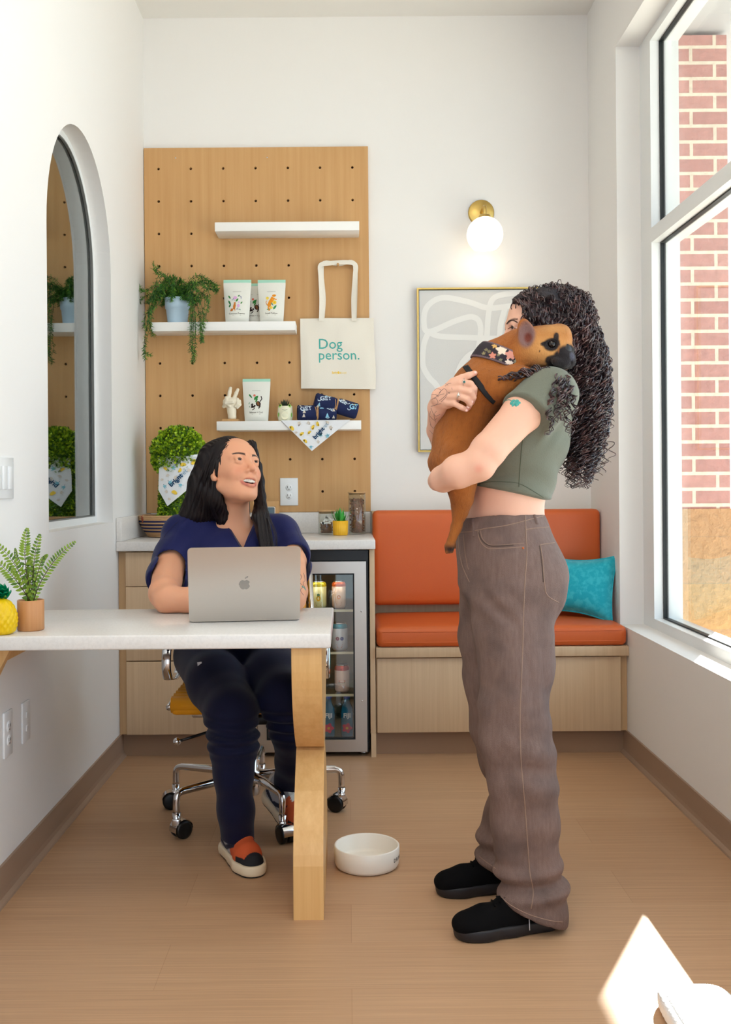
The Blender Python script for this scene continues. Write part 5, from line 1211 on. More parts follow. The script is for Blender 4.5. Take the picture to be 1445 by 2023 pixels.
def paint_s(P):
    C = head_paint(P, SK, HFs, lips=(196, 110, 104), brow=(70, 44, 36), blush=(236, 150, 130))
    for (a, b, d, r) in ((938, 740, 2.560, .012), (937, 780, 2.555, .010), (933, 796, 2.555, .010), (926, 806, 2.555, .009), (922, 810, 2.556, .009), (946, 925, 2.43, .012)):
        w = np.clip(1.3 - np.linalg.norm(P - np.array(W(a, b, d)), axis=1) / r, 0, 1)[:, None] * .5; C[:] = C * (1 - w) + lin((226, 130, 112)) * w
    return C
sbody = s.mesh('body', skin_m, sw, paint=paint_s, smooth=1)
sbv = bvh_of(sbody)
eyes(HFs, sw, (-1, -.25, -.15), sides=(-1, 1))
# tattoos, rings, nails
g = MB()
for pts in ([(852, 775), (862, 768), (872, 771), (866, 780), (858, 788)], [(858, 772), (868, 764), (880, 758), (886, 762)], [(868, 776), (878, 768), (884, 775), (878, 784), (868, 792)], [(872, 794), (880, 786), (885, 778), (890, 774)],
            [(853, 790), (860, 786), (866, 795), (858, 802)], [(852, 803), (862, 800), (872, 797)], [(864, 783), (872, 779), (878, 778)], [(853, 780), (860, 779), (867, 784)], [(880, 763), (886, 758), (892, 757)], [(852, 806), (856, 816), (862, 822), (870, 818)], [(850, 822), (858, 830), (864, 826)],
            [(850, 838), (857, 846), (862, 840)], [(849, 850), (856, 858), (860, 866)], [(848, 866), (853, 876), (858, 884)], [(851, 812), (849, 826), (852, 842)], [(863, 812), (858, 820), (861, 834)], [(886, 774), (889, 778)], [(893, 766), (894, 770)]):
    surf_line(g, sbv, pts, .00045, 0, 5, lift=.0001, sides=4)
g.build('tattoo', ti, sw)
g = MB()
for a in range(6):
    an = a * PI / 3; p = on(sbv, 1019 + 6.5 * math.cos(an), 797 + 4.2 * math.sin(an), .0007)
    if p: g.lathe([(0, .0004), (.0050, .0002), (.0056, -.0010)], p, 10, axis=(0, -1, .2))
p = on(sbv, 1019, 797, .0012)
if p: g.lathe([(0, .001), (.004, .0006)], p, 10, axis=(0, -1, .2))
surf_line(g, sbv, [(998, 793), (1006, 790), (1012, 793)], .0010, 0, 4, sides=5)
g.build('flower_tattoo', mat('teal_tattoo', (66, 156, 146), .6), sw)
silver = mat('silver', (214, 210, 204), .2, 1); emer = mat('green_stone', (10, 78, 74), .1)
for (a, b, st) in ((917.5, 755, True), (906.5, 781, False)):
    p = on(sbv, a, b, .0005); dd = Vector((.95, -.15, -.12 if st else -.3)).normalized()
    g = MB(); c0 = p + Vector((0, .009, 0)); ax = dd; o = ax.orthogonal().normalized(); o2 = ax.cross(o)
    g.tube([c0 + (o * math.cos(t) + o2 * math.sin(t)) * .0102 for t in [2 * PI * i / 20 for i in range(20)]], .0012, 5, closed=True).lathe([(0, .0025), (.0035, .0022), (.0042, 0)], p, 14, axis=(0, -1, .1))
    rg = g.build('ring', silver, sw)
    MB().lathe([(0, .0036), (.002, .0033), (.0028, .0022)], p, 14, axis=(0, -1, .1)).build('stone', emer if st else silver, rg)
g = MB()
for a, b in ((939.5, 736), (933, 794), (926, 804), (922, 810)):
    p = on(sbv, a, b, .0003)
    if p: g.lathe([(0, .0006), (.0032, .0004), (.0038, -.0006)], p, 10, axis=(.2, -1, .1))
g.build('fingernails', mat('nail', (238, 196, 184), .25), sw)
# brow + lash accents
g = MB(); surf_line(g, sbv, [(1002, 640), (1007, 634), (1014, 633), (1023, 637)], .0016, 0, 5, lift=.0004); surf_line(g, sbv, [(1004, 650), (1010, 647), (1019, 649)], .0009, 0, 5, lift=.0004)
g.build('eyebrow', mat('brow_hair', (64, 42, 36), .8), sw)
# ---- olive crop top
s = SDF((.22, 2.36, 1.10), (.72, 2.98, 1.46), .0036)
s.ell(q(1055, 800, 2.70), (.097, .172, .082), k=.04).ell(q(1032, 862, 2.70), (.124, .158, .100), k=.04).ell(q(1020, 885, 2.66), (.126, .120, .07), k=.03).ell(q(1017, 935, 2.70), (.108, .142, .10), k=.05).ell(q(1006, 985, 2.70), (.107, .138, .08), k=.04)
s2 = SDF((.22, 2.36, 1.10), (.72, 2.98, 1.46), .0036); s2.chain([q(1085, 783, 2.560), q(1016, 834, 2.510)], [.0745, .063], .01); hc_ = Vector(q(1027, 812, 2.53)); hn_ = Vector((-.173, -.15, -.176)).normalized()
andfn(s2, lambda X, Y, Z: (X - hc_.x) * hn_.x + (Y - hc_.y) * hn_.y + (Z - hc_.z) * hn_.z); s.merge(s2, .03); s.chain([q(1083, 782, 2.84), q(1040, 815, 2.88)], [.066, .060], .025)
s.cap(q(1090, 740, 2.71), q(1085, 780, 2.71), .066, .08, k=.03)
s.cap(q(1094, 690, 2.72), q(1086, 752, 2.715), .058, .060, k=.012, mode='sub')
pl1 = plane2(q(935, 958, 2.65), q(1076, 986, 2.65)); andfn(s, lambda X, Y, Z: pl1(X, Y, Z) + 0 * Y)
s.cap(q(1024, 823, 2.525), q(946, 916, 2.465), .047, .043, k=.001, mode='sub')
def fold_t(P, n):
    z = P[:, 2]; o = .0036 * np.sin(P @ np.array([30, 26, 95]) + 3 * vnoise(P, 14, 2)) * np.clip((1.24 - z) * 8, .15, 1)
    o += .0035 * np.exp(-np.linalg.norm((P - np.array(W(1075, 830, 2.56))) / [.06, .09, .05], axis=1) ** 2) * np.sin(P @ np.array([150, 0, -110]))
    return o + .0018 * vnoise(P, 55, 5)
top = s.mesh('crop_top', olive, sw, disp=fold_t, smooth=2); tbv = bvh_of(top)
g = MB(); surf_line(g, tbv, [(1034, 862), (1030, 900), (1027, 940), (1026, 962)], .0010, 0, 6, sides=4); surf_line(g, tbv, [(946, 957), (966, 952), (1000, 952), (1028, 956), (1060, 974), (1074, 983)], .0008, 0, 6, sides=4)
g.build('seam', mat('olive_thread', (84, 92, 76), .9), top)
# ---- jeans
s = SDF((.17, 2.40, .0), (.72, 2.98, 1.12), .0046)
s.ell(q(991, 1035, 2.70), (.117, .142, .095), k=.04).ell(q(1003, 1090, 2.70), (.134, .162, .09), k=.05).ell(q(1009, 1150, 2.70), (.138, .168, .10), k=.05)
s.cap(q(1062, 1140, 2.64), q(1060, 1180, 2.64), .072, .07, k=.05)
near = [(1010, 1190, 2.635, .108), (1016, 1250, 2.625, .100), (1020, 1310, 2.615, .0935), (1014, 1390, 2.60, .0845), (1019, 1460, 2.595, .0865), (1031, 1540, 2.60, .0835), (1037, 1620, 2.61, .0825), (1041, 1700, 2.615, .078), (1050, 1742, 2.615, .082), (1052, 1790, 2.61, .0835), (1052, 1830, 2.61, .085)]
far = [(985, 1190, 2.775, .110), (975, 1260, 2.79, .094), (978, 1340, 2.80, .087), (988, 1430, 2.80, .082), (1006, 1490, 2.81, .080), (1030, 1540, 2.83, .078), (1018, 1610, 2.85, .084), (1008, 1665, 2.86, .088), (1004, 1700, 2.86, .084), (1006, 1740, 2.86, .085)]
s.chain([q(*n[:3]) for n in near], [n[3] for n in near], .022, sq=((0, 1, 0), .92)); s.chain([q(*n[:3]) for n in far], [n[3] for n in far], .022, sq=((0, 1, 0), .92))
pw1 = plane2(q(903, 1024, 2.7), q(1076, 997, 2.7), up=False); ph1 = plane2(q(985, 1776, 2.6), q(1116, 1829, 2.6)); ph2 = plane2(q(944, 1692, 2.86), q(1010, 1738, 2.86))
andfn(s, lambda X, Y, Z: np.maximum(pw1(X, Y, Z) + 0 * Y, np.where(Z + 0 * X + 0 * Y < .3, np.where(Y + 0 * X + 0 * Z < 2.712, ph1(X, Y, Z) + 0 * Y, ph2(X, Y, Z) + 0 * Y), -9)))
s.ell(q(991, 1012, 2.70), (.104, .130, .04), k=.004, mode='sub')
def fold_j(P, n):
    x, y, z = P.T; o = .0022 * vnoise(P * [1, 1, .5], 26, 1) + .0012 * vnoise(P, 90, 3)
    zk = W(1030, 1500, 2.6).z; o += .0055 * np.exp(-((z - zk) / .10) ** 2) * np.sin((z * 62 + (x - .4) * 30) + vnoise(P, 9, 4) * 2) * np.clip((x - .40) * 14 + .25, 0, 1)
    lo = W(1050, 1740, 2.6).z; wv = np.exp(-((z - lo) / .045) ** 2); o += .011 * wv * np.sin((z - lo) * 95 - (x - .47) * 14 + 1.2)
    zc = W(960, 1190, 2.7).z; o += .0045 * np.exp(-((z - zc) / .05) ** 2 - ((x - .37) / .06) ** 2) * np.sin((z * 90 + x * 90))
    lo2 = W(960, 1675, 2.86).z; o += np.where(y > 2.74, .009 * np.exp(-((z - lo2) / .05) ** 2) * np.sin((z - lo2) * 80), 0)
    leg = np.clip((.85 - z) * 5, 0, 1) * np.clip((z - .08) * 8, 0, 1); o += leg * .0038 * np.sin(x * 34 + vnoise(P * [1, 1, .25], 14, 8) * 3.2)
    o += .0026 * (1 - 2.2 * np.abs(vnoise(P * [1, 1, .35] + P[:, [2]] * [.25, 0, 0], 42, 21))) * np.clip((.95 - z) * 3, .25, 1)
    return o
jeans = s.mesh('jeans', denim, sw, disp=fold_j, smooth=2); jbv = bvh_of(jeans)
thr = mat('jeans_thread', (150, 124, 108), .9); dk_d = mat('dark_denim_edge', (84, 68, 62), .9); g = MB()
for off in (0,): surf_line(g, jbv, [(1038, 1016), (1040, 1060), (1041, 1100), (1036, 1180), (1034, 1260), (1031, 1340), (1028, 1420), (1030, 1500), (1036, 1570), (1042, 1650), (1047, 1720), (1054, 1762), (1050, 1795)], .0012, 0, 10, lift=.0002, sides=4)
surf_line(g, jbv, [(945, 1048), (948, 1065), (958, 1079), (975, 1084), (1036, 1080)], .0012, 0, 8, lift=.0002, sides=4); surf_line(g, jbv, [(950, 1048), (953, 1062), (962, 1073), (978, 1077), (1036, 1073)], .0009, 0, 8, lift=.0002, sides=4)
surf_line(g, jbv, [(1068, 1076), (1073, 1110), (1076, 1150), (1082, 1176), (1104, 1190)], .0012, 0, 8, lift=.0002, sides=4); surf_line(g, jbv, [(1068, 1076), (1082, 1074), (1096, 1072)], .0012, 0, 8, lift=.0002, sides=4)
surf_line(g, jbv, [(904, 1052), (930, 1050), (960, 1044), (1000, 1038), (1040, 1028), (1078, 1018)], .0010, 0, 8, lift=.0002, sides=4)
surf_line(g, jbv, [(906, 1054), (908, 1090), (915, 1120), (928, 1150)], .0010, 0, 8, lift=.0002, sides=4); surf_line(g, jbv, [(916, 1056), (920, 1095), (926, 1125)], .0009, 0, 8, lift=.0002, sides=4)
surf_line(g, jbv, [(1040, 1046), (1060, 1043), (1085, 1041)], .0010, 0, 8, lift=.0002, sides=4)
surf_line(g, jbv, [(990, 1771), (1010, 1788), (1045, 1806), (1085, 1818), (1112, 1821)], .0010, 0, 8, lift=.0002, sides=4); surf_line(g, jbv, [(948, 1692), (960, 1702), (980, 1716)], .0010, 0, 8, lift=.0002, sides=4)
g.build('stitching', thr, jeans)
for pts in ([(934, 1026), (936, 1042), (937, 1060)], [(1049, 1000), (1056, 1018), (1062, 1036)]):
    g = MB(); surf_line(g, jbv, pts, .0052, 0, 5, lift=-.001, sides=8); g.build('belt_loop', denim, jeans)
p = on(jbv, 908.5, 1039, .0005); MB().lathe([(0, .002), (.007, .002), (.0085, .0008), (.0085, -.001)], p, 24, axis=(-.55, -.8, 0)).build('button', silver, jeans)
p = on(jbv, 1034, 1083, .0002); MB().lathe([(0, .0015), (.0025, .001), (.003, 0)], p, 12, axis=(0, -1, 0)).build('rivet', mat('copper', (196, 110, 70), .3, 1), jeans)
g = MB(); surf_line(g, jbv, [(946, 1052), (952, 1066), (962, 1075), (978, 1079), (1015, 1077)], .0022, 0, 8, lift=-.0008, sides=5); g.build('front_pocket_edge', dk_d, jeans); g = MB(); surf_line(g, jbv, [(1066, 1078), (1071, 1112), (1074, 1150)], .0018, 0, 8, lift=-.0006, sides=5)
g.build('back_pocket_edge', dk_d, jeans)
# ---- black shoes
bl_s = mat('black_suede', (9, 8, 9), .95, spec=.15); bl_r = mat('black_sole_rubber', (30, 28, 31), .5)
def skate_shoe(toe, heel, w, parent):
    toe, heel = Vector(toe), Vector(heel); f = (toe - heel); L_ = f.length; f.normalize(); sd = Vector((-f.y, f.x, 0)); z0 = .0
    lo = [min(toe[i], heel[i]) - .07 for i in range(3)]; hi = [max(toe[i], heel[i]) + .07 for i in range(3)]; lo[2] = -.005; hi[2] = .14
    T = lambda a, b, z: heel + f * (a * L_) + sd * b + Vector((0, 0, z - heel.z))
    s = SDF(lo, hi, .003)
    s.chain([T(.13, 0, .045), T(.45, 0, .042), T(.72, .0, .034), T(.87, 0, .028)], [.038, .040, .042, .036], .01)
    s.chain([T(.12, 0, .085), T(.30, 0, .088), T(.50, 0, .070)], [.032, .033, .028], .02)
    s.ell(T(.82, 0, .036), (.055, .045, .024), Matrix((f, sd, Vector((0, 0, 1)))).transposed(), .015); andfn(s, lambda X, Y, Z: .020 - Z + 0 * X + 0 * Y)
    o = s.mesh('shoe', bl_s, parent, smooth=1)
    s = SDF(lo, hi, .003)
    s.chain([T(.15, 0, .02), T(.5, 0, .02), T(.75, .0, .02), T(.85, 0, .02)], [.0405, .0415, .0465, .0435], .02); andfn(s, lambda X, Y, Z: np.maximum(.0005 - Z, Z - .032) + 0 * X + 0 * Y)
    s.mesh('sole', bl_r, o, smooth=1); g = MB()
    for k in range(4): a = T(.52 + k * .05, -.018, .093 - k * .008); b = T(.54 + k * .05, .018, .093 - k * .008); g.tube([a, (a + b) / 2 + Vector((0, 0, .005)), b], .003, 6)
    g.build('laces', bl_s, o)
    MB().tube([T(.10 if w else .1, 0, .0), T(.1, 0, .0)], .001, 3) if False else None
    return o, T
t0 = W(898, 1818, 2.545); h0_ = W(1108, 1818, 2.60)
s1, T1 = skate_shoe((t0.x, 2.548, .03), (h0_.x, 2.625, .03), 1, sw)
t0 = W(863, 1735, 2.80); h0_ = W(1056, 1735, 2.86); skate_shoe((t0.x, 2.82, .03), (h0_.x, 2.885, .03), 0, sw)
g = MB(); g.tube([T1(.36, -.0440, .046), T1(.36, -.0465, .018)] if (T1(.36, -.044, .04) - EYE0).length < (T1(.36, .044, .04) - EYE0).length else [T1(.36, .0440, .046), T1(.36, .0465, .018)], .0012, 5).build('loose_thread', mat('thread_white', (220, 220, 225), .6), s1)
# ---- curly hair
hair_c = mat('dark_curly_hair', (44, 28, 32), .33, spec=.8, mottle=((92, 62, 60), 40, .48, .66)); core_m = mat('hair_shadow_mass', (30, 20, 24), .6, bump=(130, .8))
s = SDF((.30, 2.54, 1.10), (.76, 2.94, 1.72), .0045); Lh, Mh, qh, ch_ = HFs
s.ell(Lh(0, -.026, .034), (.084, .098, .084), Mh, .02); s.chain([q(1105, 640, 2.73), q(1135, 720, 2.74), q(1150, 800, 2.74), q(1148, 870, 2.73), q(1140, 905, 2.72)], [.088, .076, .060, .036, .018], .04)
s.ell(q(1100, 690, 2.66), (.055, .05, .05), k=.03)
# keep face clear
s.ell(Lh(0, .085, -.03), (.085, .062, .095), Mh, .01, 'sub')
s.ell(q(1042, 598, 2.69), (.037, .058, .021), Matrix.Rotation(R(25), 3, 'Y'), .012).ell(q(1060, 622, 2.655), (.026, .03, .022), k=.012).ell(q(1067, 592, 2.695), (.044, .072, .026), k=.015)
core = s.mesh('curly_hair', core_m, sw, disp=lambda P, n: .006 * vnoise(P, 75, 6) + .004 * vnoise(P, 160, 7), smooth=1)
hb_ = bvh_of(core); rnd = random.Random(21)
def curl(g, path, rad, pitch, r, ph, wig=.004):
    P = smoothpath(path, 6); Q = []; acc = 0; T0 = None
    seg = sum((P[i + 1] - P[i]).length for i in range(len(P) - 1)); n = max(8, int(seg / pitch * 11)); cum = [0]
    for i in range(len(P) - 1): cum.append(cum[-1] + (P[i + 1] - P[i]).length)
    o = None; j = 0
    for k in range(n + 1):
        dd = seg * k / n
        while j < len(P) - 2 and cum[j + 1] < dd: j += 1
        t = (dd - cum[j]) / max(cum[j + 1] - cum[j], 1e-6); c0 = P[j].lerp(P[j + 1], t); tg = (P[j + 1] - P[j]).normalized()
        if o is None: o = tg.orthogonal().normalized()
        o = (o - tg * o.dot(tg)).normalized(); b = tg.cross(o); an = ph + 2 * PI * dd / pitch
        rr = rad * min(1, .35 + 2.2 * dd / seg)
        Q.append(c0 + (o * math.cos(an) + b * math.sin(an)) * rr)
    rs = [r * (1 - .55 * (k / n) ** 3) for k in range(n + 1)]
    g.tube(Q, rs, 4, 0, cap=False, up=(0, 0, 1))
g = MB()
# strands rooted on the scalp, tracing the mass outward and down
spine = [(1085, 600, 2.72), (1115, 645, 2.73), (1142, 720, 2.74), (1155, 800, 2.74), (1152, 880, 2.73), (1143, 950, 2.72)]
def mass_pt(t, a, w=1.0):
    k = t * (len(spine) - 1); i = min(int(k), len(spine) - 2); f = k - i; A, B = Vector(q(*spine[i])), Vector(q(*spine[i + 1])); c0 = A.lerp(B, f)
    R0 = [.050, .084, .086, .074, .056, .036]; r0 = R0[i] * (1 - f) + R0[i + 1] * f
    return c0 + Vector((math.cos(a) * r0 * .80, math.sin(a) * r0 * 1.15, .0)) * w
for i in range(560):
    a = rnd.uniform(0, 2 * PI) if rnd.random() < .3 else rnd.uniform(PI, 2 * PI) + .25; t0_ = rnd.uniform(0, .6); t1_ = min(1.04, t0_ + rnd.uniform(.25, .6)); w = rnd.uniform(.84, 1.16)
    pts = [mass_pt(t0_ + (t1_ - t0_) * k / 5, a + .3 * math.sin(k + i), w * (1 + .05 * math.sin(k * 2 + i))) for k in range(6)]
    big = rnd.random(); curl(g, pts, .0055 + .0055 * big, .022 + .016 * big, rnd.uniform(.0012, .0021), rnd.uniform(0, 6.28))
def snap(p, o):
    h = hb_.find_nearest(p); n = h[1]
    if n.dot(h[0] - Vector(q(1110, 690, 2.74))) < 0: n = -n
    return h[0] + n * o
cvs = [v.co for v in core.data.vertices]; coff = ORG[core.name]; Hctr = Vector(q(1110, 690, 2.74))
for i in range(1150):   # curls lying over the whole mass, falling with gravity
    p = cvs[rnd.randrange(len(cvs))] + coff
    if p.z < W(1100, 860, 2.7).z or p.y > 2.80: continue
    pts = [p]; L_c = rnd.uniform(.05, .12)
    for k in range(4):
        h = hb_.find_nearest(pts[-1]); n = h[1] if h[1].dot(h[0] - Hctr) > 0 else -h[1]
        gdir = Vector((.75 if pts[-1].z > W(1, 640, 2.7).z else .12, -.15, -.75)); tdir = (gdir - n * gdir.dot(n)); tdir = tdir.normalized() if tdir.length > .1 else gdir.normalized()
        pts.append(snap(pts[-1] + tdir * L_c / 4, rnd.uniform(.001, .008)))
    curl(g, pts, rnd.uniform(.0035, .0075), rnd.uniform(.018, .032), rnd.uniform(.0011, .0018), rnd.uniform(0, 6.28))
for i in range(90):   # hairline sweep over the near temple
    a0_ = rnd.uniform(0, 1); st = W(1012 + 45 * a0_, 592 + 22 * a0_ + rnd.uniform(-4, 4), 2.66 - .012 * a0_)
    pts = [st, W(1035 + 40 * a0_, 598 + 30 * a0_, 2.645), W(1062 + 40 * a0_, 625 + 25 * a0_, 2.635), W(1090 + 40 * a0_, 655 + 30 * a0_, 2.625), W(1125 + 20 * a0_, 700 + 30 * a0_, 2.63)]; pts = [snap(p, rnd.uniform(.002, .008)) for p in pts]
    curl(g, pts, rnd.uniform(.003, .0055), rnd.uniform(.02, .03), rnd.uniform(.0011, .0018), rnd.uniform(0, 6.28))
for i in range(150):    # stray spirals at the bottom and right edge
    x0 = rnd.uniform(1112, 1196); y0_ = rnd.uniform(700, 870); d0 = rnd.uniform(2.66, 2.8); x1 = x0 + rnd.uniform(-14, 16); y1_ = y0_ + rnd.uniform(50, 110) - max(0, x0 - 1160) * .8
    curl(g, [W(x0, y0_, d0), W((x0 + x1) / 2 + rnd.uniform(-6, 10), (y0_ + y1_) / 2, d0), W(x1, y1_, d0)], rnd.uniform(.006, .0115), rnd.uniform(.024, .034), rnd.uniform(.0012, .0018), rnd.uniform(0, 6.28))
for pts in ([(1098, 745), (1092, 780), (1085, 815), (1092, 840), (1080, 860)], [(1110, 745), (1108, 780), (1100, 812), (1098, 832)], [(1104, 750), (1112, 790), (1105, 820), (1118, 828)], [(1000, 742), (1030, 734), (1062, 730), (1095, 740), (1120, 752)], [(1015, 750), (1045, 738), (1080, 738), (1110, 750)],
            [(1030, 735), (1060, 727), (1090, 732), (1125, 742)], [(985, 748), (1015, 745), (1050, 732)], [(1040, 742), (1056, 748), (1046, 756)], [(1112, 745), (1126, 790), (1120, 830), (1128, 860)], [(1120, 740), (1135, 800), (1128, 850)], [(1095, 735), (1110, 760), (1118, 800)]):
    for k in range(4): curl(g, [W(a + rnd.uniform(-3, 3), b + rnd.uniform(-3, 3), 2.535 if pts[0][0] < 1070 else 2.52 - .045 * min(1, (b - 735) / 30)) for a, b in pts], rnd.uniform(.004, .008), .028, .0018, rnd.uniform(0, 6.28))
co = g.build('curls', hair_c, core, recalc=False)
# ---------------------------- the dog ---------------------------------------
dg = thing('dog', 'tan french bulldog with black muzzle held upright over the standing woman\'s shoulder', 'dog', tuple(W(900, 900, 2.66)))
fur = mat('short_tan_fur', (178, 112, 48), .75, attr=True, sheen=.08, bump=(330, .9, (1, 1, .35)), spec=.25)
s = SDF((.16, 2.44, .94), (.64, 2.82, 1.60), .0027)
s.chain([q(893, 912, 2.665), q(907, 862, 2.66), q(926, 812, 2.655), q(950, 768, 2.65), q(985, 718, 2.645), q(1030, 694, 2.625), q(1062, 684, 2.61)], [.058, .060, .066, .068, .057, .052, .05], .03, sq=((0, 1, 0), 1.08))
s.ell(q(868, 914, 2.66), (.026, .04, .028), k=.02).ell(q(905, 905, 2.61), (.045, .05, .055), k=.03)
s.chain([q(915, 945, 2.61), q(913, 985, 2.60), q(909, 1012, 2.605), q(902, 1042, 2.61), q(893, 1068, 2.605)], [.042, .028, .019, .0125, .0125], .012); s.ell(q(889, 1080, 2.60), (.014, .017, .013), k=.006)
for k in range(3): s.cap(q(884 + k * 5, 1085, 2.592 + k * .006), q(883 + k * 5, 1091, 2.590 + k * .006), .006, .005, .002)
s.chain([q(905, 950, 2.72), q(910, 1000, 2.73), q(904, 1045, 2.735), q(897, 1075, 2.73)], [.038, .022, .013, .014], .012)
s.chain([q(955, 762, 2.60), q(985, 762, 2.585), q(1012, 750, 2.572), q(1035, 742, 2.562)], [.050, .040, .027, .022], .02); s.ell(q(1050, 738, 2.555), (.024, .018, .014), k=.01)
s.chain([q(960, 770, 2.70), q(1000, 765, 2.73)], [.045, .035], .02)
# head
s.ell(q(1090, 682, 2.60), (.050, .060, .052), k=.02).ell(q(1068, 700, 2.585), (.036, .038, .032), k=.02).ell(q(1107, 664, 2.60), (.026, .050, .030), k=.015).ell(q(1068, 700, 2.64), (.036, .038, .032), k=.02)
s.ell(q(1122, 712, 2.567), (.017, .020, .020), k=.008).ell(q(1122, 712, 2.61), (.017, .02, .02), k=.008).ell(q(1110, 722, 2.588), (.022, .030, .012), k=.008)
s.ell(q(1110, 706, 2.583), (.030, .042, .027), k=.010).ell(q(1124, 691, 2.583), (.014, .020, .013), k=.006).cap(q(1099, 664, 2.550), q(1112, 661, 2.560), .010, .009, k=.012).cap(q(1098, 714, 2.550), q(1116, 718, 2.552), .011, .011, k=.006).cap(q(1126, 704, 2.560), q(1130, 716, 2.566), .010, .009, k=.005).cap(q(1104, 690, 2.556), q(1113, 682, 2.556), .006, .005, k=.008)
s.cap(q(1095, 703, 2.540), q(1111, 680, 2.542), .0035, .003, k=.005, mode='sub').cap(q(1101, 708, 2.536), q(1116, 686, 2.538), .002, .002, k=.005, mode='sub').cap(q(1127, 711, 2.550), q(1129, 724, 2.556), .0022, .0026, k=.004, mode='sub').cap(q(1112, 728, 2.54), q(1126, 728, 2.55), .003, .003, k=.004, mode='sub')
s.ell(q(1091, 680, 2.540), (.0125, .012, .010), k=.006, mode='sub')
ea = Matrix.Rotation(R(-8), 3, 'Y') @ Matrix.Rotation(R(-10), 3, 'Z')
s.ell(q(1041, 662, 2.568), (.0245, .012, .034), ea, .012).ell(q(1036, 645, 2.566), (.0150, .010, .022), ea, .010).ell(q(1052, 674, 2.578), (.018, .02, .02), k=.015).ell(q(1039, 657, 2.553), (.0180, .013, .031), ea, .005, 'sub')
s.ell(q(1045, 668, 2.665), (.022, .012, .026), ea, .01)
T_, Dk, Lt, Bk, Ic = lin((166, 97, 40)), lin((122, 66, 24)), lin((212, 158, 96)), lin((30, 25, 28)), lin((128, 96, 92))
def gp(P, a, b, d, r): return np.clip(1.35 - np.linalg.norm((P - np.array(W(a, b, d))) / np.array(r), axis=1), 0, 1)[:, None]
def sm(w): return w * w * (3 - 2 * w)
def paint_d(P):
    C = np.tile(T_, (len(P), 1)).astype(np.float64); mix = lambda w, c: C.__setitem__(slice(None), C * (1 - sm(np.clip(w, 0, 1))) + c * sm(np.clip(w, 0, 1)))
    v = vnoise(P, 70, 4)[:, None]; mix(np.clip(.25 + .5 * v, 0, 1) * .55, Dk); mix(np.clip(.5 * vnoise(P * [1, 1, .45], 420, 11)[:, None] + .3 * vnoise(P * [1, 1, .4], 900, 12)[:, None] + .1, 0, 1) * .55, Dk)
    mix(gp(P, 1085, 690, 2.57, (.075, .06, .055)) * .75, Lt); mix(gp(P, 1095, 655, 2.59, (.05, .05, .02)) * .8, Lt)
    jag = 1 + .14 * vnoise(P, 190, 9)[:, None] + .06 * vnoise(P, 500, 2)[:, None]
    sh = lambda w: np.clip((w - .35) * 3.2, 0, 1)
    mix(sh(gp(P, 1091, 681, 2.545, (.025, .028, .0185)) * jag * 1.1) * .95, Bk); mix(sh(gp(P, 1098, 666, 2.55, (.009, .02, .014)) * jag * 1.2) * .9, Bk); mix(sh(gp(P, 1078, 680, 2.55, (.014, .022, .007)) * jag * 1.2) * .9, Bk)
    mix(sh(gp(P, 1117, 707, 2.58, (.040, .07, .035)) * jag * 1.3), Bk); mix(sh(gp(P, 1092, 713, 2.55, (.020, .04, .016)) * jag * 1.1) * .9, Bk); mix(sh(gp(P, 1106, 724, 2.58, (.036, .06, .011)) * jag * 1.2), Bk)
    mix(sh(gp(P, 1127, 706, 2.565, (.012, .03, .016)) * 1.1) * .5, lin((96, 98, 116))); mix(gp(P, 1104, 690, 2.546, (.002, .01, .010)) * .9, lin((150, 96, 50)))
    mix(gp(P, 1066, 694, 2.55, (.0022, .01, .0022)) * 2, Bk)
    mix(gp(P, 1040, 660, 2.556, (.021, .0135, .031)) * 2.0, Ic); mix(gp(P, 1044, 667, 2.560, (.010, .014, .014)) * 1.2, lin((110, 52, 40))); mix(gp(P, 1047, 683, 2.57, (.014, .015, .008)) * 1.3, lin((70, 50, 48)))
    mix(gp(P, 889, 1084, 2.6, (.02, .03, .012)), Bk)
    return C
dbody = s.mesh('body', fur, dg, paint=paint_d, disp=lambda P, n: .0012 * vnoise(P, 60, 3) + .0005 * vnoise(P, 260, 4), smooth=1)
dbv = bvh_of(dbody)
e0 = Vector(q(1091, 680, 2.5495)); r = .0098
eb = MB().lathe([(r * math.sin(a), -r * math.cos(a)) for a in [PI * i / 14 for i in range(15)]], e0, 24, axis=(.25, -1, .1)).build('eye', mat('dog_eye', (22, 12, 9), .08), dg)
n0 = on(dbv, 1125, 688, 0) or Vector(q(1125, 688, 2.57))
MB().lathe([(0, .005), (.007, .004), (.0125, 0), (.013, -.005)], n0, 20, axis=(.85, -.5, .3)).build('nose', mat('dog_nose', (28, 28, 34), .4), dg)
# collar-harness with flowers
s = SDF((.24, 2.48, 1.30), (.56, 2.82, 1.60), .0017)
s.chain([q(950, 768, 2.65), q(985, 718, 2.645), q(1030, 694, 2.625)], [.0735, .0630, .058], .03, sq=((0, 1, 0), 1.08))
nA, nB = Vector(q(957, 716, 2.6)), Vector(q(1018, 745, 2.6))   # lower edge of the band
up_ = Vector((nB.z - nA.z, 0, -(nB.x - nA.x))).normalized(); up_ = up_ if up_.z > 0 else -up_
uA = Vector(q(972, 676, 2.6)); lA = Vector(q(944, 704, 2.6)); lB = Vector(q(1026, 736, 2.6)); uB = Vector(q(1036, 708, 2.6))
def side(a, b, s_):
    n = Vector((-(b.z - a.z), 0, b.x - a.x)).normalized(); n = n if n.z > 0 else -n
    return lambda X, Y, Z: s_ * ((X - a.x) * n.x + (Z - a.z) * n.z)
f1, f2 = side(uA, uB, 1), side(lA, lB, -1); andfn(s, lambda X, Y, Z: np.maximum(f1(X, Y, Z), f2(X, Y, Z)) + 0 * Y)
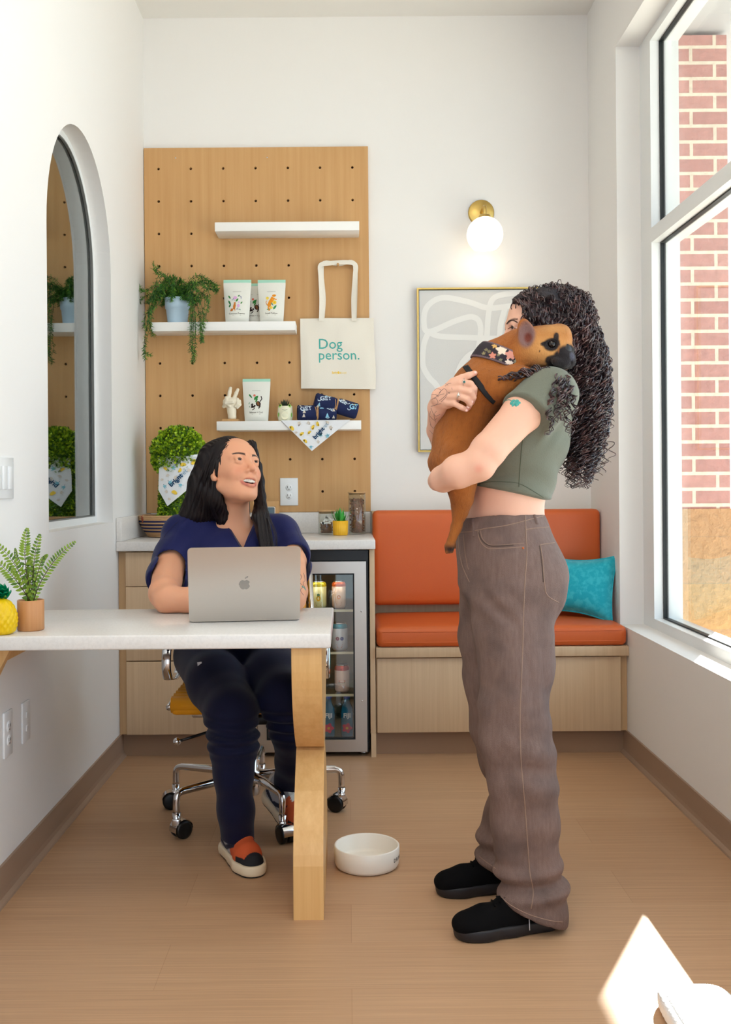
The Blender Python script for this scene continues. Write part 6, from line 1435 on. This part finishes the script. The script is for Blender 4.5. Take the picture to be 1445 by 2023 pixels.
s.chain([q(950, 768, 2.65), q(985, 718, 2.645), q(1030, 694, 2.625)], [.0695, .0590, .0540], .001, mode='sub', sq=((0, 1, 0), 1.08))
def paint_c(P):
    C = np.tile(lin((38, 30, 40)), (len(P), 1)).astype(np.float64)
    def pt(a, b, r, c): w = (np.hypot(P[:, 0] - W(a, b, 2.59).x, (P[:, 2] - W(a, b, 2.59).z)) < r * (1 + .25 * np.sin(np.arctan2(P[:, 2] - W(a, b, 2.59).z, P[:, 0] - W(a, b, 2.59).x) * 5)))[:, None]; C[:] = np.where(w, lin(c), C)
    for a, b, r, c in ((990, 693, .0125, (226, 206, 186)), (1006, 703, .0115, (204, 138, 122)), (1001, 717, .006, (230, 214, 200)), (1008, 719, .005, (230, 214, 200)), (972, 704, .0075, (204, 130, 110)), (977, 684, .006, (206, 160, 90)), (961, 691, .004, (120, 110, 80)), (966, 695, .004, (120, 110, 80)), (956, 698, .004, (140, 128, 90)), (987, 713, .004, (120, 116, 90)), (1017, 716, .005, (140, 134, 110)), (1020, 723, .005, (140, 134, 110)), (1029, 722, .008, (170, 88, 50)), (983, 703, .0035, (130, 120, 90)), (996, 724, .0035, (130, 120, 96)), (1018, 700, .004, (130, 120, 96))): pt(a, b, r, c)
    e = np.maximum(f1(P[:, 0], P[:, 1], P[:, 2]), f2(P[:, 0], P[:, 1], P[:, 2]))[:, None]; C[:] = np.where(e > -.0045, lin((104, 84, 90)), C)
    return C
col_o = s.mesh('floral_harness', mat('floral_webbing', (60, 50, 60), .8, attr=True), dg, paint=paint_c, smooth=0)
g = MB()
P = [on(dbv, x, y, .0016) for x, y in [(921, 724), (928, 733), (938, 746), (948, 760), (958, 773), (968, 784), (978, 793)]]; P = [p for p in P if p]
g.tube(smoothpath(P, 4), .0085, 8, flat=.22, up=(0, -1, 0)); g.build('strap', mat('black_webbing', (18, 17, 20), .8), dg)
MB().tube([W(945, 702, 2.66), W(932, 714, 2.65), W(918, 727, 2.64), W(926, 722, 2.62)], .0022, 6).build('strap', mat('black_webbing', (18, 17, 20), .8), dg)
# ---------------------------- seated woman ----------------------------------
se = thing('person', 'seated woman with long straight black hair in navy scrubs smiling upward behind the laptop', 'person', (-.35, 3.4, 0))
scrub = mat('navy_scrub_fabric', (9, 17, 74), .7, sheen=.12, bump=(300, .2), spec=.3)
SK2 = (222, 160, 126)
yaw, pit = R(42), R(19)
fwd = (math.sin(yaw) * math.cos(pit), -math.cos(yaw) * math.cos(pit), math.sin(pit)); HS = 1.05
Lz, Mz, _, _ = head_frame(fwd, R(-7), (0, 0, 0), HS); HC = Vector(q(488, 911, 3.33)) - Lz(0, .082, .012)
HF2 = head_frame(fwd, R(-7), HC, HS); Lz, Mz = HF2[0], HF2[1]
s = SDF((-.72, 2.93, .56), (-.08, 3.64, 1.36), .0024)
head(s, HF2, smile=True)
s.cap(q(464, 965, 3.405), q(462, 1040, 3.44), .049, .053, k=.03)
s.ell(q(463, 1075, 3.45), (.15, .085, .07), k=.05).ell(q(463, 1150, 3.45), (.135, .09, .15), k=.05).ell(q(463, 1240, 3.46), (.13, .10, .09), k=.05)
# arms with elbows on the desk
s.chain([q(366, 1058, 3.44), q(336, 1120, 3.34), q(325, 1172, 3.145), q(332, 1184, 3.10), q(375, 1186, 3.085), q(420, 1192, 3.05), q(440, 1194, 3.04)], [.056, .052, .047, .043, .037, .028, .024], .014)
s.chain([q(556, 1052, 3.46), q(579, 1110, 3.36), q(582, 1168, 3.165), q(578, 1182, 3.12), q(545, 1186, 3.08), q(515, 1194, 3.05)], [.050, .043, .040, .040, .034, .024], .014)
for g_, hx in ((1, 440), (-1, 515)):
    a = Vector(q(hx, 1196, 3.035)); b = Vector(q(hx + g_ * 18, 1197, 3.015)); s.cap(a, b, .022, .024, k=.008, sq=((0, 0, 1), .55))
    for k in range(4):
        o = (b + Vector((g_ * .010, (k - 1.5) * .014 + .004, 0))); l = (.058, .068, .065, .052)[k]; dr = Vector((g_, -.35 + .1 * k, 0)).normalized()
        s.chain([o, o + dr * l * .5 + Vector((0, 0, .010)), o + dr * l * .85 + Vector((0, 0, .002)), o + dr * l + Vector((0, 0, -.006))], [.0088, .0082, .0076, .0066], .003)
    s.chain([a + Vector((g_ * .008, -.012, 0)), b + Vector((g_ * .004, -.030, .002)), b + Vector((g_ * .026, -.038, .0))], [.011, .0095, .008], .004)
andfn(s, lambda X, Y, Z: np.where(Y + 0 * X + 0 * Z < DY1 + .005, DZ + .0008 - Z + 0 * X + 0 * Y, -9))
def paint_z(P):
    return head_paint(P, SK2, HF2, lips=(190, 98, 88), brow=(46, 28, 26), blush=(218, 138, 108), smile=True)
zbody = s.mesh('body', skin_d, se, paint=paint_z, smooth=1); zbv = bvh_of(zbody)
gz = (W(1000, 655, 2.66) - HC).normalized()
eyes(HF2, se, (.62, -.62, .42), lidf=.92)
# teeth
g = MB(); tw = mat('tooth_white', (240, 234, 222), .2)
for i in range(-4, 5):
    x = i * .0049; yy = .0868 - 9.0 * x * x; w_ = .00252 if abs(i) < 4 else .0021; h_ = (.0062 if abs(i) <= 1 else .0054 if abs(i) <= 3 else .0042)
    A = Matrix.Rotation(math.atan(18 * x), 3, 'Z'); c0 = Vector((x, yy, -.0550 + .18 * abs(x) * .4))
    vs = []; 
    for (dx, dy, dz) in ((-1, 0, 1), (1, 0, 1), (.85, 0, -1), (-.85, 0, -1)): vs.append((dx * w_, 0, dz * h_)); vs.append((dx * w_ * .8, .0012, dz * h_ * .85))
    V = [Lz(*(c0 + A @ Vector(v))) for v in vs]
    g.add(V, [(1, 3, 5, 7), (0, 2, 3, 1), (2, 4, 5, 3), (4, 6, 7, 5), (6, 0, 1, 7)], 0, False)
g.grid(12, 2, lambda u, v: Lz((u - .5) * .044, .0858 - 9.0 * ((u - .5) * .044) ** 2, -.0500 - .0085 * v), 0); g.build('teeth', tw, se)
g = MB(); surf_line(g, zbv, [(592, 1132), (596, 1140), (592, 1150), (599, 1158), (594, 1166), (600, 1176)], .0007, 0, 5, lift=.0002, sides=4); surf_line(g, zbv, [(600, 1132), (603, 1146), (599, 1152), (604, 1164)], .0007, 0, 5, lift=.0002, sides=4)
surf_line(g, zbv, [(596, 1158), (601, 1161), (604, 1166)], .0030, 1, 5, lift=-.0012, sides=6); g.build('arm_tattoo', [ti, mat('teal_tattoo', (66, 156, 146), .6)], se)
# ---- scrub top
s = SDF((-.74, 3.10, .62), (-.05, 3.66, 1.16), .0034)
s.ell(q(462, 1078, 3.455), (.165, .100, .078), k=.05).ell(q(462, 1130, 3.43), (.158, .128, .11), k=.05).ell(q(462, 1200, 3.44), (.150, .128, .12), k=.05).ell(q(455, 1270, 3.45), (.168, .140, .09), k=.05)
s.cap(q(400, 1042, 3.44), q(362, 1056, 3.44), .050, .066, k=.04).cap(q(520, 1040, 3.45), q(552, 1052, 3.46), .050, .058, k=.04)
s.chain([q(363, 1060, 3.44), q(345, 1100, 3.375), q(332, 1140, 3.28), q(328, 1160, 3.20)], [.068, .066, .063, .060], .03); s.chain([q(558, 1056, 3.46), q(577, 1092, 3.40), q(582, 1118, 3.34), q(585, 1160, 3.20)], [.060, .053, .051, .051], .03)
s.ell(q(466, 1085, 3.425), (.145, .105, .072), k=.04)
# sleeve hems, neck opening
a_, b_ = Vector(q(366, 1058, 3.44)), Vector(q(325, 1172, 3.145)); n1 = (b_ - a_).normalized(); c1 = Vector(q(331, 1146, 3.235)); a2_, b2_ = Vector(q(556, 1052, 3.46)), Vector(q(584, 1168, 3.165)); n2 = (b2_ - a2_).normalized(); c2_ = Vector(q(590, 1134, 3.27))
xs1, xs2 = W(385, 1100, 3.35).x, W(562, 1100, 3.35).x
andfn(s, lambda X, Y, Z: np.where((X + 0 * Y + 0 * Z < xs1) & (Z + 0 * X + 0 * Y > .80), (X - c1.x) * n1.x + (Y - c1.y) * n1.y + (Z - c1.z) * n1.z, np.where((X + 0 * Y + 0 * Z > xs2) & (Z + 0 * X + 0 * Y > .80), (X - c2_.x) * n2.x + (Y - c2_.y) * n2.y + (Z - c2_.z) * n2.z, -9)))
s.chain([q(339, 1112, 3.34), q(325, 1172, 3.145)], [.055, .052], .003, mode='sub'); s.chain([q(583, 1104, 3.36), q(584, 1168, 3.165)], [.049, .046], .003, mode='sub')
V0, V1, V2 = W(432, 1010, 3.36), W(508, 1010, 3.36), W(479, 1087, 3.32)
def vneck(X, Y, Z):
    xl = V0.x + (V2.x - V0.x) * (V0.z - Z) / (V0.z - V2.z); xr = V1.x + (V2.x - V1.x) * (V1.z - Z) / (V1.z - V2.z)
    ins = np.minimum(np.minimum(X - xl, xr - X), (Z - V2.z) + 0 * X)      # positive inside the V
    return np.where(Y + 0 * X + 0 * Z < 3.45, ins, np.minimum(ins, Z - W(470, 1010, 3.5).z + 0 * X))
andfn(s, vneck)
def fold_z(P, n):
    x, y, z = P.T; o = .0022 * vnoise(P, 24, 12) + .0010 * vnoise(P, 70, 13)
    o += .0030 * np.sin((x * np.sign(x - W(462, 1100, 3.4).x) * .8 + z * .6) * 95 + vnoise(P, 9, 3) * 2) * np.clip(1 - np.abs(z - .98) * 6, 0, 1) * np.clip(np.abs(x - W(462, 1100, 3.4).x) * 9 - .4, 0, 1)
    return o
stop_ = s.mesh('scrub_top', scrub, se, disp=fold_z, smooth=2); stb = bvh_of(stop_)
g = MB(); surf_line(g, stb, [(437, 1018), (450, 1040), (466, 1068), (479, 1090)], .0016, 0, 6, lift=.0003, sides=6); g.build('neck_trim', scrub, stop_)
g = MB(); surf_line(g, stb, [(507, 1022), (500, 1046), (490, 1070), (481, 1088)], .0016, 0, 6, lift=.0003, sides=6); g.build('neck_trim', scrub, stop_)
lblm = mat('woven_grey_label', (206, 206, 212), .7)
p = on(stb, 319, 1120, .001)
if p: MB().box(-.0065, .0065, -.001, .0005, -.007, .007, M=Matrix.Translation(p) @ Matrix.Rotation(.15, 4, 'Y')).build('sleeve_label', lblm, stop_)
# ---- scrub trousers
scrub2 = mat('dark_navy_trousers', (6, 10, 44), .75, sheen=.1, bump=(300, .2), spec=.25)
s = SDF((-.70, 2.92, .07), (-.05, 3.74, .72), .0040)
s.ell(q(455, 1290, 3.52), (.178, .15, .10), k=.05)
s.chain([q(402, 1298, 3.48), q(428, 1350, 3.26), q(458, 1408, 3.085)], [.100, .088, .078], .04); s.chain([q(458, 1412, 3.085), q(460, 1470, 3.055), q(461, 1530, 3.055), q(466, 1600, 3.07), q(470, 1660, 3.085)], [.078, .070, .057, .054, .053], .025)
s.chain([q(532, 1298, 3.48), q(545, 1340, 3.30), q(562, 1375, 3.16)], [.100, .086, .078], .04); s.chain([q(562, 1380, 3.16), q(574, 1440, 3.19), q(578, 1500, 3.28), q(572, 1560, 3.37)], [.076, .066, .056, .050], .025)
ph = plane2(q(440, 1664, 3.05), q(505, 1672, 3.05)); andfn(s, lambda X, Y, Z: np.where((X + 0 * Y + 0 * Z < W(515, 1600, 3.05).x) & (Z + 0 * X + 0 * Y < .2), ph(X, Y, Z) + 0 * Y, -9))
def fold_p(P, n):
    x, y, z = P.T; o = .002 * vnoise(P, 26, 15); zk = W(460, 1450, 3.05).z
    o += .0065 * np.exp(-((z - zk) / .045) ** 2) * np.sin((z - zk) * 190 + vnoise(P, 12, 4) * 1.5) * np.clip((3.25 - y) * 10, 0, 1)
    return o + .003 * np.sin(x * 60 + z * 8 + vnoise(P * [1, 1, .3], 12, 4) * 2) * (z < .4)
trs = s.mesh('scrub_trousers', scrub2, se, disp=fold_p, smooth=1); trb = bvh_of(trs)
g = MB(); P0 = [on(trb, x, y, .0008) for x, y in ((358, 1354), (364, 1335), (375, 1316), (382, 1319), (371, 1338), (361, 1357))]
if all(P0): g.add(P0, [(0, 1, 4, 5), (1, 2, 3, 4)], 0).build('green_pocket_tab', mat('sage_green_tab', (76, 136, 122), .7), trs)
p = on(trb, 395, 1312, .001)
if p: MB().box(-.007, .007, -.001, .0005, -.006, .006, M=Matrix.Translation(p) @ Matrix.Rotation(-.15, 4, 'Y')).build('hip_label', lblm, trs)
# ---- sneakers
cream = mat('cream_sole', (232, 214, 184), .5)
def sneaker(toe, heel, tilt, parent):
    toe, heel = Vector(toe), Vector(heel); f = (toe - heel); Ln = f.length; f.normalize(); sd = f.cross(Vector((0, 0, 1))).normalized(); up = sd.cross(f).normalized()
    T = lambda a, b, z: heel + f * (a * Ln) + sd * b + up * z
    pts = [T(a, b, z) for a in (-.12, 1.12) for b in (-.07, .07) for z in (-.02, .14)]; lo = [min(p[i] for p in pts) for i in range(3)]; hi = [max(p[i] for p in pts) for i in range(3)]
    FM = Matrix((f, sd, up)).transposed(); hl, fv, uv, sv = np.array(heel), np.array(f), np.array(up), np.array(sd)
    s = SDF(lo, hi, .0028); s.chain([T(.14, 0, .05), T(.45, 0, .052), T(.70, 0, .040), T(.86, 0, .034)], [.037, .038, .041, .034], .012); s.chain([T(.12, 0, .09), T(.30, 0, .095), T(.50, 0, .074)], [.031, .031, .027], .02)
    andfn(s, lambda X, Y, Z: .022 - ((X - hl[0]) * uv[0] + (Y - hl[1]) * uv[1] + (Z - hl[2]) * uv[2]))
    def pnt(P):
        r = P - hl; a = r @ fv / Ln; z = r @ uv; b = r @ sv; C = np.tile(lin((168, 166, 170)), (len(P), 1)).astype(np.float64)
        def st(w, c): C[:] = np.where(w[:, None], lin(c), C)
        st((a > .52) & (z > .035) | (a > .60) & (z > .030), (206, 88, 44)); st((a > .74) & (z < .050 + .0 * a) | (a > .90), (20, 20, 26)); st((np.abs(z - (.040 + .10 * np.abs(a - .30))) < .008) & (a < .60), (34, 36, 56)); st((a < .12) & (z > .06), (214, 206, 196)); st((a > .40) & (a < .60) & (np.abs(b) < .014), (230, 226, 216)); st((z < .034) & (a < .75), (44, 46, 60))
        return C
    o = s.mesh('sneaker', mat('sneaker_upper', (180, 180, 180), .8, attr=True), parent, paint=pnt, smooth=1)
    s = SDF(lo, hi, .0028); s.chain([T(.11, 0, .02), T(.5, 0, .02), T(.72, 0, .02), T(.87, 0, .02)], [.0425, .041, .047, .0415], .02); zz = lambda X, Y, Z: ((X - hl[0]) * uv[0] + (Y - hl[1]) * uv[1] + (Z - hl[2]) * uv[2])
    andfn(s, lambda X, Y, Z: np.maximum(.004 - zz(X, Y, Z), zz(X, Y, Z) - .034)); s.mesh('sole', cream, o, smooth=1)
    s = SDF(lo, hi, .0028); s.chain([T(.12, 0, .004), T(.5, 0, .004), T(.72, 0, .004), T(.86, 0, .004)], [.038, .038, .043, .039], .02); andfn(s, lambda X, Y, Z: np.maximum(.0006 - zz(X, Y, Z), zz(X, Y, Z) - .0065)); s.mesh('outsole', rubber, o, smooth=0)
    g = MB()
    for k in range(4): a, b = T(.50 + k * .045, -.017, .100 - k * .010), T(.52 + k * .045, .017, .100 - k * .010); g.tube([a, (a + b) / 2 + up * .004, b], .0028, 6)
    g.build('laces', mat('lace_white', (226, 222, 214), .8), o)
ft = W(500, 1712, 2.98); sneaker((ft.x + .012, 2.955, 0), (W(447, 1690, 3.1).x, 3.175, 0), 0, se)
hl_ = W(533, 1560, 3.46); sneaker((W(608, 1640, 3.32).x, 3.24, .001), (hl_.x, 3.43, .085), 0, se)
# ---- long straight hair
hair_b = mat('straight_black_hair', (20, 13, 14), .42, spec=.3, bump=(1, .0), grain=((44, 30, 30), (260, 260, 6), .35))
s = SDF((-.70, 3.18, .80), (-.14, 3.66, 1.36), .0028)
ex = lambda cx, cy, cz, rx, ry, rz, k=.015, mode='add': s.ell(Lz(cx, cy, cz), (rx * HS, ry * HS, rz * HS), Mz, k, mode)
ex(0, -.024, .036, .088, .100, .094); ex(0, -.055, -.03, .080, .065, .09, .03)
s.chain([q(425, 905, 3.40), q(408, 960, 3.41), q(396, 1005, 3.43), q(394, 1045, 3.47)], [.050, .056, .056, .050], .03, sq=((0, 1, 0), .8)); s.chain([q(433, 950, 3.39), q(436, 995, 3.395), q(442, 1025, 3.40), q(448, 1046, 3.42)], [.028, .026, .018, .010], .02)
s.chain([q(408, 985, 3.42), q(376, 1022, 3.44), q(352, 1046, 3.47)], [.045, .036, .026], .02)
s.chain([q(450, 940, 3.46), q(455, 1010, 3.49)], [.07, .07], .03)
# open the face
ex(-.003, .080, -.020, .0665, .056, .100, .006, 'sub'); ex(.004, .088, .020, .055, .055, .066, .008, 'sub'); s.ell(Lz(-.070, .030, -.045), (.026 * HS, .042 * HS, .046 * HS), Mz, .006, 'sub')
s.chain([q(470, 975, 3.36), q(474, 1050, 3.33)], [.050, .044], .006, mode='sub'); s.chain([q(470, 1000, 3.26), q(477, 1065, 3.27)], [.05, .03], .01, mode='sub')
s.chain([q(496, 880, 3.40), q(509, 922, 3.41), q(515, 950, 3.40), q(514, 982, 3.385), q(515, 1020, 3.345), q(528, 1080, 3.315)], [.020, .0125, .0115, .018, .028, .022], .012); s.cap(q(528, 1080, 3.315), q(534, 1140, 3.31), .022, .012, k=.01)
hz = s.mesh('long_hair', hair_b, se, disp=lambda P, n: .0016 * np.sin((P[:, 0] * 1.0 + P[:, 1] * .7) * 520 + 1.5 * vnoise(P * [1, 1, .2], 40, 3)) + .003 * vnoise(P * [1, 1, .3], 38, 6), smooth=1)
hzb = bvh_of(hz); rnd = random.Random(5); g = MB()
def zs(p, o):
    h = hzb.find_nearest(p); n = h[1]
    if n.dot(h[0] - Vector(q(455, 960, 3.46))) < 0: n = -n
    return h[0] + n * o
part = [Lz(.022, .052 - .02 * k, .118 + .004 * k) for k in range(5)]
def strand(pts, o=.0012, r=.0009): g.tube(smoothpath([zs(Vector(p), o * rnd.uniform(.2, 1.6)) for p in pts], 6), r, 4, 0, cap=False)
for i in range(230):
    j = rnd.uniform(0, 1); x0 = rnd.uniform(0, 1)
    strand([q(470 - 25 * j, 862 - 6 * j, 3.30 + .06 * j), q(445 - 28 * j, 880 + 4 * x0, 3.31 + .05 * j), q(430 - 25 * j + 6 * x0, 915, 3.33 + .03 * j), q(424 - 40 * j, 955, 3.34), q(425 - 50 * j, 995, 3.36), q(440 - 85 * j, 1040 - 5 * j, 3.40)])
for i in range(130):
    j = rnd.uniform(0, 1); strand([q(475, 862, 3.31), q(498 + 4 * j, 880, 3.36), q(506 + 5 * j, 915, 3.40), q(510 + 8 * j, 965, 3.37), q(508 + 18 * j, 1020, 3.31), q(515 + 22 * j, 1085, 3.29)])
for i in range(26):
    x = rnd.uniform(512, 545); g.tube(smoothpath([W(514 + rnd.uniform(-2, 2), 975, 3.37), W(516 + (x - 516) * .6, 1020, 3.325), W(x + 3, 1060, 3.30), W(x + rnd.uniform(-2, 8), 1100 + rnd.uniform(-5, 25), 3.30)], 5), .0008, 4, 0, cap=False)
g.tube(smoothpath([W(518, 935, 3.42), W(524, 980, 3.4), W(530, 1030, 3.35)], 6), .0006, 4); g.tube(smoothpath([W(583, 1040, 3.38), W(594, 1065, 3.36), W(597, 1090, 3.35)], 6), .0005, 4); g.tube(smoothpath([W(352, 1030, 3.38), W(325, 1060, 3.36), W(321, 1090, 3.35)], 6), .0005, 4)
for i in range(70):   # fine hairs along the hairline
    o_ = rnd.uniform(-9, -.5); P = [on(zbv, x + o_ + rnd.uniform(-.8, .8), y + rnd.uniform(-1, 1), .0018) for x, y in [(470, 863), (458, 872), (448, 890), (441, 908), (437, 922 + rnd.uniform(-6, 8))]]
    if all(P): g.tube(smoothpath(P, 6), .0007, 4, 0, cap=False)
    P = [on(zbv, x - o_ * .7 + rnd.uniform(-.8, .8), y + rnd.uniform(-1, 1), .0018) for x, y in [(474, 863), (488, 871), (499, 884), (506, 900)]]
    if all(P): g.tube(smoothpath(P, 6), .0007, 4, 0, cap=False)
g.build('loose_strands', mat('hair_strand_black', (26, 18, 19), .36, spec=.4), hz, recalc=False)
